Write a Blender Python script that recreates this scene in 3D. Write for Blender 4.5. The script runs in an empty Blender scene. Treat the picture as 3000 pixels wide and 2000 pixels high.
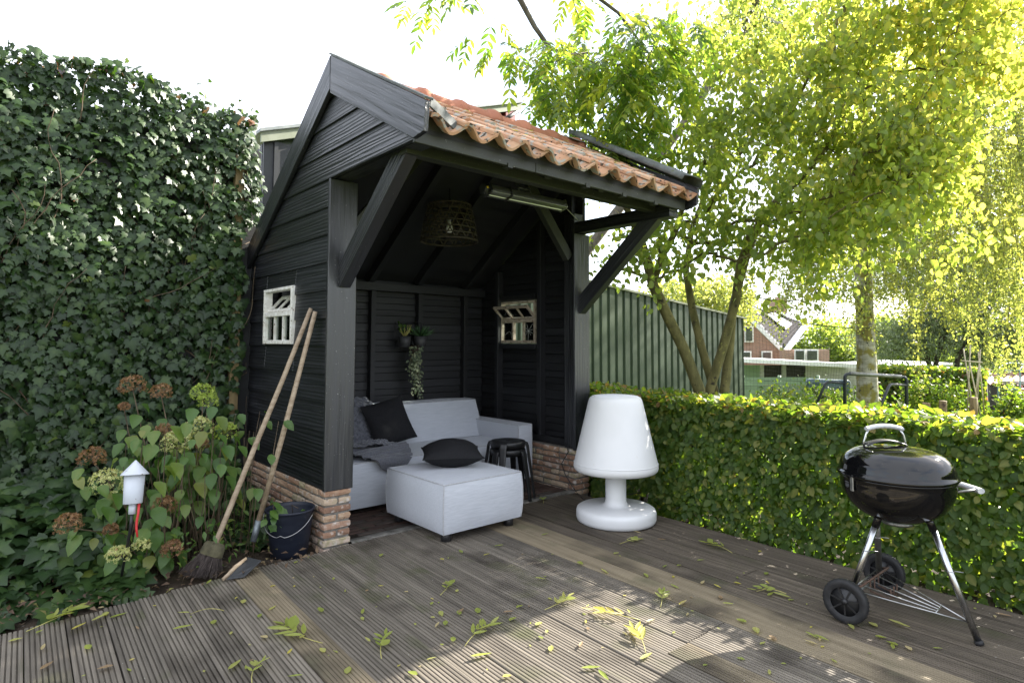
import bpy, math, random
import numpy as np
from mathutils import Vector, Matrix, noise

random.seed(7)
rng = np.random.default_rng(11)
SC = bpy.context.scene
COL = SC.collection

# ------------------------------------------------------------------ camera
FPX, YAW, PITCH, ROLL = 1781.09, 0.7162, 0.057, 0.0032       # focal length in pixels of a 3000 px wide frame
CAM = Vector((-1.6301, -3.6377, 1.27))
SHIFT = -97.72
_f = Vector((math.sin(YAW) * math.cos(PITCH), math.cos(YAW) * math.cos(PITCH), math.sin(PITCH)))
_r0 = Vector((math.cos(YAW), -math.sin(YAW), 0.0))
_u0 = _r0.cross(_f)
_r = _r0 * math.cos(ROLL) + _u0 * math.sin(ROLL)
_u = _u0 * math.cos(ROLL) - _r0 * math.sin(ROLL)
cam = bpy.data.cameras.new('camera')
cam.lens = FPX / 3000 * 36
cam.sensor_width = 36
cam.shift_y = SHIFT / 3000
cam.clip_start, cam.clip_end = 0.05, 2000
cam_o = bpy.data.objects.new('camera', cam)
COL.objects.link(cam_o)
cam_o.matrix_world = Matrix(((_r.x, _u.x, -_f.x, CAM.x), (_r.y, _u.y, -_f.y, CAM.y), (_r.z, _u.z, -_f.z, CAM.z), (0, 0, 0, 1)))
SC.camera = cam_o

# ------------------------------------------------------------------ sun and sky
SUN_AZ, SUN_EL = math.radians(100), math.radians(30)          # azimuth clockwise from +Y
SUN = Vector((math.sin(SUN_AZ) * math.cos(SUN_EL), math.cos(SUN_AZ) * math.cos(SUN_EL), math.sin(SUN_EL)))
sl = bpy.data.lights.new('sun', 'SUN')
sl.energy, sl.angle, sl.color = 5.0, math.radians(0.5), (1.0, 0.94, 0.84)
so = bpy.data.objects.new('sun', sl)
COL.objects.link(so)
so.rotation_euler = (-SUN).to_track_quat('-Z', 'Y').to_euler()
w = bpy.data.worlds.new('World')
SC.world = w
w.use_nodes = True
nt = w.node_tree
nt.nodes.clear()
wo = nt.nodes.new('ShaderNodeOutputWorld')
bg = nt.nodes.new('ShaderNodeBackground')
sky = nt.nodes.new('ShaderNodeTexSky')
sky.sky_type = 'NISHITA'
sky.sun_disc = False
sky.sun_elevation, sky.sun_rotation = SUN_EL, SUN_AZ
sky.air_density, sky.dust_density = 1.0, 1.6
tc = nt.nodes.new('ShaderNodeTexCoord')
mp = nt.nodes.new('ShaderNodeMapping')
mp.inputs['Scale'].default_value = (1.0, 1.0, 2.2)
cn = nt.nodes.new('ShaderNodeTexNoise')
cn.inputs['Scale'].default_value = 2.2
cn.inputs['Detail'].default_value = 7
cr = nt.nodes.new('ShaderNodeValToRGB')
cr.color_ramp.elements[0].position, cr.color_ramp.elements[0].color = 0.34, (0.5, 0.5, 0.5, 1)
cr.color_ramp.elements[1].position, cr.color_ramp.elements[1].color = 0.52, (1, 1, 1, 1)
mx = nt.nodes.new('ShaderNodeMixRGB')
mx.inputs[2].default_value = (3.55, 3.72, 4.1, 1)               # bright thin cloud
nt.links.new(tc.outputs['Generated'], mp.inputs['Vector'])
nt.links.new(mp.outputs[0], cn.inputs['Vector'])
nt.links.new(cn.outputs[0], cr.inputs[0])
nt.links.new(cr.outputs[0], mx.inputs[0])
nt.links.new(sky.outputs[0], mx.inputs[1])
nt.links.new(mx.outputs[0], bg.inputs[0])
bg.inputs[1].default_value = 0.12
nt.links.new(bg.outputs[0], wo.inputs[0])
SC.view_settings.view_transform = 'Standard'
SC.view_settings.look = 'None'
SC.view_settings.exposure = 2.3
SC.view_settings.gamma = 1.0
SC.render.engine = 'CYCLES'
SC.cycles.max_bounces = 7
SC.cycles.transparent_max_bounces = 12
SC.cycles.transmission_bounces = 6
SC.cycles.use_denoising = True

# ------------------------------------------------------------------ points of the place from picture positions
def _ray(x, y): return _f + _r * ((x - 1500) / FPX) - _u * ((y - 1000 - SHIFT) / FPX)
def PZ(x, y, z=0.0):
    d = _ray(x, y); return CAM + d * ((z - CAM.z) / d.z)
def PX(x, y, X):
    d = _ray(x, y); return CAM + d * ((X - CAM.x) / d.x)
def PY(x, y, Y):
    d = _ray(x, y); return CAM + d * ((Y - CAM.y) / d.y)
def PD(x, y, dist): return CAM + _ray(x, y) * dist            # dist along the view axis
def PV(x, y, P):
    d = _ray(x, y); n = Vector((_f.x, _f.y, 0)); return CAM + d * (((Vector(P) - CAM).dot(n)) / d.dot(n))
K = 3000 / 2352
CAMN = np.array(CAM)
FN, RN, UN = np.array(_f), np.array(_r), np.array(_u)
def in_view(P, m=0.02):
    d = P - CAMN
    z = d @ FN
    z = np.where(z < 0.05, 1e9, z)
    x = 0.5 + (d @ RN) / z * FPX / 3000
    y = 0.5 + SHIFT / 2000 - (d @ UN) / z * FPX / 2000
    return (x > -m) & (x < 1 + m) & (y > -m) & (y < 1 + m) & (z < 1e8)

# ------------------------------------------------------------------ objects
WM = {}
def put(o, M, parent=None):
    COL.objects.link(o)
    o.parent = parent
    if parent is not None:
        o.matrix_parent_inverse = WM[parent.name].inverted()
    o.matrix_basis = M
    WM[o.name] = M.copy()
    return o
def tag(o, label=None, cat=None, group=None, kind=None):
    if label: o['label'] = label
    if cat: o['category'] = cat
    if group: o['group'] = group
    if kind: o['kind'] = kind
    return o
def empty(name, loc, label=None, cat=None, group=None, kind=None, parent=None):
    o = bpy.data.objects.new(name, None)
    o.empty_display_size = 0.05
    put(o, Matrix.Translation(Vector(loc)), parent)
    return tag(o, label, cat, group, kind)
def inst(name, mesh, M, parent=None):
    return put(bpy.data.objects.new(name, mesh), M, parent)

class MB:
    """collects shapes in world space; build() links them as one mesh object"""
    def __init__(s): s.v = []; s.f = []; s.sm = []
    def poly(s, vs, fs, smooth=False):
        b = len(s.v); s.v.extend([tuple(p) for p in vs])
        for f in fs: s.f.append(tuple(b + i for i in f)); s.sm.append(smooth)
        return s
    def box(s, a, b):
        x0, y0, z0 = a; x1, y1, z1 = b
        return s.poly([(x0, y0, z0), (x1, y0, z0), (x1, y1, z0), (x0, y1, z0), (x0, y0, z1), (x1, y0, z1), (x1, y1, z1), (x0, y1, z1)],
                      [(0, 3, 2, 1), (4, 5, 6, 7), (0, 1, 5, 4), (1, 2, 6, 5), (2, 3, 7, 6), (3, 0, 4, 7)])
    def obox(s, M, size):
        h = [c / 2 for c in size]
        vs = [M @ Vector((x * h[0], y * h[1], z * h[2])) for x, y, z in
              ((-1, -1, -1), (1, -1, -1), (1, 1, -1), (-1, 1, -1), (-1, -1, 1), (1, -1, 1), (1, 1, 1), (-1, 1, 1))]
        return s.poly(vs, [(0, 3, 2, 1), (4, 5, 6, 7), (0, 1, 5, 4), (1, 2, 6, 5), (2, 3, 7, 6), (3, 0, 4, 7)])
    def tube(s, pts, rad, n=8, cap=True, smooth=True, flat=1.0):
        pts = [Vector(p) for p in pts]
        if not hasattr(rad, '__len__'): rad = [rad] * len(pts)
        b = len(s.v); N = len(pts); prev = None
        for i, p in enumerate(pts):
            t = (pts[min(i + 1, N - 1)] - pts[max(i - 1, 0)])
            t = t.normalized() if t.length > 1e-9 else Vector((0, 0, 1))
            if prev is None:
                a = Vector((0, 0, 1)) if abs(t.z) < 0.9 else Vector((1, 0, 0))
            else: a = prev
            x = (a - t * a.dot(t)).normalized(); prev = x; y = t.cross(x)
            for k in range(n):
                q = 2 * math.pi * k / n
                s.v.append(tuple(p + (x * math.cos(q) + y * math.sin(q) * flat) * rad[i]))
        for i in range(N - 1):
            for k in range(n):
                s.f.append((b + i * n + k, b + i * n + (k + 1) % n, b + (i + 1) * n + (k + 1) % n, b + (i + 1) * n + k)); s.sm.append(smooth)
        if cap:
            s.f.append(tuple(b + k for k in range(n - 1, -1, -1))); s.sm.append(False)
            s.f.append(tuple(b + (N - 1) * n + k for k in range(n))); s.sm.append(False)
        return s
    def lathe(s, prof, n=32, M=None, smooth=True):
        M = M or Matrix.Identity(4)
        b = len(s.v)
        for r, z in prof:
            for k in range(n):
                q = 2 * math.pi * k / n
                s.v.append(tuple(M @ Vector((r * math.cos(q), r * math.sin(q), z))))
        for i in range(len(prof) - 1):
            for k in range(n):
                s.f.append((b + i * n + k, b + i * n + (k + 1) % n, b + (i + 1) * n + (k + 1) % n, b + (i + 1) * n + k)); s.sm.append(smooth)
        if prof[0][0] > 1e-4: s.f.append(tuple(b + k for k in range(n - 1, -1, -1))); s.sm.append(False)
        if prof[-1][0] > 1e-4: s.f.append(tuple(b + (len(prof) - 1) * n + k for k in range(n))); s.sm.append(False)
        return s
    def grid(s, P, nu, nv, smooth=True, flip=False, closed=False):
        b = len(s.v); s.v.extend([tuple(p) for p in P])
        for i in range(nu - 1):
            for j in range(nv - (0 if closed else 1)):
                q = (b + i * nv + j, b + (i + 1) * nv + j, b + (i + 1) * nv + (j + 1) % nv, b + i * nv + (j + 1) % nv)
                s.f.append(q[::-1] if flip else q); s.sm.append(smooth)
        return s
    def prism(s, poly2, axis, a, b):
        """extrude a 2D polygon along axis ('X': poly is (y,z); 'Y': (x,z); 'Z': (x,y))"""
        def P(p, t): return {'X': (t, p[0], p[1]), 'Y': (p[0], t, p[1]), 'Z': (p[0], p[1], t)}[axis]
        n = len(poly2)
        return s.poly([P(p, a) for p in poly2] + [P(p, b) for p in poly2],
                      [tuple(range(n - 1, -1, -1)), tuple(range(n, 2 * n))] + [(i, (i + 1) % n, n + (i + 1) % n, n + i) for i in range(n)])
    def mesh(s, name, mat, origin=(0, 0, 0)):
        me = bpy.data.meshes.new(name)
        o = Vector(origin)
        me.from_pydata([(x - o.x, y - o.y, z - o.z) for x, y, z in s.v], [], s.f)
        me.polygons.foreach_set('use_smooth', s.sm)
        if mat: me.materials.append(mat)
        me.update()
        return me
    def build(s, name, mat, parent=None, bevel=0, origin=None, segs=2, solid=0):
        if origin is None:
            a = np.array(s.v); lo, hi = a.min(0), a.max(0)
            origin = ((lo[0] + hi[0]) / 2, (lo[1] + hi[1]) / 2, lo[2])
        o = bpy.data.objects.new(name, s.mesh(name, mat, origin))
        put(o, Matrix.Translation(Vector(origin)), parent)
        if solid:
            m = o.modifiers.new('solid', 'SOLIDIFY'); m.thickness = solid; m.offset = 0
        if bevel:
            m = o.modifiers.new('bevel', 'BEVEL'); m.width = bevel; m.segments = segs; m.limit_method = 'ANGLE'
        return o

def frame_along(p0, p1, up=(0, 0, 1)):
    """matrix at the middle of p0-p1, local X along it, local Z near up"""
    p0, p1 = Vector(p0), Vector(p1)
    x = (p1 - p0).normalized(); z = Vector(up); z = (z - x * z.dot(x)).normalized(); y = z.cross(x)
    m = (p0 + p1) / 2
    return Matrix(((x.x, y.x, z.x, m.x), (x.y, y.y, z.y, m.y), (x.z, y.z, z.z, m.z), (0, 0, 0, 1))), (p1 - p0).length
def plank(name, p0, p1, wid, thick, mat, parent, up=(0, 0, 1), bevel=0.003):
    """a squared timber whose local X runs along its grain: wid across, thick along up"""
    M, L = frame_along(p0, p1, up)
    b = MB().box((-L / 2, -wid / 2, -thick / 2), (L / 2, wid / 2, thick / 2))
    o = inst(name, b.mesh(name, mat), M, parent)
    if bevel:
        m = o.modifiers.new('bevel', 'BEVEL'); m.width = bevel; m.segments = 2
    return o
def clip(poly, a, b, c):
    """keep the part of a convex 2D polygon where a*x+b*y<=c"""
    out = []
    for i in range(len(poly)):
        p, q = poly[i], poly[(i + 1) % len(poly)]
        dp, dq = a * p[0] + b * p[1] - c, a * q[0] + b * q[1] - c
        if dp <= 0: out.append(p)
        if dp * dq < 0:
            t = dp / (dp - dq); out.append((p[0] + t * (q[0] - p[0]), p[1] + t * (q[1] - p[1])))
    return out

# ------------------------------------------------------------------ materials
def newmat(name):
    m = bpy.data.materials.new(name); m.use_nodes = True
    t = m.node_tree; t.nodes.clear()
    return m, t
def N(t, kind, **kw):
    n = t.nodes.new(kind)
    for k, v in kw.items():
        if k in n.inputs: n.inputs[k].default_value = v
        else: setattr(n, k, v)
    return n
def L(t, a, b): t.links.new(a, b)
def ramp(t, stops, interp='LINEAR'):
    n = t.nodes.new('ShaderNodeValToRGB'); r = n.color_ramp; r.interpolation = interp
    while len(r.elements) < len(stops): r.elements.new(0.5)
    for e, (p, c) in zip(r.elements, stops):
        e.position = p; e.color = (*c, 1) if len(c) == 3 else c
    return n
def surf(name, c1, c2, scale=(8, 8, 8), nscale=1.0, detail=6, rough=0.6, bump=0.2, bdist=0.004, rnd=0.15, spec=0.5, metal=0.0,
         lo=0.35, hi=0.65, spots=None, rough2=None, coat=0.0, wave=None, sheen=0.0):
    """base colour c1..c2 by noise, shifted per object; spots = list of (colour, scale, threshold, width)"""
    m, t = newmat(name)
    out = N(t, 'ShaderNodeOutputMaterial'); p = N(t, 'ShaderNodeBsdfPrincipled')
    p.inputs['Roughness'].default_value = rough; p.inputs['Metallic'].default_value = metal
    p.inputs['Specular IOR Level'].default_value = spec; p.inputs['Coat Weight'].default_value = coat
    p.inputs['Coat Roughness'].default_value = 0.05
    if sheen: p.inputs['Sheen Weight'].default_value = sheen
    tc = N(t, 'ShaderNodeTexCoord'); oi = N(t, 'ShaderNodeObjectInfo')
    mul = N(t, 'ShaderNodeVectorMath', operation='SCALE'); L(t, oi.outputs['Random'], mul.inputs['Scale'])
    mul.inputs[0].default_value = (17.3, 9.1, 23.7)
    add = N(t, 'ShaderNodeVectorMath', operation='ADD'); L(t, tc.outputs['Object'], add.inputs[0]); L(t, mul.outputs[0], add.inputs[1])
    mp = N(t, 'ShaderNodeMapping'); mp.inputs['Scale'].default_value = scale; L(t, add.outputs[0], mp.inputs['Vector'])
    no = N(t, 'ShaderNodeTexNoise', Scale=nscale, Detail=detail, Roughness=0.6); L(t, mp.outputs[0], no.inputs['Vector'])
    r = ramp(t, [(lo, c1), (hi, c2)]); L(t, no.outputs[0], r.inputs[0])
    hsv = N(t, 'ShaderNodeHueSaturation'); L(t, r.outputs[0], hsv.inputs['Color'])
    mr = N(t, 'ShaderNodeMapRange'); L(t, oi.outputs['Random'], mr.inputs[0]); mr.inputs[3].default_value = 1 - rnd; mr.inputs[4].default_value = 1 + rnd
    L(t, mr.outputs[0], hsv.inputs['Value'])
    col = hsv.outputs[0]
    for sc_ in (spots or []):
        c, ssc, th, wd = sc_
        n2 = N(t, 'ShaderNodeTexNoise', Scale=ssc, Detail=3); L(t, add.outputs[0], n2.inputs['Vector'])
        r2 = ramp(t, [(th, (0, 0, 0)), (min(th + wd, 1), (1, 1, 1))]); L(t, n2.outputs[0], r2.inputs[0])
        mxx = N(t, 'ShaderNodeMixRGB'); L(t, r2.outputs[0], mxx.inputs[0]); L(t, col, mxx.inputs[1]); mxx.inputs[2].default_value = (*c, 1)
        col = mxx.outputs[0]
    L(t, col, p.inputs['Base Color'])
    hgt = no.outputs[0]
    if wave:
        wv = N(t, 'ShaderNodeTexWave', Scale=wave[0], Distortion=wave[1], Detail=3.0); wv.bands_direction = wave[2]; wv.inputs['Detail Scale'].default_value = 2
        mw = N(t, 'ShaderNodeMapping'); mw.inputs['Scale'].default_value = wave[3]; L(t, add.outputs[0], mw.inputs['Vector']); L(t, mw.outputs[0], wv.inputs['Vector'])
        ad = N(t, 'ShaderNodeMath', operation='ADD'); L(t, wv.outputs[0], ad.inputs[0]); L(t, no.outputs[0], ad.inputs[1]); hgt = ad.outputs[0]
    if rough2 is not None:
        rr = N(t, 'ShaderNodeMapRange'); L(t, no.outputs[0], rr.inputs[0]); rr.inputs[1].default_value = 0.3; rr.inputs[2].default_value = 0.7
        rr.inputs[3].default_value = rough; rr.inputs[4].default_value = rough2; L(t, rr.outputs[0], p.inputs['Roughness'])
    if bump:
        b = N(t, 'ShaderNodeBump', Strength=bump, Distance=bdist); L(t, hgt, b.inputs['Height']); L(t, b.outputs[0], p.inputs['Normal'])
    L(t, p.outputs[0], out.inputs[0])
    return m
def leafmat(name, stops, trans=0.4, rough=0.42, tint=(1.25, 1.3, 0.5), spec=0.5):
    """leaf: glossy front + light let through; colour from the per-leaf attribute 'rnd'"""
    m, t = newmat(name)
    out = N(t, 'ShaderNodeOutputMaterial'); p = N(t, 'ShaderNodeBsdfPrincipled', Roughness=rough)
    p.inputs['Specular IOR Level'].default_value = spec
    at = N(t, 'ShaderNodeAttribute', attribute_name='rnd')
    r = ramp(t, stops); L(t, at.outputs['Fac'], r.inputs[0])
    tcn = N(t, 'ShaderNodeTexCoord'); no = N(t, 'ShaderNodeTexNoise', Scale=38.0, Detail=2); L(t, tcn.outputs['Object'], no.inputs['Vector'])
    mr = N(t, 'ShaderNodeMapRange'); L(t, no.outputs[0], mr.inputs[0]); mr.inputs[3].default_value = 0.75; mr.inputs[4].default_value = 1.25
    hs = N(t, 'ShaderNodeHueSaturation'); L(t, r.outputs[0], hs.inputs['Color']); L(t, mr.outputs[0], hs.inputs['Value'])
    L(t, hs.outputs[0], p.inputs['Base Color'])
    tr = N(t, 'ShaderNodeBsdfTranslucent'); mm = N(t, 'ShaderNodeMixRGB', blend_type='MULTIPLY'); mm.inputs[0].default_value = 1
    mm.inputs[2].default_value = (*[c * 2.2 for c in tint], 1); L(t, hs.outputs[0], mm.inputs[1]); L(t, mm.outputs[0], tr.inputs[0])
    mix = N(t, 'ShaderNodeMixShader'); mix.inputs[0].default_value = trans
    L(t, p.outputs[0], mix.inputs[1]); L(t, tr.outputs[0], mix.inputs[2]); L(t, mix.outputs[0], out.inputs[0])
    return m
def rampmat(name, stops, nscale=20, nmix=0.5, rough=0.85, bump=0.5, bdist=0.003, spots=None, spec=0.3):
    """one colour per object out of a ramp, mottled by noise (bricks, tiles)"""
    m, t = newmat(name)
    out = N(t, 'ShaderNodeOutputMaterial'); p = N(t, 'ShaderNodeBsdfPrincipled', Roughness=rough); p.inputs['Specular IOR Level'].default_value = spec
    oi = N(t, 'ShaderNodeObjectInfo'); tc = N(t, 'ShaderNodeTexCoord')
    mul = N(t, 'ShaderNodeVectorMath', operation='SCALE'); L(t, oi.outputs['Random'], mul.inputs['Scale']); mul.inputs[0].default_value = (31.3, 19.1, 43.7)
    add = N(t, 'ShaderNodeVectorMath', operation='ADD'); L(t, tc.outputs['Object'], add.inputs[0]); L(t, mul.outputs[0], add.inputs[1])
    no = N(t, 'ShaderNodeTexNoise', Scale=nscale, Detail=5); L(t, add.outputs[0], no.inputs['Vector'])
    ma = N(t, 'ShaderNodeMath', operation='MULTIPLY_ADD'); L(t, no.outputs[0], ma.inputs[0]); ma.inputs[1].default_value = nmix; ma.inputs[2].default_value = -nmix / 2
    ad = N(t, 'ShaderNodeMath', operation='ADD'); L(t, oi.outputs['Random'], ad.inputs[0]); L(t, ma.outputs[0], ad.inputs[1])
    r = ramp(t, stops); L(t, ad.outputs[0], r.inputs[0]); col = r.outputs[0]
    for c, ssc, th, wd in (spots or []):
        n2 = N(t, 'ShaderNodeTexNoise', Scale=ssc, Detail=4); L(t, add.outputs[0], n2.inputs['Vector'])
        r2 = ramp(t, [(th, (0, 0, 0)), (min(th + wd, 1), (1, 1, 1))]); L(t, n2.outputs[0], r2.inputs[0])
        mxx = N(t, 'ShaderNodeMixRGB'); L(t, r2.outputs[0], mxx.inputs[0]); L(t, col, mxx.inputs[1]); mxx.inputs[2].default_value = (*c, 1); col = mxx.outputs[0]
    L(t, col, p.inputs['Base Color'])
    n3 = N(t, 'ShaderNodeTexNoise', Scale=nscale * 3, Detail=6); L(t, add.outputs[0], n3.inputs['Vector'])
    b = N(t, 'ShaderNodeBump', Strength=bump, Distance=bdist); L(t, n3.outputs[0], b.inputs['Height']); L(t, b.outputs[0], p.inputs['Normal'])
    L(t, p.outputs[0], out.inputs[0])
    return m
def glassmat(name, tint=(0.9, 0.95, 0.93)):
    m, t = newmat(name)
    out = N(t, 'ShaderNodeOutputMaterial'); g = N(t, 'ShaderNodeBsdfGlossy', Roughness=0.03); tr = N(t, 'ShaderNodeBsdfTransparent')
    tr.inputs[0].default_value = (*tint, 1); fr = N(t, 'ShaderNodeFresnel', IOR=1.5); mix = N(t, 'ShaderNodeMixShader')
    L(t, fr.outputs[0], mix.inputs[0]); L(t, tr.outputs[0], mix.inputs[1]); L(t, g.outputs[0], mix.inputs[2]); L(t, mix.outputs[0], out.inputs[0])
    return m
def dust(th=0.715): return [((0.36, 0.36, 0.34), 120.0, th, 0.02)]
MAT = {}
MAT['black'] = surf('black_timber', (0.005, 0.0056, 0.0075), (0.012, 0.013, 0.0165), (1.4, 30, 30), 1.0, 8, 0.34, 0.75, 0.003, 0.3, 1.0, rough2=0.5, spots=dust(), wave=(2.2, 5.0, 'Z', (0.35, 6, 6)))
MAT['black_in'] = surf('black_inner_boards', (0.005, 0.0052, 0.0065), (0.012, 0.0125, 0.0145), (1.5, 20, 20), 1.0, 6, 0.5, 0.35, 0.002, 0.35, 0.5, rough2=0.7)
MAT['fascia'] = surf('fascia_paint', (0.020, 0.022, 0.015), (0.034, 0.037, 0.025), (1.5, 20, 20), 1.0, 6, 0.5, 0.3, 0.002, 0.1, 0.45, spots=dust(0.72))
MAT['brick'] = rampmat('old_brick', [(0.0, (0.22, 0.13, 0.09)), (0.22, (0.31, 0.185, 0.12)), (0.42, (0.38, 0.26, 0.17)), (0.58, (0.44, 0.34, 0.25)), (0.75, (0.31, 0.27, 0.16)), (0.88, (0.48, 0.38, 0.31)), (1.0, (0.34, 0.21, 0.145))],
                       26, 0.55, 0.9, 0.8, 0.004, [((0.52, 0.47, 0.42), 22, 0.56, 0.14), ((0.07, 0.055, 0.04), 40, 0.66, 0.08)])
MAT['paver'] = rampmat('paving_brick', [(0, (0.045, 0.028, 0.022)), (0.5, (0.075, 0.045, 0.035)), (1, (0.06, 0.05, 0.042))], 24, 0.5, 0.85, 0.7, 0.004, [((0.035, 0.04, 0.025), 18, 0.6, 0.15)])
MAT['mortar'] = surf('mortar', (0.13, 0.12, 0.105), (0.22, 0.205, 0.18), (30, 30, 30), 1, 6, 0.95, 0.8, 0.006, 0.05, 0.2)
MAT['tile'] = rampmat('terracotta_tile', [(0, (0.34, 0.175, 0.10)), (0.35, (0.48, 0.275, 0.165)), (0.7, (0.40, 0.235, 0.15)), (1, (0.56, 0.36, 0.23))], 12, 0.5, 0.8, 0.6, 0.004,
                      [((0.32, 0.31, 0.27), 17, 0.545, 0.07), ((0.05, 0.036, 0.025), 26, 0.60, 0.06), ((0.10, 0.095, 0.03), 9, 0.66, 0.1)])
MAT['ridge'] = rampmat('ridge_tile_clay', [(0, (0.30, 0.12, 0.075)), (1, (0.40, 0.17, 0.10))], 10, 0.6, 0.85, 0.5, 0.003, [((0.05, 0.035, 0.025), 30, 0.66, 0.08)])
MAT['lead'] = surf('grey_flashing', (0.06, 0.065, 0.065), (0.13, 0.14, 0.135), (9, 9, 9), 1, 7, 0.7, 0.4, 0.004, 0.1, 0.4, spots=[((0.07, 0.08, 0.03), 14, 0.6, 0.1)])
MAT['whitepaint'] = surf('peeling_white_paint', (0.58, 0.55, 0.49), (0.76, 0.75, 0.71), (25, 25, 25), 1, 6, 0.6, 0.5, 0.002, 0.1, 0.4, spots=[((0.17, 0.10, 0.05), 45, 0.64, 0.03)])
MAT['oldframe'] = surf('weathered_cream_paint', (0.30, 0.24, 0.18), (0.52, 0.45, 0.36), (25, 25, 25), 1, 6, 0.7, 0.5, 0.002, 0.1, 0.4, spots=[((0.12, 0.07, 0.035), 40, 0.62, 0.03)])
MAT['glass'] = glassmat('window_glass')
MAT['crack'] = surf('crack_edge', (0.7, 0.72, 0.7), (0.8, 0.8, 0.8), rough=0.3, bump=0)
# ================================================================== SETTING: ground, deck
MAT['soil'] = surf('garden_soil', (0.018, 0.013, 0.009), (0.06, 0.045, 0.032), (9, 9, 9), 1, 8, 0.95, 1.0, 0.03, 0.05, 0.2, spots=[((0.16, 0.14, 0.12), 30, 0.68, 0.05)])
MAT['lawn'] = surf('rough_lawn', (0.05, 0.085, 0.018), (0.11, 0.14, 0.03), (4, 4, 4), 1, 8, 0.9, 0.8, 0.02, 0.05, 0.2, spots=[((0.14, 0.11, 0.05), 3, 0.6, 0.1)])
def deckmat(name, c1, c2, green):
    m = surf(name, c1, c2, (1.6, 34, 34), 1.0, 8, 0.72, 0.5, 0.003, 0.15, 0.35, lo=0.3, hi=0.72,
             spots=[((0.034, 0.027, 0.020), 2.1, 0.54, 0.22), (green, 3.4, 0.57, 0.2), ((0.30, 0.29, 0.26), 60, 0.74, 0.03)])
    return m
MAT['deck'] = deckmat('grey_ribbed_decking', (0.075, 0.064, 0.051), (0.20, 0.174, 0.140), (0.07, 0.072, 0.035))
MAT['deckdark'] = deckmat('dark_damp_ribbed_decking', (0.050, 0.040, 0.029), (0.14, 0.115, 0.087), (0.05, 0.05, 0.025))
MAT['decklight'] = deckmat('newer_ribbed_decking', (0.14, 0.112, 0.072), (0.25, 0.205, 0.138), (0.12, 0.11, 0.065))

def sheet(name, mat, z, x0, x1, y0, y1, nx, ny, amp, fn=None):
    P = []
    for i in range(nx):
        for j in range(ny):
            x = x0 + (x1 - x0) * i / (nx - 1); y = y0 + (y1 - y0) * j / (ny - 1)
            P.append((x, y, z + (fn(x, y) if fn else 0) + amp * noise.noise(Vector((x * 1.7, y * 1.7, 3.1)))))
    return MB().grid(P, nx, ny).build(name, mat, None, origin=(0, 0, 0))
def drop(x, y):
    # the garden stands on a bank: beyond the hedge the land falls to the neighbours' yards
    d = (x + 1.63) * FN[0] + (y + 3.64) * FN[1]
    t = max(0.0, min(1.0, (d - 6.5) / 7.0)); t = t * t * (3 - 2 * t)
    s = max(0.0, min(1.0, (x - 2.6) / 1.0))
    return -1.75 * t * s
lawn = sheet('ground', MAT['lawn'], -0.10, -300, 600, -250, 500, 2, 2, 0)
lawn.data.clear_geometry()
_xs = sorted(set([-300, -60, -20, -8] + [round(-3 + 0.7 * i, 2) for i in range(60)] + [45, 60, 90, 150, 300, 600]))
_ys = sorted(set([-250, -60, -25, -12] + [round(-8 + 0.7 * i, 2) for i in range(60)] + [40, 60, 90, 150, 500]))
_P = [(x, y, -0.10 + drop(x, y) + 0.02 * noise.noise(Vector((x, y, 0)))) for x in _xs for y in _ys]
_n, _m = len(_xs), len(_ys)
lawn.data.from_pydata(_P, [], [(i * _m + j, (i + 1) * _m + j, (i + 1) * _m + j + 1, i * _m + j + 1) for i in range(_n - 1) for j in range(_m - 1)])
lawn.data.polygons.foreach_set('use_smooth', [True] * len(lawn.data.polygons))
tag(lawn, 'rough green ground falling away behind the clipped hedge', 'ground', kind='structure')
bed = sheet('flower_bed', MAT['soil'], -0.035, -3.2, 0.02, -0.25, 1.9, 60, 50, 0.02, lambda x, y: 0.03 * max(0, y) + 0.012 * noise.noise(Vector((x * 9, y * 9, 1))))
tag(bed, 'dark soil bed between ivy wall and deck', 'soil', kind='structure')

hs_ = sheet('soil_strip', MAT['soil'], -0.075, 2.2, 3.15, -6.0, 1.7, 12, 60, 0.015)
tag(hs_, 'dark soil strip under the clipped hedge', 'soil', kind='structure')
deck = empty('deck', (0.4, -2.5, -0.03), 'weathered grey ribbed timber deck in front of the black shed', 'deck', kind='structure')
def rib_profile(wd, ribs, top=0.6, dep=0.0045, th=0.028):
    p = wd / ribs; pts = [(0.0, -th), (0.0, -dep * 0.3)]
    for i in range(ribs):
        a = i * p
        e = p * (1 - top) / 2
        pts += [(a + e * 0.75, -0.0008), (a + e * 1.35, 0.0), (a + p - e * 1.35, 0.0), (a + p - e * 0.75, -0.0008)]
        if i < ribs - 1: pts += [(a + p - e * 0.25, -dep), (a + p + e * 0.25, -dep)]
    pts += [(wd, -dep * 0.3), (wd, -th)]
    return pts
DD = Vector((0.039, 0.99924, 0)).normalized()          # boards run this way
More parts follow.
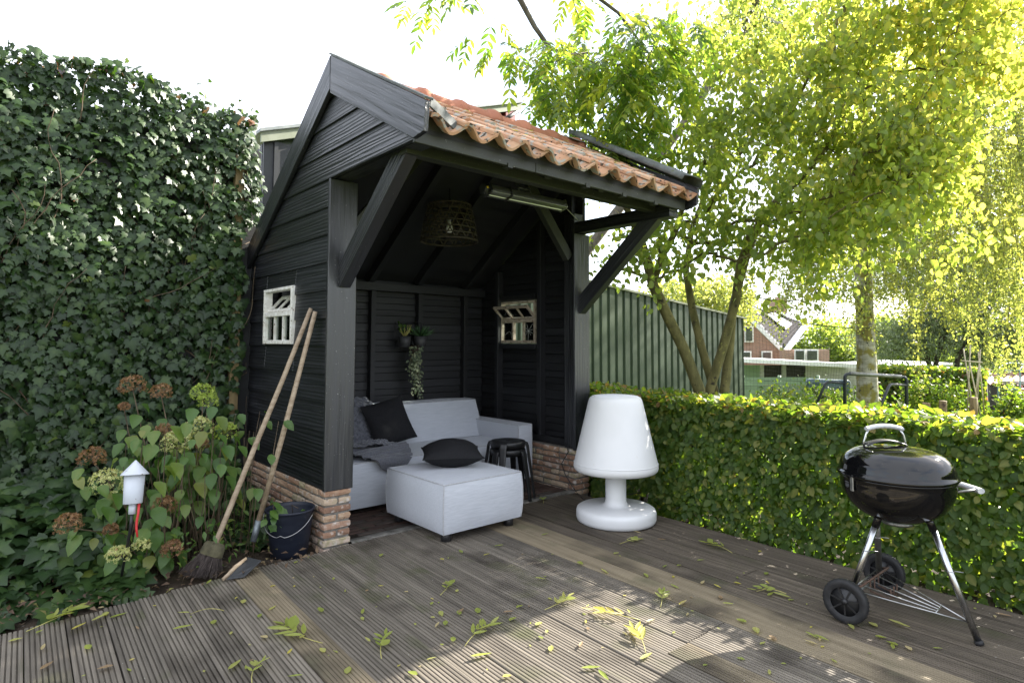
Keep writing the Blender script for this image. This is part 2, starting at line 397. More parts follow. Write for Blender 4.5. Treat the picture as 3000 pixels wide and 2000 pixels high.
def board(k, y_end, y_far, light=False, lift=0.0):
    s0 = -1.432 + 0.147 * k
    pr = rib_profile(0.1425, 9 if light else 8, 0.70 if light else 0.53, 0.006 if light else 0.0085)
    base = Vector((s0 + 0.039 * y_end, y_end, lift))
    Lg = (y_end - y_far)
    n = len(pr); segs = max(2, int(Lg / 0.6)); vs = []
    ph = random.uniform(0, 50); tw = random.uniform(-0.0014, 0.0014)
    for i in range(segs + 1):
        x = Lg * i / segs
        dz = 0.0012 * math.sin(x * 1.3 + ph) + 0.0015 * math.sin(x * 0.5 + ph * 2); dy = 0.0012 * math.sin(x * 0.9 + ph)
        for a, z in pr: vs.append((x, a + dy, z + dz + tw * (a / 0.07 - 1)))
    b = MB()
    b.poly(vs, [(i * n + j, (i + 1) * n + j, (i + 1) * n + j + 1, i * n + j + 1) for i in range(segs) for j in range(n - 1)] +
           [tuple(range(n - 1, -1, -1)), tuple(segs * n + q for q in range(n))])
    # local X runs from the shed end towards the viewer, local Y across to +X
    x = -DD; y = Vector((DD.y, -DD.x, 0)); z = Vector((0, 0, 1))
    M = Matrix(((x.x, y.x, z.x, base.x), (x.y, y.y, z.y, base.y), (x.z, y.z, z.z, base.z), (0, 0, 0, 1)))
    me = b.mesh('board', MAT['decklight'] if light else MAT['deckdark'] if k >= 19 else MAT['deck'])
    me.flip_normals()
    o = inst('board', me, M, deck)
    if light: o['label'] = 'paler newer decking board'
    return o
for k in range(-5, 25):
    s0 = -1.432 + 0.147 * k
    if s0 < 0.0: ye = -0.028 + 0.075 * (s0 + 0.07) + random.uniform(-0.012, 0.012)
    else: ye = -0.012 + random.uniform(-0.008, 0.004)
    light = k in (6, 17, 18)
    if k == 6: ye += 0.03
    if k == 14:
        board(k, ye, -2.118, False, random.uniform(-0.001, 0.001)); board(k, -2.123, -6.2, True, 0.004)
    elif k in (15, 16, 21): 
        yj = -2.12 if k < 20 else -1.9
        board(k, ye, yj, False, 0); board(k, yj - 0.005, -6.2, False, 0.001)
    else: board(k, ye, -6.2, light, 0.006 if k == 6 else random.uniform(-0.0015, 0.0015))
# joists under the boards keep the gaps dark
jo = MB()
for y in np.arange(-6.0, -0.1, 0.6): jo.box((-2.1, y, -0.095), (2.2, y + 0.05, -0.034))
jo.build('joist', MAT['soil'], deck)

# ================================================================== SHED
W, PW, ZT = 2.4546, 0.1934, 2.3145
shed = empty('garden_shed', (1.2, 0.7, 0), 'open black timber shed with terracotta tiled roof over a brick plinth', 'shed')
def zf(y): return 2.94 + 0.556 * y
def zb(y): return 2.94 - 0.71 * y
import bmesh
def brick_mesh(lx, ly, lz, seed):
    random.seed(seed)
    bm = bmesh.new(); bmesh.ops.create_cube(bm, size=1)
    bmesh.ops.subdivide_edges(bm, edges=bm.edges[:], cuts=1, use_grid_fill=True)
    for v in bm.verts:
        v.co = Vector((v.co.x * lx, v.co.y * ly, v.co.z * lz))
        e = sum(abs(c) > 0.49 * s for c, s in zip(v.co, (lx, ly, lz)))
        k = {3: 0.0045, 2: 0.002, 1: 0.0}.get(e, 0)
        v.co -= Vector([math.copysign(k, c) if abs(c) > 1e-4 else 0 for c in v.co])
        v.co += Vector((random.uniform(-1, 1), random.uniform(-1, 1), random.uniform(-1, 1))) * 0.0022
    bmesh.ops.bevel(bm, geom=[e for e in bm.edges if e.calc_face_angle(0) > 0.6], offset=0.0035, segments=1, affect='EDGES')
    me = bpy.data.meshes.new('brick'); bm.to_mesh(me); bm.free()
    me.materials.append(MAT['brick'])
    me.polygons.foreach_set('use_smooth', [False] * len(me.polygons))
    return me
BR = [brick_mesh(0.20, 0.092, 0.043, i) for i in range(5)]
HB = [brick_mesh(0.096, 0.092, 0.043, 20 + i) for i in range(4)]
random.seed(5)
def lay(c, u, half, parent, sx=1.0):
    """c: centre; u: direction of the brick's length in plan"""
    u = Vector(u).normalized(); v = Vector((-u.y, u.x, 0))
    me = random.choice(HB if half else BR)
    j = lambda a: random.uniform(-a, a)
    rot = Matrix.Rotation(j(0.012), 4, 'Z') @ Matrix.Rotation(j(0.012), 4, 'X')
    fl = random.choice((0, math.pi))
    M = Matrix(((u.x, v.x, 0, c[0] + j(0.002)), (u.y, v.y, 0, c[1] + j(0.002)), (0, 0, 1, c[2] + j(0.0015)), (0, 0, 0, 1))) @ rot @ Matrix.Rotation(fl, 4, 'Z') @ Matrix.Diagonal((sx * random.uniform(0.985, 1.01), 1, random.uniform(0.94, 1.05), 1))
    return inst('brick', me, M, parent)
CH = 0.0503
# left plinth: faces -X along the side wall and turns the corner at the front
pl = MB().box((0.014, 0.014, -0.08), (0.175, 1.5, 0.352)).build('plinth', MAT['mortar'], shed)
for c in range(-1, 7):
    z = c * CH + 0.025
    if c % 2 == 0:
        lay((0.095, 0.046, z), (1, 0, 0), False, pl, 0.93); y = 0.102
    else:
        lay((0.046, 0.10, z), (0, 1, 0), False, pl); lay((0.142, 0.05, z), (1, 0, 0), True, pl, 0.9); y = 0.208
    while y < 1.42:
        hl = random.random() < 0.2
        l = 0.096 if hl else 0.2
        lay((0.046, y + l / 2, z), (0, 1, 0), hl, pl); y += l + 0.009
# right plinth
pr_ = MB().box((W - 0.172, 0.014, -0.08), (W - 0.014, 1.5, 0.352)).build('plinth', MAT['mortar'], shed)
for c in range(-1, 7):
    z = c * CH + 0.025
    x0 = W - 0.19
    if c % 2 == 0:
        lay((x0 + 0.095, 0.046, z), (1, 0, 0), False, pr_, 0.93); y = 0.102
    else:
        lay((x0 + 0.046, 0.10, z), (0, 1, 0), False, pr_); lay((x0 + 0.142, 0.05, z), (1, 0, 0), True, pr_, 0.9); y = 0.208
    while y < 1.42:
        hl = random.random() < 0.25
        l = 0.096 if hl else 0.2
        lay((x0 + (0.046 if y < 0.25 else 0.056), y + l / 2, z), (0, 1, 0), hl, pr_); y += l + 0.009
bk = MB().box((0.18, 1.40, -0.08), (W - 0.19, 1.5, 0.352)).build('plinth', MAT['mortar'], shed)
for c in range(0, 7):
    x = 0.2 + (c % 2) * 0.1
    while x < W - 0.4:
        lay((x + 0.1, 1.40, c * CH + 0.025), (1, 0, 0), False, bk); x += 0.209
# brick floor of the shed with a rough concrete edge
flo = MB().box((0.19, 0.05, -0.07), (W - 0.19, 1.42, -0.008)).build('brick_floor', MAT['soil'])
tag(flo, 'dark red brick paving inside the black shed', 'floor', kind='structure')
PV_ = []
for i in range(3):
    me = brick_mesh(0.2, 0.062, 0.05, 60 + i); me.materials.clear(); me.materials.append(MAT['paver']); PV_.append(me)
random.seed(9)
row = 0; y = 0.135
while y < 1.05:
    x = 0.19 + (row % 2) * 0.1 - 0.1
    while x < W - 0.2:
        if x > 0.12:
            cx = min(max(x + 0.1, 0.29), W - 0.29)
            M = Matrix.Translation((cx, y, -0.024 + random.uniform(-0.003, 0.003))) @ Matrix.Rotation(random.uniform(-0.015, 0.015), 4, 'Z') @ Matrix.Rotation(random.uniform(-0.02, 0.02), 4, 'X')
            inst('paving_brick', random.choice(PV_), M, flo)
        x += 0.206
    y += 0.0665; row += 1
ke = []
kb = MB()
for i in range(18):
    t = i / 17; x = 0.195 + t * (W - 0.39)
    ke.append((x, 0.0 + 0.006 * noise.noise(Vector((x * 9, 0, 0))), 0.002 + 0.008 * noise.noise(Vector((x * 7, 5, 0)))))
P = []
for x, y, z in ke: P += [(x, y, -0.06), (x, y, z - 0.006), (x, y + 0.012, z), (x, y + 0.075 + 0.01 * noise.noise(Vector((x * 11, 3, 0))), z - 0.001), (x, y + 0.098, z - 0.012), (x, y + 0.1, -0.06)]
MAT['concrete'] = surf('rough_concrete', (0.07, 0.066, 0.058), (0.19, 0.18, 0.16), (14, 14, 14), 1, 8, 0.95, 1.0, 0.01, 0.05, 0.2, spots=[((0.05, 0.055, 0.03), 8, 0.58, 0.12)])
kb.grid(P, 18, 6).build('threshold', MAT['concrete'], flo)

# posts: a broad trim board in front of each structural post
for x in (0.0, W - PW):
    plank('post', (x + PW / 2, 0.0135, 0.349 - 0.005), (x + PW / 2, 0.0135, ZT - 0.003 if x == 0 else 2.235), PW, 0.027, MAT['black'], shed, up=(0, -1, 0), bevel=0.004)
    plank('post', (x + PW / 2, 0.09, 0.353), (x + PW / 2, 0.09, 2.42), PW - 0.05, 0.12, MAT['black'], shed, up=(0, -1, 0))
# left side wall: lapped boards
sw = MB().box((0.034, 0.16, 0.353), (0.05, 1.5, 1.25)).box((0.034, 0.16, 1.67), (0.05, 1.5, 1.86)).box((0.034, 0.16, 1.25), (0.05, 0.56, 1.67)).box((0.034, 1.13, 1.25), (0.05, 1.5, 1.67)).build('side_wall', MAT['black_in'], shed)
RZ = Matrix(((0, -1, 0, 0), (1, 0, 0, 0), (0, 0, 1, 0), (0, 0, 0, 1)))      # local X -> world Y, local Y -> world -X
def lap_board(poly, z0, h, xw, out, parent, mat, lap=0.014, th=0.012, name='board'):
    """poly in (Y,z); xw = world X of the back face; out=+1 faces -X"""
    if len(poly) < 3: return
    cy = sum(p[0] for p in poly) / len(poly); n = len(poly)
    vs = [(p[0] - cy, 0, p[1] - z0) for p in poly] + [(p[0] - cy, out * (th + lap * max(0, 1 - (p[1] - z0) / h)), p[1] - z0) for p in poly]
    fs = [tuple(range(n)), tuple(range(2 * n - 1, n - 1, -1))] + [(i, n + i, n + (i + 1) % n, (i + 1) % n) for i in range(n)]
    if out < 0: fs = [f[::-1] for f in fs]
    me = MB().poly(vs, fs).mesh(name, mat)
    me.validate(); 
    o = inst(name, me, Matrix.Translation((xw, cy, z0)) @ RZ, parent)
    m = o.modifiers.new('bevel', 'BEVEL'); m.width = 0.0025; m.segments = 1
    return o
HBD = 0.1785
for k in range(0, 15):
    z0 = 0.351 + HBD * k; z1 = z0 + HBD + 0.012
    ya = 0.030 if z0 < 2.3 else -0.985
    yb = 1.52 + random.uniform(-0.004, 0.004)
    rects = []
    if z1 < 1.254 or z0 > 1.668: rects = [(ya, yb, z0, z1)]
    else:
        rects = [(ya, 0.56, z0, z1), (1.13, yb, z0, z1)]
        if z0 < 1.25: rects.append((0.56, 1.13, z0, 1.254))
        if z1 > 1.67: rects.append((0.56, 1.13, 1.668, z1))
    for (a, b, c, d) in rects:
        poly = [(a, c), (b, c), (b, d), (a, d)]
        poly = clip(clip(poly, -0.556, 1, 2.985), 0.71, 1, 2.985)
        lap_board(poly, z0, HBD, 0.031, 1, sw, MAT['black'])
# bargeboards of the near gable
def barge(poly, x0, x1, name='bargeboard', mat='black', along=(0, 1, 0.5)):
    # local X along the slope so that the grain follows it
    a = Vector(along).normalized(); z = Vector((-1, 0, 0)); y = z.cross(a)
    o = Vector((x0, poly[0][0], poly[0][1]))
    M = Matrix(((a.x, y.x, z.x, o.x), (a.y, y.y, z.y, o.y), (a.z, y.z, z.z, o.z), (0, 0, 0, 1))); Mi = M.inverted()
    n = len(poly)
    vs = [Mi @ Vector((x0, p[0], p[1])) for p in poly] + [Mi @ Vector((x1, p[0], p[1])) for p in poly]
    me = MB().poly(vs, [tuple(range(n)), tuple(range(2 * n - 1, n - 1, -1))] + [(i, n + i, n + (i + 1) % n, (i + 1) % n) for i in range(n)]).mesh(name, MAT[mat])
    ob = inst(name, me, M, shed)
    m = ob.modifiers.new('bevel', 'BEVEL'); m.width = 0.003; m.segments = 2
    return ob
PK = -0.02
barge([(PK - 0.002, 3.098), (PK - 0.002, 2.852), (-1.022, 2.303), (-1.119, 2.316), (-1.138, 2.467)], 0.004, -0.024, along=(0, -1, -0.556))
barge([(PK + 0.002, 3.098), (1.60, 1.966), (1.50, 1.855), (PK + 0.002, 2.876)], 0.004, -0.026, along=(0, 1, -0.71))
# dark cap along the top of the front bargeboard, loose strip of flashing at its foot
M_, L_ = frame_along((-0.012, PK, 3.106), (-0.012, -1.142, 2.476), (0, -0.486, 0.874))
inst('cap_strip', MB().box((-L_ / 2, -0.022, -0.005), (L_ / 2, 0.03, 0.007)).mesh('cap_strip', MAT['lead']), M_, shed)
a0, a1 = Vector((0.02, -1.11, 2.478)), Vector((0.235, -1.03, 2.425))
plank('flashing', a0, a1, 0.012, 0.055, MAT['lead'], shed, bevel=0.002)
# far gable: bargeboard and its wide grey cap
barge([(0.02, 3.05), (0.02, 2.86), (-0.985, 2.305), (-1.085, 2.335), (-1.10, 2.462)], W + 0.035, W + 0.012, along=(0, -1, -0.556))
barge([(0.02, 3.05), (1.60, 1.94), (1.50, 1.83), (0.02, 2.86)], W + 0.035, W + 0.012, along=(0, 1, -0.71))
for (ya, yb) in ((0.06, -1.105),):
    a0, a1 = Vector((W - 0.03, ya, 2.505 + 0.556 * (ya + 1.1))), Vector((W - 0.03, yb, 2.502 + 0.556 * (yb + 1.1)))
    M_, L_ = frame_along(a0, a1, (0, -0.486, 0.874))
    P = []
    for i in range(16):
        x = -L_ / 2 + L_ * i / 15
        for (yy, zz) in ((0.095, -0.045), (0.092, 0.016), (0.05, 0.028), (-0.06, 0.030), (-0.16, 0.022), (-0.168, -0.012)):
            P.append((x, yy, zz + 0.003 * noise.noise(Vector((x * 6, yy * 20, 0)))))
    capm = MB().grid(P, 16, 6).mesh('verge_cap', MAT['lead'])
    o = inst('verge_cap', capm, M_, shed); m = o.modifiers.new('s', 'SOLIDIFY'); m.thickness = 0.006
MAT['zinc'] = surf('dull_zinc', (0.16, 0.18, 0.18), (0.30, 0.32, 0.31), (9, 9, 9), 1, 6, 0.5, 0.3, 0.004, 0.05, 0.5)
P = []
for i in range(8):
    for j in range(6):
        x = W - 0.36 + 0.30 * i / 7; yy = 0.13 - 0.26 * j / 5
        P.append((x, yy, 3.075 - abs(yy) * 0.5 + 0.010 * noise.noise(Vector((x * 15, yy * 15, 2)))))
MB().grid(P, 8, 6).build('ridge_flashing', MAT['zinc'], shed, solid=0.004)

# roof deck, rafters, ceiling
rf = MB()
rf.prism([(-1.0, zf(-1.0) - 0.03), (0, 2.91), (0, 2.935), (-1.0, zf(-1.0) - 0.005)], 'X', 0.03, W - 0.02)
rf.prism([(0, 2.91), (1.56, zb(1.56) - 0.03), (1.56, zb(1.56) - 0.005), (0, 2.935)], 'X', 0.03, W - 0.02)
roof = rf.build('roof', MAT['black_in'], shed)
for px in (855, 965, 1075):
    p = PY(px * K, 652 * K, 1.38)
    x = min(p.x, W - 0.12)
    plank('rafter', (x, 0.02, zb(0.02) - 0.075), (x, 1.44, zb(1.44) - 0.075), 0.055, 0.09, MAT['black_in'], roof, up=(0, 0.58, 0.81))
    plank('rafter', (x, -0.02, zf(-0.02) - 0.075), (x, -0.93, zf(-0.93) - 0.075), 0.055, 0.09, MAT['black_in'], roof, up=(0, -0.48, 0.87))
plank('rafter', (0.3, 0.02, zb(0.02) - 0.075), (0.3, 1.44, zb(1.44) - 0.075), 0.055, 0.09, MAT['black_in'], roof, up=(0, 0.58, 0.81))
# clay pantiles of the front slope
def tile_mesh(seed):
    random.seed(seed)
    nx, ny = 13, 4; wdt, ln = 0.232, 0.365; top, bot = [], []
    for i in range(ny):
        y = -ln + ln * i / (ny - 1)
        for j in range(nx):
            u = j / (nx - 1); x = u * wdt
            z = 0.034 * math.sin(2 * math.pi * (u * 1.06 + 0.10)) + 0.010 * (1 - u)
            if i == 0: z += -0.004
            top.append((x, y + random.uniform(-0.0025, 0.0025) * (i == 0), z + random.uniform(-0.0012, 0.0012)))
    b = MB(); n = nx * ny
    vs = top + [(x, y, z - 0.017) for x, y, z in top]
    fs = []; sm = []
    for i in range(ny - 1):
        for j in range(nx - 1):
            a = i * nx + j
            fs.append((a, a + 1, a + nx + 1, a + nx)); fs.append((n + a, n + a + nx, n + a + nx + 1, n + a + 1))
    b.poly(vs, fs, True)
    ed = []
    for j in range(nx - 1): ed.append((j, n + j, n + j + 1, j + 1)); q = (ny - 1) * nx + j; ed.append((q, q + 1, n + q + 1, n + q))
    for i in range(ny - 1): q = i * nx; ed.append((q, q + nx, n + q + nx, n + q)); q = i * nx + nx - 1; ed.append((q, n + q, n + q + nx, q + nx))
    me = MB(); me.v = b.v; me.f = b.f + ed; me.sm = b.sm + [False] * len(ed)
    return me.mesh('roof_tile', MAT['tile'])
TM = [tile_mesh(i) for i in range(5)]
random.seed(3)
ang = math.atan(0.556); ca, sa = math.cos(ang), math.sin(ang)
for r in range(4):
    for c in range(12):
        d = 1.215 - 0.295 * r                       # slope distance of the nose below the ridge
        dn = d - 0.365                              # top edge of the tile
        x = 0.04 + c * 0.2005 + random.uniform(-0.005, 0.005)
        dd = dn + random.uniform(-0.01, 0.01)
        o = Vector((x, -ca * dd, 2.945 - sa * dd)) + Vector((0, -sa, ca)) * 0.030
        M = Matrix(((1, 0, 0, o.x), (0, ca, -sa, o.y), (0, sa, ca, o.z), (0, 0, 0, 1))) @ Matrix.Rotation(-0.055 + random.uniform(-0.015, 0.015), 4, 'X') @ Matrix.Rotation(random.uniform(-0.018, 0.018), 4, 'Z') @ Matrix.Rotation(random.uniform(-0.015, 0.015), 4, 'Y')
        M = M @ Matrix.Translation((0, 0, -0.004 * c % 0.003))
        inst('roof_tile', random.choice(TM), M, roof)
def ridge_mesh():
    b = MB(); n = 12; P = []
    prof = [(0.0, 0.098), (0.05, 0.097), (0.28, 0.092), (0.30, 0.094), (0.315, 0.112), (0.345, 0.116), (0.372, 0.112), (0.375, 0.098)]
    for x, r in prof:
        for k in range(n + 1):
            q = math.pi * k / n - 0.0
            P.append((x, math.cos(q) * r * 1.05, math.sin(q) * r))
    b.grid(P, len(prof), n + 1)
    return b.mesh('ridge_tile', MAT['ridge'])
RM = ridge_mesh()
for c in range(7):
    x = -0.0 + 0.318 * c
    o = inst('ridge_tile', RM, Matrix.Translation((x, 0.0, 2.955 + random.uniform(-0.004, 0.006))) @ Matrix.Rotation(random.uniform(-0.01, 0.01), 4, 'Y'), roof)
    m = o.modifiers.new('s', 'SOLIDIFY'); m.thickness = 0.012; m.offset = -1
# zinc sheet on the unseen back slope
MB().prism([(0.02, 2.975), (1.62, 2.975 - 0.71 * 1.6), (1.62, 2.985 - 0.71 * 1.6), (0.02, 2.985)], 'X', -0.02, W + 0.02).build('roof_sheet', MAT['lead'], roof)

# fascia in two lengths, clips, eaves beam, outriggers, braces
for (a, b) in ((0.005, 0.855), (0.858, W - 0.005)):
    plank('fascia', (a, -0.985, 2.372), (b, -0.985, 2.372), 0.15, 0.024, MAT['fascia'], shed, up=(0, -1, 0))
for px in (1168, 1346, 1502, 1430):
    p = PY(px * K, 400 * K, -0.985)
    MB().box((p.x - 0.018, -1.001, 2.285), (p.x + 0.018, -0.955, 2.299)).box((p.x - 0.018, -1.003, 2.285), (p.x + 0.018, -0.9985, 2.312)).build('clip', MAT['fascia'], shed)
plank('beam', (0.06, -0.79, 2.352), (W - 0.04, -0.79, 2.352), 0.07, 0.115, MAT['fascia'], shed)
plank('beam', (0.05, 0.06, 2.66), (W - 0.05, 0.06, 2.66), 0.09, 0.13, MAT['black_in'], shed)
plank('beam', (0.098, 0.14, 2.36), (0.098, -0.955, 2.36), 0.11, 0.085, MAT['black'], shed)
plank('beam', (W - 0.098, 0.14, 2.29), (W - 0.098, -0.955, 2.29), 0.11, 0.10, MAT['black'], shed)
plank('brace', (0.108, 0.028, 1.665), (0.108, -0.80, 2.375), 0.078, 0.12, MAT['black'], shed, up=(0, 0.64, 0.77))
plank('brace', (W - 0.098, 0.034, 1.575), (W - 0.098, -0.80, 2.29), 0.078, 0.125, MAT['black'], shed, up=(0, 0.64, 0.77))
plank('brace', (W - 0.20, 0.07, 2.02), (W - 0.68, 0.07, 2.60), 0.06, 0.085, MAT['fascia'], shed, up=(0.7, 0, 0.7))
plank('brace', (0.20, 0.07, 2.02), (0.68, 0.07, 2.60), 0.06, 0.085, MAT['fascia'], shed, up=(-0.7, 0, 0.7))

# back wall: narrow horizontal boards, studs and a top rail
bw = MB().box((0.05, 1.492, 0.353), (W - 0.015, 1.505, 1.92)).build('back_wall', MAT['black_in'], shed)
z = 0.36; i = 0
random.seed(21)
while z < 1.80:
    h = random.choice((0.055, 0.075, 0.085, 0.06))
    plank('board', (0.06, 1.478 - (i % 2) * 0.007, z + h / 2), (W - 0.07, 1.478 - (i % 2) * 0.007, z + h / 2), h - 0.0035, 0.014 + 0.008 * (i % 2), MAT['black_in'], bw, up=(0, -1, 0), bevel=0.002)
    z += h; i += 1
for px in (1094, 1232, 1365):
    p = PY(px, 1000, 1.40)
    plank('stud', (p.x, 1.435, 0.353), (p.x, 1.435, 1.745), 0.048, 0.07, MAT['black_in'], bw, up=(0, -1, 0))
plank('stud', (0.25, 1.435, 0.353), (0.25, 1.435, 1.745), 0.048, 0.07, MAT['black_in'], bw, up=(0, -1, 0))
plank('top_rail', (0.06, 1.42, 1.782), (W - 0.1, 1.42, 1.782), 0.075, 0.10, MAT['black_in'], bw, up=(0, -1, 0))
# right wall seen from inside
rw = MB().prism([(0.03, 0.353), (1.515, 0.353), (1.515, 1.262), (0.03, 1.262)], 'X', W - 0.035, W - 0.02)
rw.prism([(0.03, 1.262), (0.62, 1.262), (0.62, 2.45), (0.03, 2.86)], 'X', W - 0.035, W - 0.02)
rw.prism([(1.17, 1.262), (1.515, 1.262), (1.515, 1.87), (1.17, 2.10)], 'X', W - 0.035, W - 0.02)
rw.prism([(0.62, 1.69), (1.17, 1.69), (1.17, 2.06), (0.62, 2.45)], 'X', W - 0.035, W - 0.02)
rwo = rw.build('side_wall', MAT['black_in'], shed)
z = 0.36; i = 0
while z < 2.85:
    h = random.choice((0.06, 0.085, 0.1, 0.07))
    z1 = z + h - 0.003
    cuts = [(0.03, 1.48)] if (z1 < 1.26 or z > 1.69) else [(0.03, 0.625), (1.165, 1.48)]
    for a, b in cuts:
        poly = clip([(a, z), (b, z), (b, z1), (a, z1)], 0.71, 1, 2.89)
        lap_board(poly, z, h, W - 0.036, 1, rwo, MAT['black_in'], lap=0.006, th=0.012 + 0.004 * (i % 2))
    z += h; i += 1
for px, zt in ((1366, 1.78), (1460, 2.1), (1584, 2.42), (1676, 2.6)):
    p = PX(px, 1000, W - 0.09)
    plank('stud', (W - 0.085, p.y, 0.355), (W - 0.085, p.y, min(zt, zb(p.y) - 0.12)), 0.052, 0.07, MAT['black_in'], rwo, up=(-1, 0, 0))
plank('rail', (W - 0.09, 0.06, 0.385), (W - 0.09, 1.42, 0.385), 0.06, 0.075, MAT['black_in'], rwo, up=(-1, 0, 0))
for zz in (1.235, 1.72):
    a, b = PX(1467, 1000, W - 0.09).y, PX(1573, 1000, W - 0.09).y
    plank('rail', (W - 0.08, a - 0.01, zz), (W - 0.08, b + 0.01, zz), 0.05, 0.06, MAT['black_in'], rwo, up=(-1, 0, 0))

# windows: fixed three-pane light below, tilted three-pane sash above
def window(xc, y0, y1, z0, z1, mat, cracked):
    zm = z0 + (z1 - z0) * 0.53
    t = 0.028
    fr = MB()
    d0, d1 = xc - 0.03, xc + 0.03
    fr.box((d0, y0, z0), (d1, y0 + t, z1)).box((d0, y1 - t, z0), (d1, y1, z1)).box((d0, y0 + t, z1 - t * 0.8), (d1, y1 - t, z1)).box((d0, y0 + t, z0), (d1, y1 - t, z0 + t)).box((d0 + .002, y0 + t, zm - 0.016), (d1 - .002, y1 - t, zm + 0.016))
    wn = fr.build('window', mat, shed, bevel=0.003)
    iw = (y1 - y0 - 2 * t)
    for i in (1, 2):
        yc = y0 + t + iw * i / 3
        MB().box((xc - 0.016, yc - 0.011, z0 + t), (xc + 0.016, yc + 0.011, zm - 0.016)).build('glazing_bar', mat, wn, bevel=0.002)
    for i in range(3):
        a, b = y0 + t + iw * i / 3 + (0.011 if i else 0), y0 + t + iw * (i + 1) / 3 - (0.011 if i < 2 else 0)
        if cracked and i == 1: continue
        MB().box((xc - 0.0015, a, z0 + t), (xc + 0.0015, b, zm - 0.016)).build('pane', MAT['glass'], wn)
    if cracked:
        random.seed(4)
        cb = MB(); cy, cz = y0 + t + iw * 0.2, z0 + 0.12
        for k in range(9):
            q = k * 0.7 + random.uniform(-0.2, 0.2); l = random.uniform(0.05, 0.1)
            e = (xc - 0.003, max(y0 + t, min(y0 + t + iw * 0.31, cy + math.cos(q) * l)), max(z0 + t, min(zm - 0.02, cz + math.sin(q) * l)))
            cb.tube([(xc - 0.003, cy, cz), e], 0.0011, 4)
        cy, cz = y0 + t + iw * 0.83, z0 + 0.07
        pts = [(xc - 0.003, cy + math.cos(q) * 0.05, cz + math.sin(q) * 0.05 * random.uniform(0.5, 1.3)) for q in np.linspace(0.2, 3.4, 7)]
        cb.tube(pts, 0.0012, 4)
        cb.build('crack', MAT['crack'], wn)
    # sash hinged on the middle rail, top leaning inwards
    H = (z1 - zm - 0.02); s = 1 if xc < 1 else -1; an = math.radians(42 if xc < 1 else 46)
    A = Vector((xc, 0, zm + 0.018)); up = Vector((s * math.sin(an), 0, math.cos(an))); nn = Vector((-up.z * s, 0, up.x * s))
    def bar(ya, yb, h0, h1, th=0.022, nm='sash', par=None, m_=mat):
        c = A + up * ((h0 + h1) / 2) + Vector((0, (ya + yb) / 2, 0))
        M = Matrix(((nn.x, 0, up.x, c.x), (0, 1, 0, c.y), (nn.z, 0, up.z, c.z), (0, 0, 0, 1)))
        return MB().obox(M, (th, yb - ya, h1 - h0))
    ya, yb = y0 + 0.012, y1 - 0.012
    b = MB()
    for q in (bar(ya, ya + 0.022, 0, H), bar(yb - 0.022, yb, 0, H), bar(ya + 0.022, yb - 0.022, 0, 0.022, 0.02), bar(ya + 0.022, yb - 0.022, H - 0.024, H, 0.02)): b.poly(q.v, q.f)
    for i in (1, 2):
        yc = ya + (yb - ya) * i / 3
        q = bar(yc - 0.009, yc + 0.009, 0.022, H - 0.024, 0.018); b.poly(q.v, q.f)
    sh = b.build('sash', mat, wn)
    for i in range(3):
        q = bar(ya + (yb - ya) * i / 3 + 0.014, ya + (yb - ya) * (i + 1) / 3 - 0.014, 0.02, H - 0.022, 0.003); q.build('pane', MAT['glass'], sh)
    return wn
window(0.018, 0.562, 1.128, 1.256, 1.666, MAT['whitepaint'], False)
window(W - 0.045, 0.628, 1.163, 1.266, 1.684, MAT['oldframe'], True)

# the green barn behind
MAT['green'] = surf('green_sheet_metal', (0.045, 0.068, 0.040), (0.062, 0.090, 0.054), (2, 2, 2), 1, 4, 0.42, 0.05, 0.002, 0.03, 0.5, spots=[((0.10, 0.12, 0.08), 25, 0.68, 0.05)])
MAT['greengrey'] = surf('pale_green_trim', (0.20, 0.22, 0.15), (0.28, 0.30, 0.22), (3, 3, 3), 1, 4, 0.6, 0.05, 0.002, 0.03, 0.4)
MAT['darkmetal'] = surf('dark_grey_sheet', (0.014, 0.015, 0.017), (0.024, 0.026, 0.029), (3, 3, 3), 1, 4, 0.45, 0.05, 0.002, 0.03, 0.5)
YB = 2.6
def corrug(x0, x1, zt0, zt1, zbot, y, pitch, dep):
    """trapezoid sheet facing -Y, top edge sloping from zt0 to zt1"""
    xs = []; x = x0
    while x < x1 - 1e-6:
        for fx, d in ((0, 0), (0.60, 0), (0.68, dep), (0.92, dep)):
            if x + fx * pitch <= x1: xs.append((x + fx * pitch, d))
        x += pitch
    P = []
    for xx, d in xs:
        t = (xx - x0) / (x1 - x0); P += [(xx, y + d, zbot), (xx, y + d, zt0 + (zt1 - zt0) * t)]
    return MB().grid(P, len(xs), 2, smooth=False, flip=False)
barn = empty('barn', (4, YB, -0.1), 'green corrugated metal barn with pale roof edge behind the shed', 'barn')
def zlow(x): return 2.163 + (x - 5.77) * (1.79 - 2.163) / (9.87 - 5.77)
XE = Y_ = None
xe = PY(2182, 1000, YB).x
corrug(3.2, xe, zlow(3.2), zlow(xe), -1.9, YB, 0.19, 0.035).build('wall', MAT['green'], barn)
MB().prism([(3.2, zlow(3.2)), (xe + 0.05, zlow(xe + 0.05)), (xe + 0.05, zlow(xe + 0.05) + 0.035), (3.2, zlow(3.2) + 0.035)], 'Y', YB - 0.03, YB + 0.06).build('edge_trim', MAT['greengrey'], barn)
MB().prism([(3.2, zlow(3.2) - 0.02), (xe, zlow(xe) - 0.02), (xe, zlow(xe) - 0.005), (3.2, zlow(3.2) - 0.005)], 'Y', YB + 0.06, YB + 4).build('roof_sheet', MAT['darkmetal'], barn)
MB().box((xe - 0.02, YB + 0.04, -1.9), (xe, YB + 4, zlow(xe) - 0.03)).build('end_wall', MAT['green'], barn)
p0, p1 = PY(600 * K, 300 * K, YB), PY(1197 * K, 233 * K, YB)
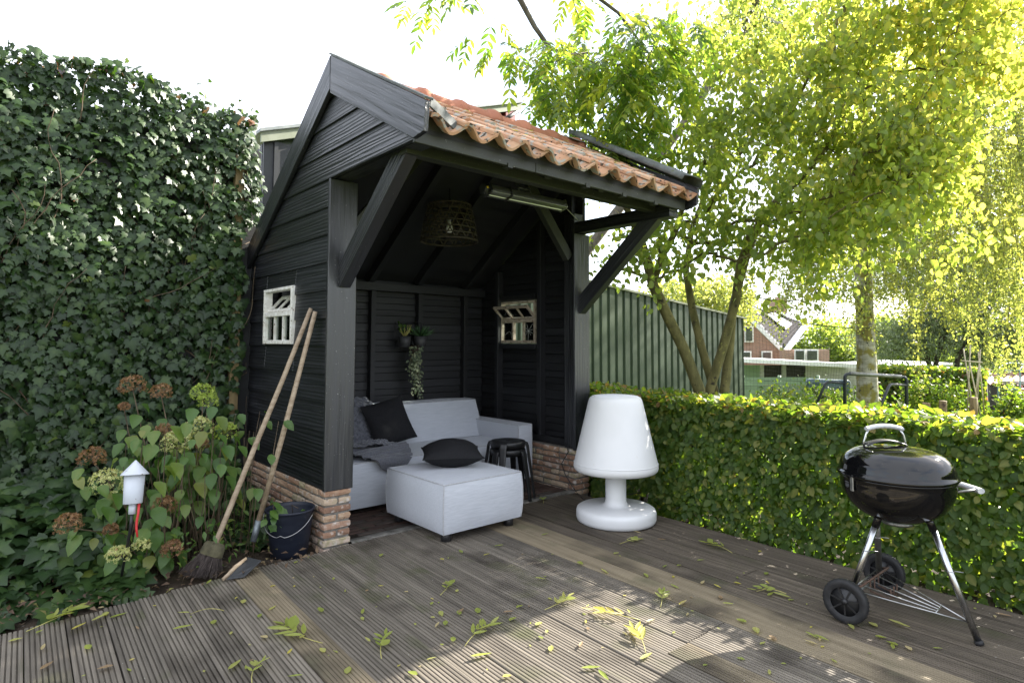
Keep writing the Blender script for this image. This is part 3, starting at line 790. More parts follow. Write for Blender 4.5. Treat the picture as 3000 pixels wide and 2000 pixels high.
def zr(x): return p0.z + (x - p0.x) * (p1.z - p0.z) / (p1.x - p0.x)
corrug(p0.x + 0.06, p1.x - 0.35, zr(p0.x + 0.06) - 0.1, zr(p1.x - 0.35) - 0.1, -0.1, YB + 0.12, 0.19, -0.03).build('wall', MAT['green'], barn)
MB().box((p0.x + 0.05, YB + 0.11, -0.1), (p0.x + 0.085, YB + 4, zr(p0.x) - 0.1)).build('end_wall', MAT['darkmetal'], barn)
MB().box((p1.x - 0.35, YB + 0.12, -0.1), (p1.x - 0.33, YB + 4, zr(p1.x) - 0.2)).build('end_wall', MAT['green'], barn)
MB().prism([(p0.x, zr(p0.x) - 0.12), (p1.x, zr(p1.x) - 0.12), (p1.x, zr(p1.x) - 0.02), (p0.x, zr(p0.x) - 0.02)], 'Y', YB - 0.01, YB + 0.02).build('roof_edge', MAT['greengrey'], barn)
MB().prism([(p0.x - 0.02, zr(p0.x) - 0.02), (p1.x + 0.02, zr(p1.x) - 0.018), (p1.x + 0.02, zr(p1.x) + 0.012), (p0.x - 0.02, zr(p0.x) + 0.012)], 'Y', YB - 0.04, YB + 4).build('roof_sheet', MAT['zinc'], barn)
MAT['redbox'] = surf('dark_red_paint', (0.16, 0.01, 0.012), (0.22, 0.02, 0.02), rough=0.5, bump=0.1)
q = PY(1178 * K, 262 * K, YB)
MB().box((q.x - 0.13, YB - 0.0, q.z - 0.16), (q.x + 0.05, YB + 0.3, q.z + 0.09)).build('red_panel', MAT['redbox'], barn, bevel=0.006)
MB().tube([(p1.x - 0.03, YB + 0.03, zr(p1.x) - 0.13), (p1.x - 0.2, YB + 0.02, zr(p1.x) - 0.26), (p1.x - 0.32, YB + 0.03, zr(p1.x) - 0.33)], 0.035, 10).build('gutter_pipe', MAT['darkmetal'], barn)
MB().box((p0.x + 0.05, YB + 0.06, -0.1), (p0.x + 1.2, YB + 0.085, zr(p0.x) - 0.06)).build('wall', MAT['darkmetal'], barn)
for i in range(5): MB().box((p0.x + 0.15 + i * 0.21, YB + 0.035, -0.1), (p0.x + 0.19 + i * 0.21, YB + 0.0595, zr(p0.x) - 0.07)).build('rib', MAT['darkmetal'], barn)
# ================================================================== FURNITURE AND THINGS
MAT['fabric'] = surf('grey_outdoor_fabric', (0.405, 0.425, 0.465), (0.475, 0.495, 0.535), (9, 150, 150), 1, 5, 0.88, 0.3, 0.0015, 0.02, 0.25, sheen=0.15)
MAT['piping'] = surf('piping_cord', (0.33, 0.335, 0.35), (0.42, 0.425, 0.44), (60, 60, 60), 1, 3, 0.85, 0.2, 0.001, 0.02, 0.2)
MAT['blackcloth'] = surf('charcoal_cushion_cloth', (0.008, 0.008, 0.0095), (0.013, 0.013, 0.015), (90, 90, 90), 1, 3, 0.85, 0.3, 0.001, 0.03, 0.25)
MAT['knit'] = surf('dark_grey_wool', (0.07, 0.073, 0.085), (0.14, 0.143, 0.165), (120, 120, 120), 1, 4, 0.95, 0.4, 0.002, 0.03, 0.15, sheen=0.3)
MAT['blackplastic'] = surf('matt_black_plastic', (0.010, 0.010, 0.011), (0.016, 0.016, 0.017), (40, 40, 40), 1, 4, 0.42, 0.08, 0.001, 0.05, 0.5)
MAT['rubber'] = surf('black_rubber', (0.012, 0.012, 0.013), (0.022, 0.022, 0.023), (30, 30, 30), 1, 4, 0.6, 0.15, 0.001, 0.05, 0.4, spots=[((0.05, 0.045, 0.04), 20, 0.6, 0.1)])
MAT['whiteplastic'] = surf('white_lamp_plastic', (0.61, 0.615, 0.615), (0.65, 0.655, 0.66), (3, 3, 3), 1, 3, 0.42, 0.02, 0.001, 0.0, 0.5, spots=[((0.6, 0.58, 0.54), 35, 0.73, 0.03)])
MAT['enamel'] = surf('black_enamel', (0.003, 0.003, 0.0035), (0.005, 0.005, 0.0055), (4, 4, 4), 1, 3, 0.05, 0.0, 0.001, 0.0, 0.5, coat=0.0, spots=[((0.03, 0.028, 0.025), 70, 0.71, 0.05)])
MAT['alu'] = surf('brushed_aluminium', (0.42, 0.43, 0.44), (0.60, 0.61, 0.62), (60, 60, 3), 1, 3, 0.24, 0.05, 0.001, 0.0, 0.5, metal=1.0)
MAT['dullalu'] = surf('dull_aluminium', (0.20, 0.20, 0.19), (0.34, 0.34, 0.33), (30, 30, 30), 1, 4, 0.5, 0.1, 0.001, 0.0, 0.5, metal=1.0)
MAT['greyplastic'] = surf('grey_handle_plastic', (0.42, 0.435, 0.45), (0.52, 0.53, 0.54), (30, 30, 30), 1, 3, 0.45, 0.05, 0.001, 0.0, 0.4)
MAT['wire'] = surf('galvanised_wire', (0.35, 0.35, 0.35), (0.5, 0.5, 0.5), (30, 30, 30), 1, 3, 0.35, 0, metal=1.0)
MAT['rust'] = surf('rusty_wire', (0.06, 0.035, 0.025), (0.13, 0.075, 0.05), (60, 60, 60), 1, 4, 0.9, 0.4, 0.001)

def puff(x0, x1, y0, y1, z0, z1, bulge=0.012, barrel=0.01, n=12, fn=None):
    """upholstered block: six soft bulging faces"""
    cx, cy, cz = (x0 + x1) / 2, (y0 + y1) / 2, (z0 + z1) / 2
    hx, hy, hz = (x1 - x0) / 2, (y1 - y0) / 2, (z1 - z0) / 2
    def pos(a, b, c):
        e = 1 - 0.0
        x, y, z = a * hx, b * hy, c * hz
        f = lambda p, q: (1 - p ** 4) * (1 - q ** 4)
        if abs(a) > 0.999: x += math.copysign(bulge * f(b, c), a)
        if abs(b) > 0.999: y += math.copysign(bulge * f(a, c), b)
        if abs(c) > 0.999: z += math.copysign(bulge * f(a, b), c)
        k = barrel * (1 - c * c)
        x += a * k; y += b * k
        p = Vector((cx + x, cy + y, cz + z))
        wk = 0.0045 * noise.noise(p * 5.0 + Vector((cx, 0, 0))) + 0.0025 * noise.noise(Vector((p.x * 14, p.y * 14, p.z * 5)))
        e_ = [abs(q) < 0.98 for q in (a, b, c)]
        if sum(e_) == 2: p += Vector(((not e_[0]) * math.copysign(1, a), (not e_[1]) * math.copysign(1, b), (not e_[2]) * math.copysign(1, c))) * wk
        return fn(p) if fn else p
    b = MB()
    T = [-1 + 2 * i / (n - 1) for i in range(n)]
    for s in (-1, 1):
        b.grid([pos(s, u, v) for u in T for v in T], n, n, flip=(s < 0))
        b.grid([pos(u, s, v) for u in T for v in T], n, n, flip=(s > 0))
        b.grid([pos(u, v, s) for u in T for v in T], n, n, flip=(s < 0))
    return b, pos
def edge_pipe(pos, A, B, n=14, r=0.0045):
    pts = [pos(*[A[k] + (B[k] - A[k]) * i / (n - 1) for k in range(3)]) for i in range(n)]
    return MB().tube(pts, r, 6)
def upholstered(name, parent, box, edges, **kw):
    b, pos = puff(*box, **kw)
    o = b.build(name, MAT['fabric'], parent)
    pb = MB()
    for A, B in edges:
        e = edge_pipe(pos, A, B); pb.poly(e.v, e.f, True)
    pb.build('piping', MAT['piping'], o)
    return o
TOPE = [((-1, -1, 1), (1, -1, 1)), ((1, -1, 1), (1, 1, 1)), ((1, 1, 1), (-1, 1, 1)), ((-1, 1, 1), (-1, -1, 1))]
VERT = [((a, b, -1), (a, b, 1)) for a in (-1, 1) for b in (-1, 1)]
# sofa
sofa = empty('sofa', (1.2, 0.95, 0), 'long light grey upholstered sofa against the black back wall', 'sofa')
upholstered('seat', sofa, (0.40, 2.055, 0.545, 1.36, 0.045, 0.375), TOPE[:1] + VERT[:1], bulge=0.010, barrel=0.006)
upholstered('armrest', sofa, (2.055, 2.215, 0.50, 1.40, 0.045, 0.525), TOPE + VERT, bulge=0.006, barrel=0.002)
upholstered('armrest', sofa, (0.23, 0.40, 0.50, 1.40, 0.045, 0.525), TOPE + VERT, bulge=0.006, barrel=0.002)
def lean(p): return Vector((p.x, p.y + (p.z - 0.36) * 0.42 * (1 if p.y < 1.25 else 0.75), p.z))
upholstered('backrest', sofa, (0.42, 2.10, 1.06, 1.255, 0.33, 0.71), TOPE + VERT, bulge=0.014, barrel=0.0, fn=lean)
MB().tube([(0.42, 1.0, 0.386), (2.04, 1.0, 0.386)], 0.0015, 5).build('seam', MAT['piping'], sofa)
for x in (0.32, 2.1):
    for y in (0.6, 1.3): MB().lathe([(0.03, 0.0), (0.032, 0.05)], 16, Matrix.Translation((x, y, -0.002))).build('foot', MAT['blackplastic'], sofa)
# ottoman
ott = empty('ottoman', (0.94, -0.07, 0), 'square light grey ottoman on black feet at the shed threshold', 'ottoman')
upholstered('body', ott, (0.61, 1.262, -0.415, 0.285, 0.058, 0.368), TOPE + VERT, bulge=0.014, barrel=0.010, n=16)
for x in (0.67, 1.20):
    for y in (-0.355, 0.225): MB().lathe([(0.030, 0.0), (0.034, 0.004), (0.034, 0.07)], 20, Matrix.Translation((x, y, -0.001))).build('foot', MAT['blackplastic'], ott)
# cushions
def cushion(name, M, wd, ht, th, label, seed):
    n = 26; b = MB(); random.seed(seed); off = random.uniform(0, 50)
    def pt(i, j, s):
        u, v = -1 + 2 * i / (n - 1), -1 + 2 * j / (n - 1)
        x = wd / 2 * u * (1 - 0.075 * (1 - v * v)); y = ht / 2 * v * (1 - 0.075 * (1 - u * u))
        k = max(0.0, (1 - u ** 2)) ** 0.55 * max(0.0, (1 - v ** 2)) ** 0.55
        wr = 0.010 * noise.noise(Vector((u * 2.2 + off, v * 2.2, s))) + 0.006 * noise.noise(Vector((u * 1.2 + v * 5 + off, v * 1.3 - u * 2, s + 3)))
        return M @ Vector((x, y, s * (th / 2 * k) + wr * k))
    b.grid([pt(i, j, 1) for i in range(n) for j in range(n)], n, n)
    b.grid([pt(i, j, -1) for i in range(n) for j in range(n)], n, n, flip=True)
    o = b.build(name, MAT['blackcloth'])
    tag(o, label, 'cushion', 'black square cushions')
    rim = [pt(i, 0, 0) for i in range(n)] + [pt(n - 1, j, 0) for j in range(1, n)] + [pt(i, n - 1, 0) for i in range(n - 2, -1, -1)] + [pt(0, j, 0) for j in range(n - 2, -1, -1)]
    MB().tube(rim, 0.0035, 6).build('piping', MAT['blackcloth'], o)
    return o
def basis(o, x, y, z): return Matrix(((x[0], y[0], z[0], o[0]), (x[1], y[1], z[1], o[1]), (x[2], y[2], z[2], o[2]), (0, 0, 0, 1)))
# on the ottoman, lying flat
cush2 = cushion('cushion', Matrix.Translation((0.99, 0.04, 0.468)) @ Matrix.Rotation(math.radians(-31), 4, 'Z') @ Matrix.Rotation(0.03, 4, 'X'), 0.43, 0.43, 0.20, 'black square cushion lying flat on the grey ottoman', 1)
# leaning on the sofa back
c0 = PY(1140, 1236, 1.02)
yv = Vector((-0.20, 0.40, 0.89)).normalized(); xv = Vector((0.96, 0.02, 0.2)); xv = (xv - yv * xv.dot(yv)).normalized(); zv = xv.cross(yv)
cush1 = cushion('cushion', basis(c0, xv, yv, zv), 0.40, 0.40, 0.13, 'black square cushion leaning on the sofa back beside the knitted throw', 2)
# knitted throw: over the back corner, down onto the seat and over its front edge
def knit_sheet(ctrl, wid, nu, nv, seed, stitch=0.027):
    """ctrl: list of (centre, half-width vector); the sheet follows it; every stitch is a small bump"""
    b = MB(); P = []
    cs = [Vector(c) for c, h in ctrl]; hs = [Vector(h) for c, h in ctrl]
    lens = [0]
    for i in range(1, len(cs)): lens.append(lens[-1] + (cs[i] - cs[i - 1]).length)
    T = lens[-1]
    def at(s):
        s = min(max(s, 0), T - 1e-6); i = max(k for k in range(len(cs) - 1) if lens[k] <= s); t = (s - lens[i]) / (lens[i + 1] - lens[i])
        # catmull-rom
        def cr(A):
            p0, p1, p2, p3 = A[max(i - 1, 0)], A[i], A[i + 1], A[min(i + 2, len(A) - 1)]
            return 0.5 * ((2 * p1) + (p2 - p0) * t + (2 * p0 - 5 * p1 + 4 * p2 - p3) * t * t + (3 * p1 - p0 - 3 * p2 + p3) * t ** 3)
        return cr(cs), cr(hs)
    base = []
    for i in range(nu):
        c, h = at(T * i / (nu - 1)); rowp = []
        for j in range(nv):
            a = -1 + 2 * j / (nv - 1)
            edge = 1 + 0.05 * noise.noise(Vector((i * 0.05, 0, seed)))
            p = c + h * a * edge
            rowp.append(p)
        base.append(rowp)
    for i in range(nu):
        for j in range(nv):
            p = base[i][j]
            du = base[min(i + 1, nu - 1)][j] - base[max(i - 1, 0)][j]; dv = base[i][min(j + 1, nv - 1)] - base[i][max(j - 1, 0)]
            n_ = du.cross(dv); n_ = n_.normalized() if n_.length > 1e-12 else Vector((0, 0, 1))
            if n_.z < 0 and abs(n_.z) > 0.3: n_ = -n_
            if n_.y > 0.3: n_ = -n_
            s, q = T * i / (nu - 1), h.length * 2 * j / (nv - 1)
            wr = 0.042 * noise.noise(Vector((s * 7, q * 9, seed))) + 0.014 * noise.noise(Vector((s * 17, q * 13, seed + 4)))
            a, c_ = s / stitch * math.pi, q / stitch * math.pi
            st = 0.0082 * (math.sin(a) * math.sin(c_ + (math.floor(s / stitch) % 2) * 1.57))
            P.append(p + n_ * (0.012 + abs(wr) + st))
    b.grid(P, nu, nv)
    return b
throw = empty('throw_blanket', (0.6, 0.9, 0.38), 'chunky dark grey knitted throw draped over sofa corner and seat', 'blanket')
k1 = knit_sheet([((0.60, 1.46, 0.66), (0.34, 0, 0)), ((0.60, 1.38, 0.735), (0.35, 0, 0.0)), ((0.60, 1.19, 0.735), (0.34, 0, 0.0)), ((0.60, 1.105, 0.58), (0.33, 0, 0)), ((0.60, 1.04, 0.45), (0.32, 0.0, 0)), ((0.60, 0.99, 0.40), (0.31, 0.0, 0)), ((0.62, 0.90, 0.395), (0.29, -0.02, 0))], 0.5, 150, 90, 1.0)
k1.build('upper_fold', MAT['knit'], throw, solid=0.008)
k2 = knit_sheet([((0.62, 1.00, 0.40), (0.27, 0.03, 0)), ((0.70, 0.86, 0.405), (0.28, 0.04, 0.0)), ((0.76, 0.72, 0.40), (0.26, 0.05, 0.0)), ((0.79, 0.60, 0.395), (0.23, 0.06, 0.0)), ((0.80, 0.54, 0.36), (0.17, 0.03, 0.0)), ((0.80, 0.525, 0.30), (0.08, 0.0, 0.0)), ((0.80, 0.524, 0.27), (0.03, 0.0, 0.0))], 0.5, 150, 100, 6.0)
k2.build('lower_fold', MAT['knit'], throw, solid=0.008)
k3 = knit_sheet([((0.56, 0.86, 0.43), (0.05, 0.06, 0)), ((0.66, 0.80, 0.455), (0.05, 0.07, 0.01)), ((0.78, 0.78, 0.46), (0.04, 0.075, 0.0)), ((0.90, 0.80, 0.435), (0.03, 0.07, 0.0)), ((0.98, 0.82, 0.40), (0.02, 0.05, 0.0))], 0.3, 110, 50, 3.0)
k3.build('rumple', MAT['knit'], throw, solid=0.008)

# two stacked stools
def stool(z, rotz, label, c):
    r = empty('stool', (c[0], c[1], 0), label, 'stool', 'stacked black plastic stools')
    MB().lathe([(0.0, z - 0.012), (0.125, z - 0.012), (0.138, z - 0.05), (0.143, z - 0.052), (0.148, z - 0.010), (0.142, z - 0.002), (0.125, z + 0.002), (0.02, z + 0.000), (0.012, z - 0.004), (0.0, z - 0.004)], 40, Matrix.Translation((c[0], c[1], 0))).build('seat', MAT['blackplastic'], r)
    for k in range(4):
        q = rotz + k * math.pi / 2
        d = Vector((math.cos(q), math.sin(q), 0)); t = Vector((-d.y, d.x, 0)); o = Vector((c[0], c[1], 0))
        prof = [(0.095, z - 0.003), (0.135, z - 0.003), (0.160, z - 0.012), (0.172, z - 0.04), (0.178, z - 0.09), (0.205, z * 0.45), (0.232, 0.002 + z - 0.455 if z > 0.455 else 0.0)]
        hw = [0.030, 0.030, 0.030, 0.029, 0.027, 0.022, 0.017]; th = 0.012
        P = []
        for (rr, zz), w_ in zip(prof, hw):
            for (a, dr) in ((-w_, 0), (-w_ * 0.6, 0.004), (w_ * 0.6, 0.004), (w_, 0), (w_, -th), (-w_, -th)):
                P.append(o + d * (rr + dr) + t * a + Vector((0, 0, zz)))
        b = MB().grid(P, len(prof), 6, closed=True, smooth=False)
        n = len(P); b.f.append(tuple(range(n - 6, n))); b.sm.append(False)
        b.build('leg', MAT['blackplastic'], r)
    return r
SCN = (1.70, 0.235)
stool(0.40, 0.22, 'black plastic stool under another beside the sofa arm', SCN)
s2 = stool(0.462, 0.62, 'black plastic stool on top of another beside the sofa arm', SCN)

# big white lamp
lampo = empty('floor_lamp', (1.853, -0.78, 0), 'big white plastic lamp with round base standing on the deck', 'lamp')
LM = Matrix.Translation((1.853, -0.78, 0.0))
base = [(0.0, 0.002), (0.262, 0.002), (0.277, 0.010), (0.284, 0.030), (0.284, 0.070), (0.277, 0.090), (0.260, 0.101), (0.11, 0.108), (0.088, 0.115), (0.078, 0.132), (0.074, 0.16), (0.073, 0.37)]
MB().lathe(base, 64, LM).build('base', MAT['whiteplastic'], lampo)
shade = [(0.0, 0.352), (0.18, 0.350), (0.262, 0.351), (0.284, 0.356), (0.297, 0.368), (0.3025, 0.385), (0.3015, 0.400), (0.2985, 0.414), (0.296, 0.424), (0.2925, 0.439), (0.2025, 0.815), (0.199, 0.830), (0.195, 0.846), (0.189, 0.866), (0.178, 0.880), (0.162, 0.888), (0.14, 0.891), (0.0, 0.895)]
so_ = MB().lathe(shade, 64, LM).build('lamp_shade', MAT['whiteplastic'], lampo)
MB().lathe([(0.3005, 0.4125), (0.3024, 0.414), (0.3005, 0.4155)], 64, LM).build('mould_line', MAT['whiteplastic'], so_)
MB().tube([(1.853 + 0.2, -0.78 + 0.2, 0.006), (2.05, -0.45, 0.006), (2.10, -0.25, 0.006), (2.22, -0.06, 0.006)], 0.004, 6).build('cord', MAT['blackplastic'], lampo)

# kettle barbecue
G = Vector((1.615, -2.645, 0)); vr = Vector((RN[0], RN[1], 0)).normalized(); vf = Vector((FN[0], FN[1], 0)).normalized()
bbq = empty('kettle_barbecue', G, 'black enamel kettle barbecue on three silver legs beside the hedge', 'barbecue')
RR, ZR = 0.238, 0.655
GM = Matrix.Translation((G.x, G.y, 0))
bowl = [(0.0, ZR - 0.208)] + [(RR * 0.985 * math.sin(t) ** 0.9, ZR - 0.008 - 0.200 * math.cos(t) ** 0.92 if t < 1.57 else ZR - 0.008) for t in np.linspace(0.12, 1.5707, 18)] + [(RR * 1.005, ZR - 0.004), (RR * 1.005, ZR + 0.002), (RR * 0.95, ZR + 0.002), (RR * 0.9, ZR - 0.06)]
MB().lathe(bowl, 72, GM).build('bowl', MAT['enamel'], bbq)
lid = [(RR * 0.97, ZR + 0.004), (RR * 1.02, ZR + 0.003), (RR * 1.035, ZR + 0.010), (RR * 1.025, ZR + 0.019), (RR * 0.995, ZR + 0.023)]
lid += [(RR * 0.985 * math.cos(t) ** 0.62, ZR + 0.026 + 0.112 * math.sin(t) ** 0.95) for t in np.linspace(0.06, 1.5, 20)] + [(0.0, ZR + 0.1385)]
lo = MB().lathe(lid, 72, GM).build('lid', MAT['enamel'], bbq)
ZL = ZR + 0.136
hd = vr
def gp(a, b, z): return G + vr * a + vf * b + Vector((0, 0, z))
# lid handle: two wires and a grey grip, with a dark heat shield below
hb = MB()
hx, hy = -0.03, 0.03
for s in (-1, 1): hb.tube([gp(hx + s * 0.098, hy, ZL - 0.006), gp(hx + s * 0.098, hy, ZL + 0.02), gp(hx + s * 0.088, hy, ZL + 0.052), gp(hx + s * 0.074, hy, ZL + 0.075)], 0.005, 8)
hn = hb.build('lid_handle', MAT['alu'], lo)
P = []
for i in range(17):
    a = -0.085 + 0.17 * i / 16; zz = ZL + 0.078 + 0.014 * (1 - (a / 0.085) ** 2)
    rib = 0.0018 * (i % 2)
    for k in range(10):
        q = 2 * math.pi * k / 10; P.append(gp(hx + a, hy + 0.017 * math.cos(q), zz + (0.010 + (rib if math.sin(q) < 0 else 0)) * math.sin(q)))
g_ = MB().grid(P, 17, 10, closed=True); g_.f += [tuple(range(9, -1, -1)), tuple(range(160, 170))]; g_.sm += [False, False]
g_.build('grip', MAT['greyplastic'], hn)
P = []
for i in range(13):
    a = -0.094 + 0.188 * i / 12; zz = ZL + 0.006 + 0.022 * (1 - (a / 0.094) ** 2)
    for b_ in (-0.026, -0.012, 0.012, 0.026): P.append(gp(hx + a, hy + b_, zz - 0.004 * (abs(b_) > 0.02)))
MB().grid(P, 13, 4).build('heat_shield', MAT['blackplastic'], hn, solid=0.004)
# lid vent with holes and a tab
VC = gp(0.0, -0.085, ZL - 0.018)
vz = Vector((0, 0, 1)) - vf * 0.28; vz.normalize(); vx = vr; vy = vz.cross(vx)
VM = basis(VC, vx, vy, vz)
vn = MB().lathe([(0.0, 0.004), (0.052, 0.003), (0.056, 0.0), (0.056, -0.006)], 28, VM).build('vent', MAT['dullalu'], lo)
for k in range(4):
    q = 0.6 + k * math.pi / 2
    MB().lathe([(0.011, 0.0035), (0.011, 0.0052), (0.0, 0.0052)], 12, VM @ Matrix.Translation((0.032 * math.cos(q), 0.032 * math.sin(q), 0))).build('vent_hole', MAT['blackplastic'], vn)
MB().obox(VM @ Matrix.Translation((0.002, -0.05, 0.008)), (0.034, 0.022, 0.010)).build('vent_tab', MAT['blackplastic'], vn, bevel=0.003)
# side handles and lid hook
sb = MB()
for s in (-1, 1): sb.tube([gp(RR * 0.93, s * 0.055 - 0.03, ZR - 0.052), gp(RR + 0.05, s * 0.055 - 0.03, ZR - 0.045), gp(RR + 0.075, s * 0.05 - 0.03, ZR - 0.045)], 0.006, 6, flat=0.5)
sh = sb.build('side_handle', MAT['dullalu'], bbq)
P = []
for i in range(9):
    a = -0.068 + 0.136 * i / 8
    for k in range(10):
        q = 2 * math.pi * k / 10; P.append(gp(RR + 0.085 + 0.017 * math.cos(q) - 0.5 * a * a, -0.03 + a, ZR - 0.045 + 0.013 * math.sin(q)))
g_ = MB().grid(P, 9, 10, closed=True); g_.f += [tuple(range(9, -1, -1)), tuple(range(80, 90))]; g_.sm += [False, False]
g_.build('grip', MAT['greyplastic'], sh)
hk = MB().obox(basis(gp(-RR * 0.985, -0.05, ZR - 0.02), vf, -vr, Vector((0, 0, 1))), (0.022, 0.008, 0.075))
hk.build('lid_hook', MAT['dullalu'], bbq, bevel=0.003)
# ash vent underneath
MB().lathe([(0.0, ZR - 0.215), (0.06, ZR - 0.218), (0.066, ZR - 0.211), (0.06, ZR - 0.200)], 28, GM).build('ash_vent', MAT['dullalu'], bbq)
# legs
WN, WF, FF = Vector((1.428, -2.492, 0.098)), Vector((1.885, -2.482, 0.098)), PZ(2871, 1889, 0.0)
tops = [gp(-0.10, -0.02, ZR - 0.185), gp(-0.03, 0.115, ZR - 0.185), gp(0.095, -0.08, ZR - 0.18)]
foots = [WN + Vector((0.02, 0, 0.012)), WF + Vector((-0.03, 0, 0.012)), FF]
for t_, f_ in zip(tops, foots):
    lg = MB().tube([t_, f_ + (Vector((0, 0, 0.0)) if f_ is not FF else (t_ - f_) * 0.03)], 0.0142, 16).build('leg', MAT['alu'] if t_ is not tops[1] else MAT['dullalu'], bbq)
    d = (f_ - t_).normalized()
    MB().tube([t_ - d * 0.035, t_ + d * 0.045], 0.0165, 16).build('socket', MAT['enamel'], lg)
    ck = MB(); m_ = t_ + d * ((f_ - t_).length * 0.42)
    ck.tube([m_ + vr * 0.018 * math.cos(q) + vf * 0.018 * math.sin(q) for q in np.linspace(0, 6.0, 12)] + [m_ + vr * 0.045 - vf * 0.02], 0.0018, 5).build('wire_clip', MAT['wire'], lg)
MB().tube([FF + (tops[2] - FF) * 0.035, FF + Vector((0, 0, 0.001))], 0.0172, 16).build('leg_cap', MAT['rubber'], bbq)
MB().tube([WN, WF], 0.007, 10).build('axle', MAT['dullalu'], bbq)
def wheel(c, name='wheel'):
    M = Matrix.Translation(c) @ Matrix.Rotation(math.pi / 2, 4, 'Y')
    R_ = 0.098; n = 72; b = MB()
    prof = [(0.062, -0.012), (0.074, -0.017), (R_ - 0.006, -0.019), (R_ - 0.001, -0.014), (R_, 0.0), (R_ - 0.001, 0.014), (R_ - 0.006, 0.019), (0.074, 0.017), (0.062, 0.012)]
    P = []
    for r, z in prof:
        for k in range(n):
            q = 2 * math.pi * k / n; rr = r - (0.0035 if (r > R_ - 0.004 and k % 2) else 0); P.append(M @ Vector((rr * math.cos(q), rr * math.sin(q), z)))
    b.grid(P, len(prof), n, closed=True)
    o = b.build(name, MAT['rubber'], bbq)
    d = MB().lathe([(0.0, -0.008), (0.064, -0.006), (0.064, 0.006), (0.0, 0.008)], 36, M)
    d.lathe([(0.0, -0.02), (0.012, -0.02), (0.014, -0.008), (0.014, 0.008), (0.012, 0.02), (0.0, 0.02)], 18, M)
    for k in range(7):
        q = 2 * math.pi * k / 7; d.obox(M @ Matrix.Rotation(q, 4, 'Z') @ Matrix.Translation((0.037, 0, 0)), (0.048, 0.007, 0.024))
    d.build('hub', MAT['blackplastic'], o)
wheel(WN + Vector((-0.035, 0, 0))); wheel(WF + Vector((0.035, 0, 0)))
rk = MB()
fm = FF + (tops[2] - FF) * 0.17
A_, B_ = WN + Vector((0.03, 0.0, 0.035)), WF + Vector((-0.03, 0, 0.035))
for i in range(5):
    p = A_ + (B_ - A_) * (i / 4); e = fm if i in (0, 4) else fm + (p - fm) * 0.28
    rk.tube([p, e], 0.003, 6)
rk.tube([A_, B_], 0.003, 6); rk.tube([fm + (A_ - fm) * 0.28, fm + (B_ - fm) * 0.28], 0.003, 6)
rk.build('wire_rack', MAT['wire'], bbq)
rb = MB()
m1, m2 = A_ + (fm - A_) * 0.1 + Vector((0, 0, 0.03)), B_ + (fm - B_) * 0.12 + Vector((0, 0, 0.03))
rb.tube([A_ + Vector((0, 0, 0.0)), m1, m2, B_], 0.005, 6)
for t_ in (0.3, 0.45, 0.6): 
    q = m1 + (m2 - m1) * t_; e = q + (fm - q) * 0.22; rb.tube([q, q - Vector((0, 0, 0.05)), e - Vector((0, 0, 0.05)), e], 0.004, 6)
rb.build('char_rail', MAT['rust'], bbq)

# patio heater bar under the eaves
MAT['heatalu'] = surf('heater_aluminium', (0.30, 0.31, 0.27), (0.42, 0.43, 0.38), (2, 60, 60), 1, 3, 0.32, 0.05, 0.001, 0.0, 0.5, metal=0.9)
h0, h1 = PY(1432, 552, -0.58), PY(1646, 607, -0.58)
h1.z = h0.z = (h0.z + h1.z) / 2
HT = empty('patio_heater', (h0 + h1) / 2, 'slim aluminium infrared heater bar hanging under the eaves', 'heater')
hd_ = (h1 - h0).normalized(); upv = Vector((0, 0.35, 0.94)); M_, L_ = frame_along(h0, h1, upv)
P = []
sec = [(-0.04, -0.012), (-0.036, -0.03), (-0.012, -0.034), (-0.008, -0.028), (0.008, -0.028), (0.012, -0.034), (0.036, -0.03), (0.04, -0.012), (0.036, 0.02), (0.018, 0.034), (-0.018, 0.034), (-0.036, 0.02)]
for x in (-L_ / 2, L_ / 2):
    for a, b_ in sec: P.append(M_ @ Vector((x, a, b_)))
g_ = MB().grid(P, 2, 12, closed=True, smooth=False, flip=True); g_.build('housing', MAT['heatalu'], HT, bevel=0.001)
for s in (-1, 1):
    MB().obox(M_ @ Matrix.Translation((s * (L_ / 2 + 0.008), 0, 0)), (0.018, 0.082, 0.07)).build('end_cap', MAT['blackplastic'] if s < 0 else MAT['heatalu'], HT, bevel=0.006)
MB().tube([M_ @ Vector((-L_ / 2 - 0.018, 0, 0)), M_ @ Vector((-L_ / 2 - 0.055, 0, 0))], 0.034, 18).build('switch_end', MAT['blackplastic'], HT)
MAT['yellow'] = surf('warning_yellow', (0.6, 0.42, 0.02), (0.65, 0.46, 0.03), rough=0.5, bump=0)
MB().obox(M_ @ Matrix.Translation((-L_ / 2 - 0.036, -0.0335, -0.006)) , (0.014, 0.003, 0.014)).build('warning_sticker', MAT['yellow'], HT)
MB().obox(M_ @ Matrix.Translation((-L_ / 2 + 0.16, 0, -0.001)), (0.016, 0.084, 0.072)).build('band', MAT['blackplastic'], HT)
br_ = MB()
for x in (-0.06, 0.05): br_.tube([M_ @ Vector((x, 0.0, 0.03)), M_ @ Vector((x, 0.0, 0.085)), M_ @ Vector((x, 0.02, 0.11))], 0.005, 6)
br_.tube([M_ @ Vector((-0.06, 0, 0.075)), M_ @ Vector((0.05, 0, 0.075))], 0.004, 6)
br_.build('bracket', MAT['dullalu'], HT)
MB().tube([M_ @ Vector((L_ / 2, 0, 0.02)), M_ @ Vector((L_ / 2 + 0.12, 0.03, -0.03)), M_ @ Vector((L_ / 2 + 0.26, 0.1, -0.02)), M_ @ Vector((L_ / 2 + 0.33, 0.2, 0.05))], 0.003, 6).build('cable', MAT['greengrey'], HT)

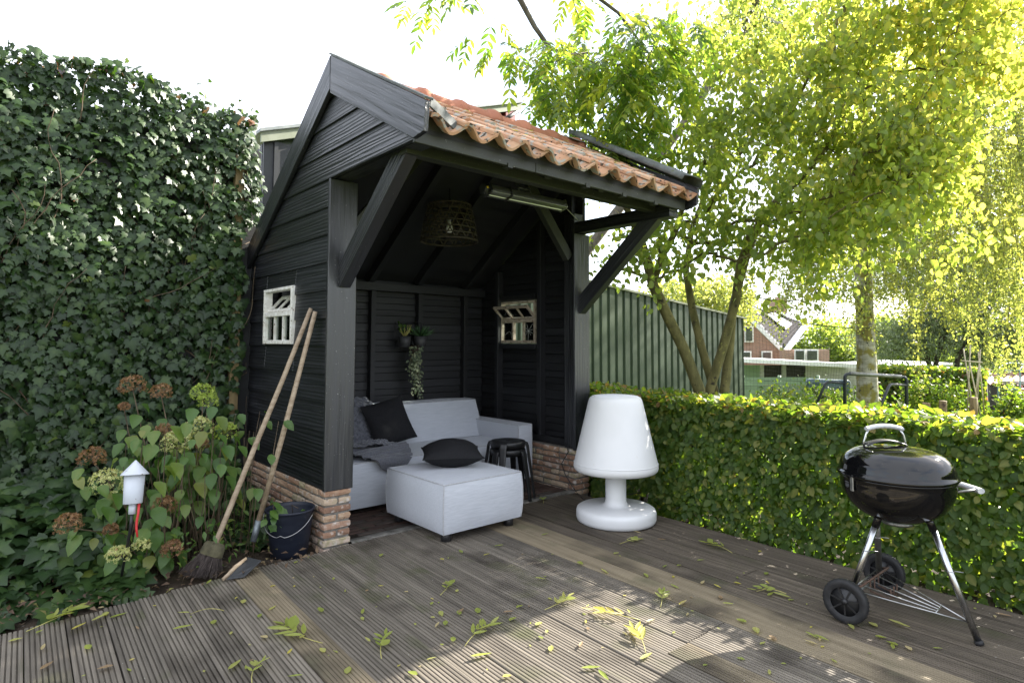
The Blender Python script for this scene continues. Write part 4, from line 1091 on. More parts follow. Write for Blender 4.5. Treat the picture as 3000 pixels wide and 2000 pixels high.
# woven basket lampshade
MAT['bamboo'] = surf('dark_woven_bamboo', (0.022, 0.018, 0.012), (0.06, 0.048, 0.03), (40, 40, 40), 1, 4, 0.6, 0.2, 0.001, 0.05, 0.4)
BC = PY(1316, 700, 0.5); bz = BC.z - 0.02
bl = empty('basket_lamp', (BC.x, 0.5, bz), 'woven bamboo basket lampshade hanging from the shed ceiling', 'lamp')
def bpt(q, h, dr=0.0):
    r = 0.235 - 0.058 * h ** 1.5 + dr
    return Vector((BC.x + r * math.cos(q), 0.5 + r * math.sin(q), bz + 0.30 * h))
def strip(pts, wv, th):
    b = MB(); P = []
    for i, p in enumerate(pts):
        c = Vector((p.x - BC.x, p.y - 0.5, 0)).normalized(); t = (pts[min(i + 1, len(pts) - 1)] - pts[max(i - 1, 0)]).normalized(); s = t.cross(c).normalized()
        P += [p + s * wv / 2, p + s * wv / 2 + c * th, p - s * wv / 2 + c * th, p - s * wv / 2]
    return b.grid(P, len(pts), 4, closed=True, smooth=False)
rim = MB()
for h, r_ in ((0.0, 0.009), (1.0, 0.008)): rim.tube([bpt(q, h) for q in np.linspace(0, 2 * math.pi, 41)], r_, 8)
rim.build('rim', MAT['bamboo'], bl)
st = MB()
for h in (0.16, 0.33, 0.5, 0.67, 0.84):
    s_ = strip([bpt(q, h) for q in np.linspace(0, 2 * math.pi, 41)], 0.010, 0.002); st.poly(s_.v, s_.f)
for k in range(16):
    for dq in (-0.75, 0.75):
        s_ = strip([bpt(k * math.pi / 8 + dq * t, t, 0.002 * math.sin(t * 18 + (dq > 0) * 3)) for t in np.linspace(0, 1, 10)], 0.009, 0.002); st.poly(s_.v, s_.f)
st.build('weave', MAT['bamboo'], bl)
tp = MB()
for k in range(6):
    q = k * math.pi / 6; tp.tube([bpt(q, 1.0), Vector((BC.x, 0.5, bz + 0.305)), bpt(q + math.pi, 1.0)], 0.004, 6)
tp.build('top', MAT['bamboo'], bl)
MB().tube([(BC.x, 0.5, bz + 0.12), (BC.x, 0.5, zb(0.5) - 0.03)], 0.0035, 6).build('cord', MAT['blackplastic'], bl)
MB().lathe([(0.0, 0.0), (0.02, 0.004), (0.03, 0.03), (0.024, 0.06), (0.014, 0.08), (0.014, 0.11), (0.0, 0.11)], 16, Matrix.Translation((BC.x, 0.5, bz + 0.07))).build('bulb', MAT['whiteplastic'], bl)

# hanging wall planter with three pots
wp = empty('wall_planter', (1.44, 1.41, 1.22), 'thin black wire frame with plant pots on the back wall', 'planter')
fb = MB()
for a, b_ in (((1.295, 1.395, 1.215), (1.295, 1.395, 1.46)), ((1.435, 1.395, 1.215), (1.435, 1.395, 1.46)), ((1.585, 1.395, 1.215), (1.585, 1.395, 1.46)), ((1.295, 1.395, 1.46), (1.585, 1.395, 1.46)), ((1.295, 1.395, 1.215), (1.585, 1.395, 1.215))):
    fb.tube([a, b_], 0.003, 6)
fb.build('frame', MAT['wire'] if False else MAT['blackplastic'], wp)
MAT['greypot'] = surf('dark_grey_pot', (0.03, 0.03, 0.033), (0.045, 0.045, 0.048), (20, 20, 20), 1, 4, 0.55, 0.1, 0.001)
def pot(x, y, z, r, h): MB().lathe([(0.0, z), (r * 0.75, z), (r, z + h), (r * 0.93, z + h), (r * 0.9, z + h - 0.012), (0.0, z + h - 0.012)], 28, Matrix.Translation((x, y, 0))).build('pot', MAT['greypot'], wp)
pot(1.362, 1.335, 1.225, 0.062, 0.105); pot(1.535, 1.335, 1.225, 0.062, 0.105)
MB().lathe([(0.0, 0.0), (0.03, 0.0), (0.05, 0.02), (0.052, 0.05), (0.03, 0.075), (0.0, 0.08)], 22, Matrix.Translation((1.452, 1.31, 1.168))).build('moss_pot', MAT['soil'], wp)
MB().tube([(1.452, 1.31, 1.22), (1.445, 1.36, 1.32), (1.44, 1.395, 1.33)], 0.003, 6).build('hook', MAT['blackplastic'], wp)

# tools against the near corner
MAT['handle'] = surf('worn_wooden_handle', (0.22, 0.16, 0.105), (0.36, 0.285, 0.20), (1.5, 40, 40), 1, 5, 0.6, 0.3, 0.001, 0.08, 0.35)
MAT['bristle'] = surf('worn_dark_bristle', (0.03, 0.022, 0.02), (0.09, 0.07, 0.06), (60, 60, 2), 1, 4, 0.9, 0.2, 0.001)
MAT['mossywood'] = surf('mossy_broom_block', (0.05, 0.045, 0.025), (0.11, 0.10, 0.055), (20, 20, 20), 1, 5, 0.95, 0.8, 0.004)
br0 = empty('broom', (-0.62, 0.02, 0), 'long handled broom with dark bristles leaning on the shed corner', 'broom')
bt, bb = Vector((-0.035, 0.175, 1.485)), Vector((-0.60, 0.045, 0.165))
d = (bt - bb).normalized()
MB().tube([bb - d * 0.03, bb, bb + (bt - bb) * 0.33, bb + (bt - bb) * 0.66 + Vector((0.004, 0, 0)), bt], [0.012, 0.0148, 0.015, 0.0145, 0.0138], 14).build('handle', MAT['handle'], br0)
sd = Vector((0.62, -0.78, 0.0)); sd = (sd - d * sd.dot(d)).normalized(); nd = d.cross(sd)
hbM = basis(bb - d * 0.045, sd, nd, d)
b = MB(); P = []
for zz, wx, wy in ((0.035, 0.048, 0.028), (0.02, 0.058, 0.034), (-0.03, 0.066, 0.036), (-0.035, 0.06, 0.03)):
    for k in range(16):
        q = 2 * math.pi * k / 16; P.append(hbM @ Vector((wx * math.copysign(abs(math.cos(q)) ** 0.6, math.cos(q)), wy * math.copysign(abs(math.sin(q)) ** 0.6, math.sin(q)), zz)))
b.grid(P, 4, 16, closed=True); b.f += [tuple(range(15, -1, -1)), tuple(range(48, 64))]; b.sm += [False, False]
b.build('head', MAT['mossywood'], br0)
random.seed(8); b = MB()
for i in range(420):
    u, v = random.uniform(-1, 1), random.uniform(-1, 1)
    p0_ = hbM @ Vector((0.056 * u, 0.027 * v, -0.033)); l = random.uniform(0.85, 1.05) * 0.145
    sp = 0.55 + 0.75 * abs(u)
    dr = (-d + sd * (u * 0.42 * sp + random.uniform(-0.12, 0.12)) + nd * (v * 0.25 + random.uniform(-0.1, 0.1))).normalized()
    e = p0_ + dr * l
    if e.z < 0.004: e = p0_ + dr * (l * (p0_.z - 0.004) / max(1e-3, p0_.z - e.z))
    mid = p0_ + (e - p0_) * 0.5 + sd * random.uniform(-0.006, 0.006)
    b.tube([p0_, mid, e], [0.0016, 0.0014, 0.0008], 3, cap=False)
b.build('bristles', MAT['bristle'], br0)
sp_ = empty('shovel', (-0.36, 0.12, 0), 'long wooden shovel with dark blade leaning between the broom and bucket', 'shovel')
st_, sb_ = Vector((-0.022, 0.135, 1.465)), Vector((-0.345, 0.135, 0.20))
MB().tube([sb_, sb_ + (st_ - sb_) * 0.4 + Vector((0.006, 0, 0)), st_], [0.0155, 0.0158, 0.0142], 14).build('handle', MAT['handle'], sp_)
MAT['ferrule'] = surf('pale_blue_steel', (0.13, 0.15, 0.17), (0.22, 0.24, 0.26), (30, 30, 30), 1, 4, 0.5, 0.1, 0.001, metal=0.6)
sd2 = (sb_ - st_).normalized()
MB().tube([sb_ - sd2 * 0.01, sb_ + sd2 * 0.11], [0.0205, 0.017], 14).build('ferrule', MAT['ferrule'], sp_)
q_ = [PZ(x, y, z) for x, y, z in ((726, 1630, 0.075), (766, 1640, 0.07), (716, 1688, 0.018), (664, 1695, 0.018))]
MB().poly([*q_, *[p + Vector((0, 0, -0.006)) for p in q_]], [(0, 1, 2, 3), (7, 6, 5, 4), (0, 4, 5, 1), (1, 5, 6, 2), (2, 6, 7, 3), (3, 7, 4, 0)]).build('blade', MAT['darkmetal'], sp_, bevel=0.002)
MB().tube([PZ(652, 1697, 0.012), PZ(668, 1684, 0.025), PZ(690, 1660, 0.05), PZ(722, 1634, 0.078)], [0.010, 0.013, 0.013, 0.008], 10, flat=0.6).build('wooden_edge', MAT['handle'], sp_)
# bucket
MAT['bucketp'] = surf('dark_blue_bucket_plastic', (0.008, 0.011, 0.021), (0.015, 0.019, 0.032), (6, 6, 30), 1, 5, 0.5, 0.1, 0.001, 0.0, 0.45, spots=[((0.06, 0.06, 0.065), 30, 0.66, 0.1)])
BK = Vector((-0.155, 0.135, -0.03))
bko = empty('bucket', BK, 'dark blue plastic bucket with wire handle beside the brick plinth', 'bucket')
BMx = Matrix.Translation(BK)
MB().lathe([(0.0, 0.0), (0.104, 0.0), (0.108, 0.004), (0.138, 0.262), (0.141, 0.268), (0.1475, 0.270), (0.149, 0.279), (0.145, 0.284), (0.138, 0.281), (0.134, 0.262), (0.104, 0.012), (0.0, 0.010)], 48, BMx).build('body', MAT['bucketp'], bko)
pts = []
for q in np.linspace(0, math.pi, 21):
    lv = -vr * math.cos(q) * 0.15; dz = -0.118 * math.sin(q) ** 1.15
    pts.append(BK + lv - vf * (0.012 + 0.138 * math.sin(q)) + Vector((0, 0, 0.262 + dz + (0.012 if abs(q - 1.57) < 0.1 else 0))))
MB().tube(pts, 0.0019, 6).build('wire_handle', MAT['wire'], bko)
MB().lathe([(0.0, 0.14), (0.116, 0.142), (0.116, 0.10), (0.0, 0.10)], 30, BMx).build('soil_fill', MAT['soil'], bko)

# rocket-shaped garden light on a stake
MAT['rocketw'] = surf('white_rocket_plastic', (0.48, 0.51, 0.56), (0.54, 0.565, 0.61), (6, 6, 6), 1, 3, 0.45, 0.02, 0.001, 0.0, 0.4, spots=[((0.15, 0.13, 0.1), 50, 0.745, 0.01)])
MAT['redtube'] = surf('red_cord', (0.55, 0.02, 0.025), (0.62, 0.035, 0.035), rough=0.45, bump=0)
tipr, botr = PY(312 * K, 1056 * K, 0.02), PY(303 * K, 1180 * K, -0.02)
ax = (tipr - botr).normalized()
xx = Vector((0.75, -0.66, 0)); xx = (xx - ax * xx.dot(ax)).normalized()
RMx = basis(botr, xx, ax.cross(xx), ax); Lr = (tipr - botr).length
rk_ = empty('rocket_light', (botr.x - 0.03, botr.y, 0), 'white rocket shaped garden light on a dark stake among hydrangeas', 'garden light')
MB().lathe([(0.0, Lr), (0.004, Lr - 0.002), (0.0645, Lr * 0.735), (0.0645, Lr * 0.722), (0.045, Lr * 0.722)], 36, RMx).build('cone', MAT['rocketw'], rk_)
MB().lathe([(0.0, Lr * 0.19), (0.041, Lr * 0.19), (0.043, Lr * 0.2), (0.047, Lr * 0.73)], 36, RMx).build('body', MAT['rocketw'], rk_)
MB().lathe([(0.0, 0.0), (0.0165, 0.0), (0.0175, Lr * 0.2)], 20, RMx).build('neck', MAT['rocketw'], rk_)
g0 = PZ(272 * K, 1358 * K, -0.03)
MB().tube([botr + ax * 0.02, botr - ax * 0.06, g0], [0.008, 0.008, 0.006], 10).build('stake', MAT['blackplastic'], rk_)
r0 = botr + xx * 0.032 + ax * Lr * 0.2
MB().tube([r0, r0 - ax * 0.05, r0 - ax * 0.09 - xx * 0.005, r0 - ax * 0.125 - xx * 0.004, r0 - ax * 0.165 + xx * 0.004], [0.0062, 0.0062, 0.006, 0.0055, 0.004], 10).build('fuse', MAT['redtube'], rk_)
# timber fence post and dark fence that carry the ivy
MAT['posttimber'] = surf('yellowed_timber', (0.12, 0.085, 0.04), (0.21, 0.155, 0.075), (30, 30, 1.2), 1, 6, 0.8, 0.4, 0.002, 0.05, 0.3, spots=[((0.05, 0.03, 0.02), 9, 0.66, 0.05)])
fp = MB().box((-0.165, 1.385, -0.06), (-0.10, 1.45, 2.75)).build('fence_post', MAT['posttimber'], bevel=0.004)
tag(fp, 'square yellowed timber fence post at the end of the ivy beside the shed', 'post')
fen = empty('garden_fence', (-1.2, 1.5, -0.05), 'dark timber fence hidden under the ivy', 'fence')
z = 0.0
while z < 2.75:
    MB().box((-3.0, 1.49, z), (0.06, 1.505, z + 0.152)).build('slat', MAT['black_in'], fen); z += 0.15
for x in (-2.2, -1.2): MB().box((x, 1.506, -0.06), (x + 0.07, 1.576, 2.6)).build('post', MAT['black_in'], fen)
# power cable down the right pier
MB().tube([(W - 0.205, 0.10, 0.40), (W - 0.215, 0.06, 0.33), (W - 0.225, 0.13, 0.22), (W - 0.218, 0.10, 0.14), (W - 0.215, 0.02, 0.05), (W - 0.21, -0.03, 0.004)], 0.0042, 8).build('cable', MAT['blackplastic'], None)
tag(bpy.data.objects['cable.001'] if 'cable.001' in bpy.data.objects else bpy.data.objects['cable'], 'thin black cable hanging down the brick pier behind the lamp', 'cable')
# ================================================================== VEGETATION
def oval(wd=0.3, fold=0.07, droop=0.10, hi=False):
    if not hi:
        V = [(0, 0, 0), (wd, 0.42, fold), (0, 1, -droop), (-wd, 0.42, fold), (0, 0.48, 0)]
        return np.array(V, float), [(0, 1, 4), (1, 2, 4), (0, 4, 3), (4, 2, 3)], np.zeros(5)
    V = [(0, 0, 0), (0, 0.2, 0.0), (0, 0.5, 0.0), (0, 0.8, -droop * 0.5), (0, 1, -droop)]
    R = [(wd * 0.72, 0.16, fold * 0.6), (wd * 1.05, 0.42, fold), (wd * 0.72, 0.74, fold * 0.6 - droop * 0.4)]
    V = V + R + [(-x, y, z) for x, y, z in R]
    F = [(0, 5, 1), (1, 5, 6, 2), (2, 6, 7, 3), (3, 7, 4), (0, 1, 8), (1, 2, 9, 8), (2, 3, 10, 9), (3, 4, 10)]
    off = np.zeros(len(V)); off[:5] = 0.13
    return np.array(V, float), F, off
def ivy_leaf():
    h = [(0.14, -0.13), (0.36, -0.08), (0.56, 0.12), (0.40, 0.26), (0.52, 0.52), (0.26, 0.52), (0.12, 0.78)]
    V = [(0, 0.30, 0.03), (0, 0, 0)] + [(x, y, -0.10 * abs(x) - 0.06 * (y > 0.7)) for x, y in h] + [(0, 1.0, -0.10)] + [(-x, y, -0.10 * abs(x) - 0.06 * (y > 0.7)) for x, y in reversed(h)]
    n = len(V) - 1
    off = np.full(len(V), -0.06); off[0] = 0.30; off[1] = 0.15
    return np.array(V, float), [(0, 1 + i, 1 + (i + 1) % n) for i in range(n)], off
def frames(tip, nrm):
    t = tip / np.maximum(np.linalg.norm(tip, axis=1, keepdims=True), 1e-9)
    n = nrm - (nrm * t).sum(1, keepdims=True) * t
    n /= np.maximum(np.linalg.norm(n, axis=1, keepdims=True), 1e-9)
    x = np.cross(t, n)
    return np.stack([x, t, n], axis=2)
def leaf_stuff(name, parent, tmpl, pos, R, sc, rnd, mat, smooth=True):
    V, F, off = tmpl; n = len(pos); nv = len(V)
    vv = np.einsum('nij,kj->nki', R, V) * sc[:, None, None] + pos[:, None, :]
    org = Vector(pos.mean(0))
    vv = (vv - np.array(org)).reshape(-1, 3).astype(np.float32)
    sizes = np.array([len(f) for f in F]); flat = np.concatenate([np.array(f) for f in F]); nl = len(flat)
    loops = (flat[None, :] + (np.arange(n) * nv)[:, None]).ravel().astype(np.int32)
    starts0 = np.concatenate([[0], np.cumsum(sizes)[:-1]])
    starts = (starts0[None, :] + (np.arange(n) * nl)[:, None]).ravel().astype(np.int32)
    me = bpy.data.meshes.new(name)
    me.vertices.add(len(vv)); me.vertices.foreach_set('co', vv.ravel())
    me.loops.add(len(loops)); me.loops.foreach_set('vertex_index', loops)
    me.polygons.add(len(starts)); me.polygons.foreach_set('loop_start', starts)
    me.update(calc_edges=True)
    me.polygons.foreach_set('use_smooth', np.full(len(starts), smooth))
    a = me.attributes.new('rnd', 'FLOAT', 'POINT'); a.data.foreach_set('value', np.clip(np.where(rnd[:, None] < 0.9, np.minimum(rnd[:, None] + off[None, :], 0.92), rnd[:, None]), 0, 1).ravel().astype(np.float32))
    me.materials.append(mat)
    o = put(bpy.data.objects.new(name, me), Matrix.Translation(org), parent)
    return tag(o, kind='stuff')
def leaf_variant(tmpl, val, mat, name='leaf'):
    V, F, off = tmpl
    me = bpy.data.meshes.new(name); me.from_pydata([tuple(v) for v in V], [], F)
    a = me.attributes.new('rnd', 'FLOAT', 'POINT'); a.data.foreach_set('value', np.clip(val + off * (val < 0.9), 0, 0.92 if val < 0.9 else 1).astype(np.float32))
    me.polygons.foreach_set('use_smooth', [True] * len(me.polygons)); me.materials.append(mat)
    return me
def foliage(parent, tmpl_lo, tmpl_hi, pos, tip, nrm, sc, rnd, mat, nparts=300, depth=None, stuff='leaves', maxdist=99):
    """the leaves that show largest become parts, the rest one mass"""
    R = frames(tip, nrm)
    if nparts:
        d = np.linalg.norm(pos - CAMN, axis=1)
        view = (CAMN - pos) / d[:, None]
        face = np.abs((R[:, :, 2] * view).sum(1))
        big = sc / d * (0.35 + face)
        if depth is not None: big = big * np.clip(1 - depth * 6, 0.05, 1)
        big = np.where(in_view(pos, -0.01), big, 0)
        idx = np.argsort(-big)[:nparts]; idx = idx[big[idx] > 0]
        vals = np.linspace(0.04, 0.96, 12); vm = [leaf_variant(tmpl_hi, v, mat) for v in vals]
        for i in idx:
            M = Matrix([[*(R[i, r] * sc[i]), pos[i, r]] for r in range(3)] + [[0, 0, 0, 1]])
            inst('leaf', vm[int(np.clip(rnd[i], 0, 0.999) * 12)], M, parent)
        keep = np.ones(len(pos), bool); keep[idx] = False
    else: keep = np.ones(len(pos), bool)
    return leaf_stuff(stuff, parent, tmpl_lo, pos[keep], R[keep], sc[keep], rnd[keep], mat)
def rand_unit(n): v = rng.normal(size=(n, 3)); return v / np.linalg.norm(v, axis=1, keepdims=True)

MAT['ivy'] = leafmat('ivy_leaf', [(0.0, (0.010, 0.024, 0.007)), (0.45, (0.019, 0.043, 0.011)), (0.80, (0.036, 0.068, 0.017)), (0.92, (0.055, 0.09, 0.02)), (0.965, (0.10, 0.13, 0.02)), (0.98, (0.12, 0.055, 0.025)), (1.0, (0.16, 0.075, 0.04))], 0.18, 0.42, (1.2, 1.4, 0.35), 0.38)
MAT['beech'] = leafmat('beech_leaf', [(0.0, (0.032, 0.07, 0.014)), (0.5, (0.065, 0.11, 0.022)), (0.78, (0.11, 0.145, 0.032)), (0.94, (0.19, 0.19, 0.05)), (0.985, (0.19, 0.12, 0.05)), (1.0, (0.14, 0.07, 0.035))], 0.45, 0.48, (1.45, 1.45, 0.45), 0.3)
MAT['dogwood'] = leafmat('dogwood_leaf', [(0.0, (0.09, 0.14, 0.035)), (0.45, (0.15, 0.195, 0.05)), (0.7, (0.22, 0.235, 0.07)), (0.88, (0.32, 0.29, 0.10)), (1.0, (0.37, 0.27, 0.14))], 0.62, 0.45, (1.45, 1.35, 0.65))
MAT['ash'] = leafmat('ash_leaf', [(0.0, (0.06, 0.115, 0.03)), (0.6, (0.115, 0.17, 0.04)), (1.0, (0.22, 0.235, 0.05))], 0.55, 0.35, (1.4, 1.4, 0.5))
MAT['birch'] = leafmat('birch_leaf', [(0.0, (0.09, 0.12, 0.04)), (0.5, (0.15, 0.175, 0.06)), (1.0, (0.26, 0.26, 0.09))], 0.5, 0.45, (1.4, 1.35, 0.65))
MAT['willow'] = leafmat('grey_willow_leaf', [(0.0, (0.07, 0.10, 0.06)), (1.0, (0.16, 0.19, 0.12))], 0.35, 0.5, (1.3, 1.3, 0.7))
MAT['hyd'] = leafmat('hydrangea_leaf', [(0.0, (0.045, 0.10, 0.022)), (0.7, (0.075, 0.14, 0.026)), (0.93, (0.12, 0.165, 0.035)), (1.0, (0.20, 0.18, 0.05))], 0.35, 0.45, (1.3, 1.4, 0.4))
MAT['fallen'] = leafmat('fallen_leaf', [(0.0, (0.16, 0.21, 0.04)), (0.45, (0.24, 0.27, 0.06)), (0.7, (0.34, 0.34, 0.12)), (0.82, (0.42, 0.36, 0.05)), (0.92, (0.40, 0.33, 0.22)), (1.0, (0.16, 0.08, 0.04))], 0.3, 0.5, (1.2, 1.2, 0.4))
MAT['twig'] = surf('green_brown_bark', (0.075, 0.07, 0.026), (0.17, 0.15, 0.06), (14, 14, 5), 1, 6, 0.85, 0.5, 0.004, 0.1, 0.3, spots=[((0.20, 0.19, 0.06), 22, 0.62, 0.06), ((0.03, 0.025, 0.015), 12, 0.62, 0.1)])
MAT['stem'] = surf('dry_brown_stem', (0.05, 0.034, 0.018), (0.12, 0.085, 0.05), (30, 30, 10), 1, 4, 0.85, 0.3, 0.001)
MAT['darktwig'] = surf('dark_hedge_wood', (0.02, 0.015, 0.01), (0.05, 0.038, 0.026), (20, 20, 8), 1, 4, 0.9, 0.4, 0.003)

# ------------------------------------------------------------------ ivy wall
ivy = empty('ivy', (-1.1, 1.45, 0), 'tall wall of dark green ivy to the left of the shed', 'ivy')
def ivy_top(x): return 3.14 - 0.055 * x + 0.05 * math.sin(x * 5.0) + 0.06 * noise.noise(Vector((x * 3, 0, 2)))
n = 20500
X_ = rng.uniform(-2.45, 0.06, n); Z_ = rng.uniform(-0.02, 3.32, n)
top = np.array([ivy_top(x) for x in X_]) - 0.10 * np.clip(X_ + 0.25, 0, 1) * 2
right = np.array([0.02 + 0.07 * noise.noise(Vector((0, z * 2.2, 5))) - 0.10 * (z < 2.2) - (0.04 if z < 1 else 0) for z in Z_])
ok = (Z_ < top) & (X_ < right)
X_, Z_ = X_[ok], Z_[ok]; n = len(X_)
lay_ = np.array([noise.noise(Vector((x * 1.6, z * 1.6, 7))) for x, z in zip(X_, Z_)])
hole = np.array([noise.noise(Vector((x * 4.5, z * 4.5, 17))) for x, z in zip(X_, Z_)])
dep = rng.uniform(0, 1, n) ** 1.5 * 0.20
Yv = 1.34 - 0.05 * lay_ + dep - 0.10 * np.clip((0.9 - Z_) / 0.9, 0, 1)
keepm = ~((hole > 0.42) & (dep < 0.06))
P = np.stack([X_, Yv, Z_], 1)[keepm]; dep = dep[keepm]; n = len(P)
side = (P[:, 0] > -0.12) & (P[:, 2] > 1.9)
tip = np.stack([rng.normal(0, 0.55, n), -0.25 + rng.normal(0, 0.3, n), -1 + rng.normal(0, 0.3, n)], 1)
nr = np.stack([rng.normal(0.05, 0.35, n) + side * 0.6, -1 + rng.normal(0, 0.15, n), 0.45 + rng.normal(0, 0.35, n)], 1)
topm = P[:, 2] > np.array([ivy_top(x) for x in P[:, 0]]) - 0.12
nr[topm] = np.stack([rng.normal(0, 0.4, topm.sum()), -0.3 + rng.normal(0, 0.5, topm.sum()), 1 + rng.normal(0, 0.2, topm.sum())], 1)
sc = np.clip(rng.lognormal(-2.99, 0.30, n), 0.022, 0.10) * (1 + 0.25 * np.clip(-P[:, 0] - 1.1, 0, 1))
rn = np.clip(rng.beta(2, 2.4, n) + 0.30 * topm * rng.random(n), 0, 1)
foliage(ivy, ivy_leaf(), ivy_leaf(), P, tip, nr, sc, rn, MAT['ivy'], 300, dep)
ib = MB(); random.seed(31)
for i in range(90):
    x = random.uniform(-2.3, -0.05); z = random.uniform(0.0, 2.6); p = Vector((x, 1.40, z)); pts = [p]; d_ = Vector((random.uniform(-0.6, 0.6), 0, 1))
    for k in range(random.randint(5, 11)):
        d_ += Vector((random.uniform(-0.4, 0.4), random.uniform(-0.15, 0.15), random.uniform(-0.25, 0.25))); d_.normalize(); p = p + d_ * 0.08
        p.y = min(1.47, max(1.31, p.y)); p.z = min(p.z, 3.14); p.x = min(p.x, -0.02); pts.append(p.copy())
    ib.tube(pts, [0.006 * (1 - 0.6 * k / len(pts)) * random.uniform(0.5, 1.1) for k in range(len(pts))], 5)
ib.build('stems', MAT['stem'], ivy)
sb2 = MB()
for x0_, z0_ in ((-0.42, 3.12), (-0.20, 3.06), (-0.05, 2.98), (-0.9, 3.16)):
    p = Vector((x0_, 1.36, z0_)); pts = [p]
    for k in range(4): p = p + Vector((random.uniform(-0.03, 0.04), 0, 0.035)); pts.append(p)
    sb2.tube(pts, 0.002, 4)
sb2.build('shoot', MAT['stem'], ivy)
m_ = 26
sx = np.concatenate([rng.normal(x0_, 0.03, 6) for x0_ in (-0.42, -0.20, -0.05, -0.9)]); sz = np.concatenate([z0_ + rng.uniform(-0.02, 0.17, 6) for z0_ in (3.12, 3.06, 2.98, 3.16)])
leaf_stuff('shoot_leaves', ivy, ivy_leaf(), np.stack([sx, np.full(24, 1.36), sz], 1), frames(rand_unit(24) + [0, -0.3, -0.3], rand_unit(24) + [0, -0.8, 0.6]), rng.uniform(0.03, 0.05, 24), rng.uniform(0.6, 0.95, 24), MAT['ivy'])

# ground ivy spilling to the deck
giv = empty('ground_ivy', (-1.3, 0.5, -0.02), 'large leaved ivy spreading over the bed at the foot of the ivy wall', 'ivy')
n = 2600
X_ = rng.uniform(-2.3, -0.15, n); Y_v = rng.uniform(-0.1, 1.35, n)
front = np.where(X_ < -0.95, -0.10 + 0.28 * (X_ + 1.6) ** 2 + 0.10 * np.sin(X_ * 9), 0.55 + 0.25 * np.sin(X_ * 7))
front = np.where(X_ < -1.35, front + 0.22, front)
ok = Y_v > front
X_, Y_v, front = X_[ok], Y_v[ok], front[ok]; n = len(X_)
hgt = np.clip((Y_v - front) * 0.55, 0, 0.42) * (0.5 + 0.5 * rng.random(n)) + 0.0
P = np.stack([X_, Y_v, -0.015 + hgt + 0.02 * rng.random(n)], 1)
tip = np.stack([rng.normal(0, 0.6, n), -1 + rng.normal(0, 0.4, n), -0.35 + rng.normal(0, 0.25, n)], 1)
nr = np.stack([rng.normal(0, 0.35, n), -0.5 + rng.normal(0, 0.3, n), 1 + rng.normal(0, 0.2, n)], 1)
sc = np.clip(rng.normal(0.088, 0.022, n), 0.045, 0.135)
foliage(giv, ivy_leaf(), ivy_leaf(), P, tip, nr, sc, np.clip(rng.beta(2, 2, n), 0, 0.93), MAT['ivy'], 220, None)

# ------------------------------------------------------------------ hydrangea
hyd = empty('hydrangea', (-0.62, 0.45, -0.02), 'faded hydrangea bush with brown and pale green flower heads', 'shrub')
MAT['fl_brown'] = leafmat('dry_brown_floret', [(0.0, (0.10, 0.05, 0.025)), (0.6, (0.20, 0.105, 0.05)), (1.0, (0.32, 0.20, 0.11))], 0.25, 0.8)
MAT['fl_cream'] = leafmat('cream_green_floret', [(0.0, (0.22, 0.24, 0.08)), (0.5, (0.42, 0.44, 0.18)), (0.85, (0.55, 0.54, 0.28)), (1.0, (0.30, 0.17, 0.08))], 0.3, 0.7, (1.1, 1.1, 0.6))
MAT['fl_green'] = leafmat('lime_green_floret', [(0.0, (0.16, 0.22, 0.04)), (0.6, (0.28, 0.35, 0.06)), (1.0, (0.42, 0.46, 0.12))], 0.3, 0.7, (1.1, 1.2, 0.5))
HEADS = [(305, 888, 30, 'fl_brown', .62), (370, 902, 24, 'fl_brown', .60), (467, 905, 24, 'fl_green', .55), (478, 922, 20, 'fl_green', .53), (457, 985, 27, 'fl_cream', .42), (518, 995, 24, 'fl_green', .45), (407, 1020, 30, 'fl_cream', .32), (213, 1053, 30, 'fl_brown', .45), (245, 1110, 32, 'fl_cream', .28), (157, 1205, 30, 'fl_brown', .16), (378, 1162, 26, 'fl_brown', .20), (255, 1217, 16, 'fl_brown', .20), (272, 1276, 22, 'fl_cream', .03), (325, 1252, 16, 'fl_cream', .10), (395, 1262, 24, 'fl_brown', .08), (376, 988, 18, 'fl_brown', .5), (465, 1022, 15, 'fl_brown', .38), (285, 935, 12, 'fl_brown', .6)]
petal = np.array([(0, 0, 0), (0.16, 0.28, 0.02), (0, 0.5, 0.05), (-0.16, 0.28, 0.02)], float)
FV, FF_ = [], []
for k in range(4):
    q = k * math.pi / 2; c_, s_ = math.cos(q), math.sin(q)
    FF_.append(tuple(len(FV) + i for i in range(4)))
    FV += [(x * c_ - y * s_, x * s_ + y * c_, z) for x, y, z in petal]
FLOR = (np.array(FV), FF_, np.zeros(16))
stems = MB(); hydpos = []
random.seed(12)
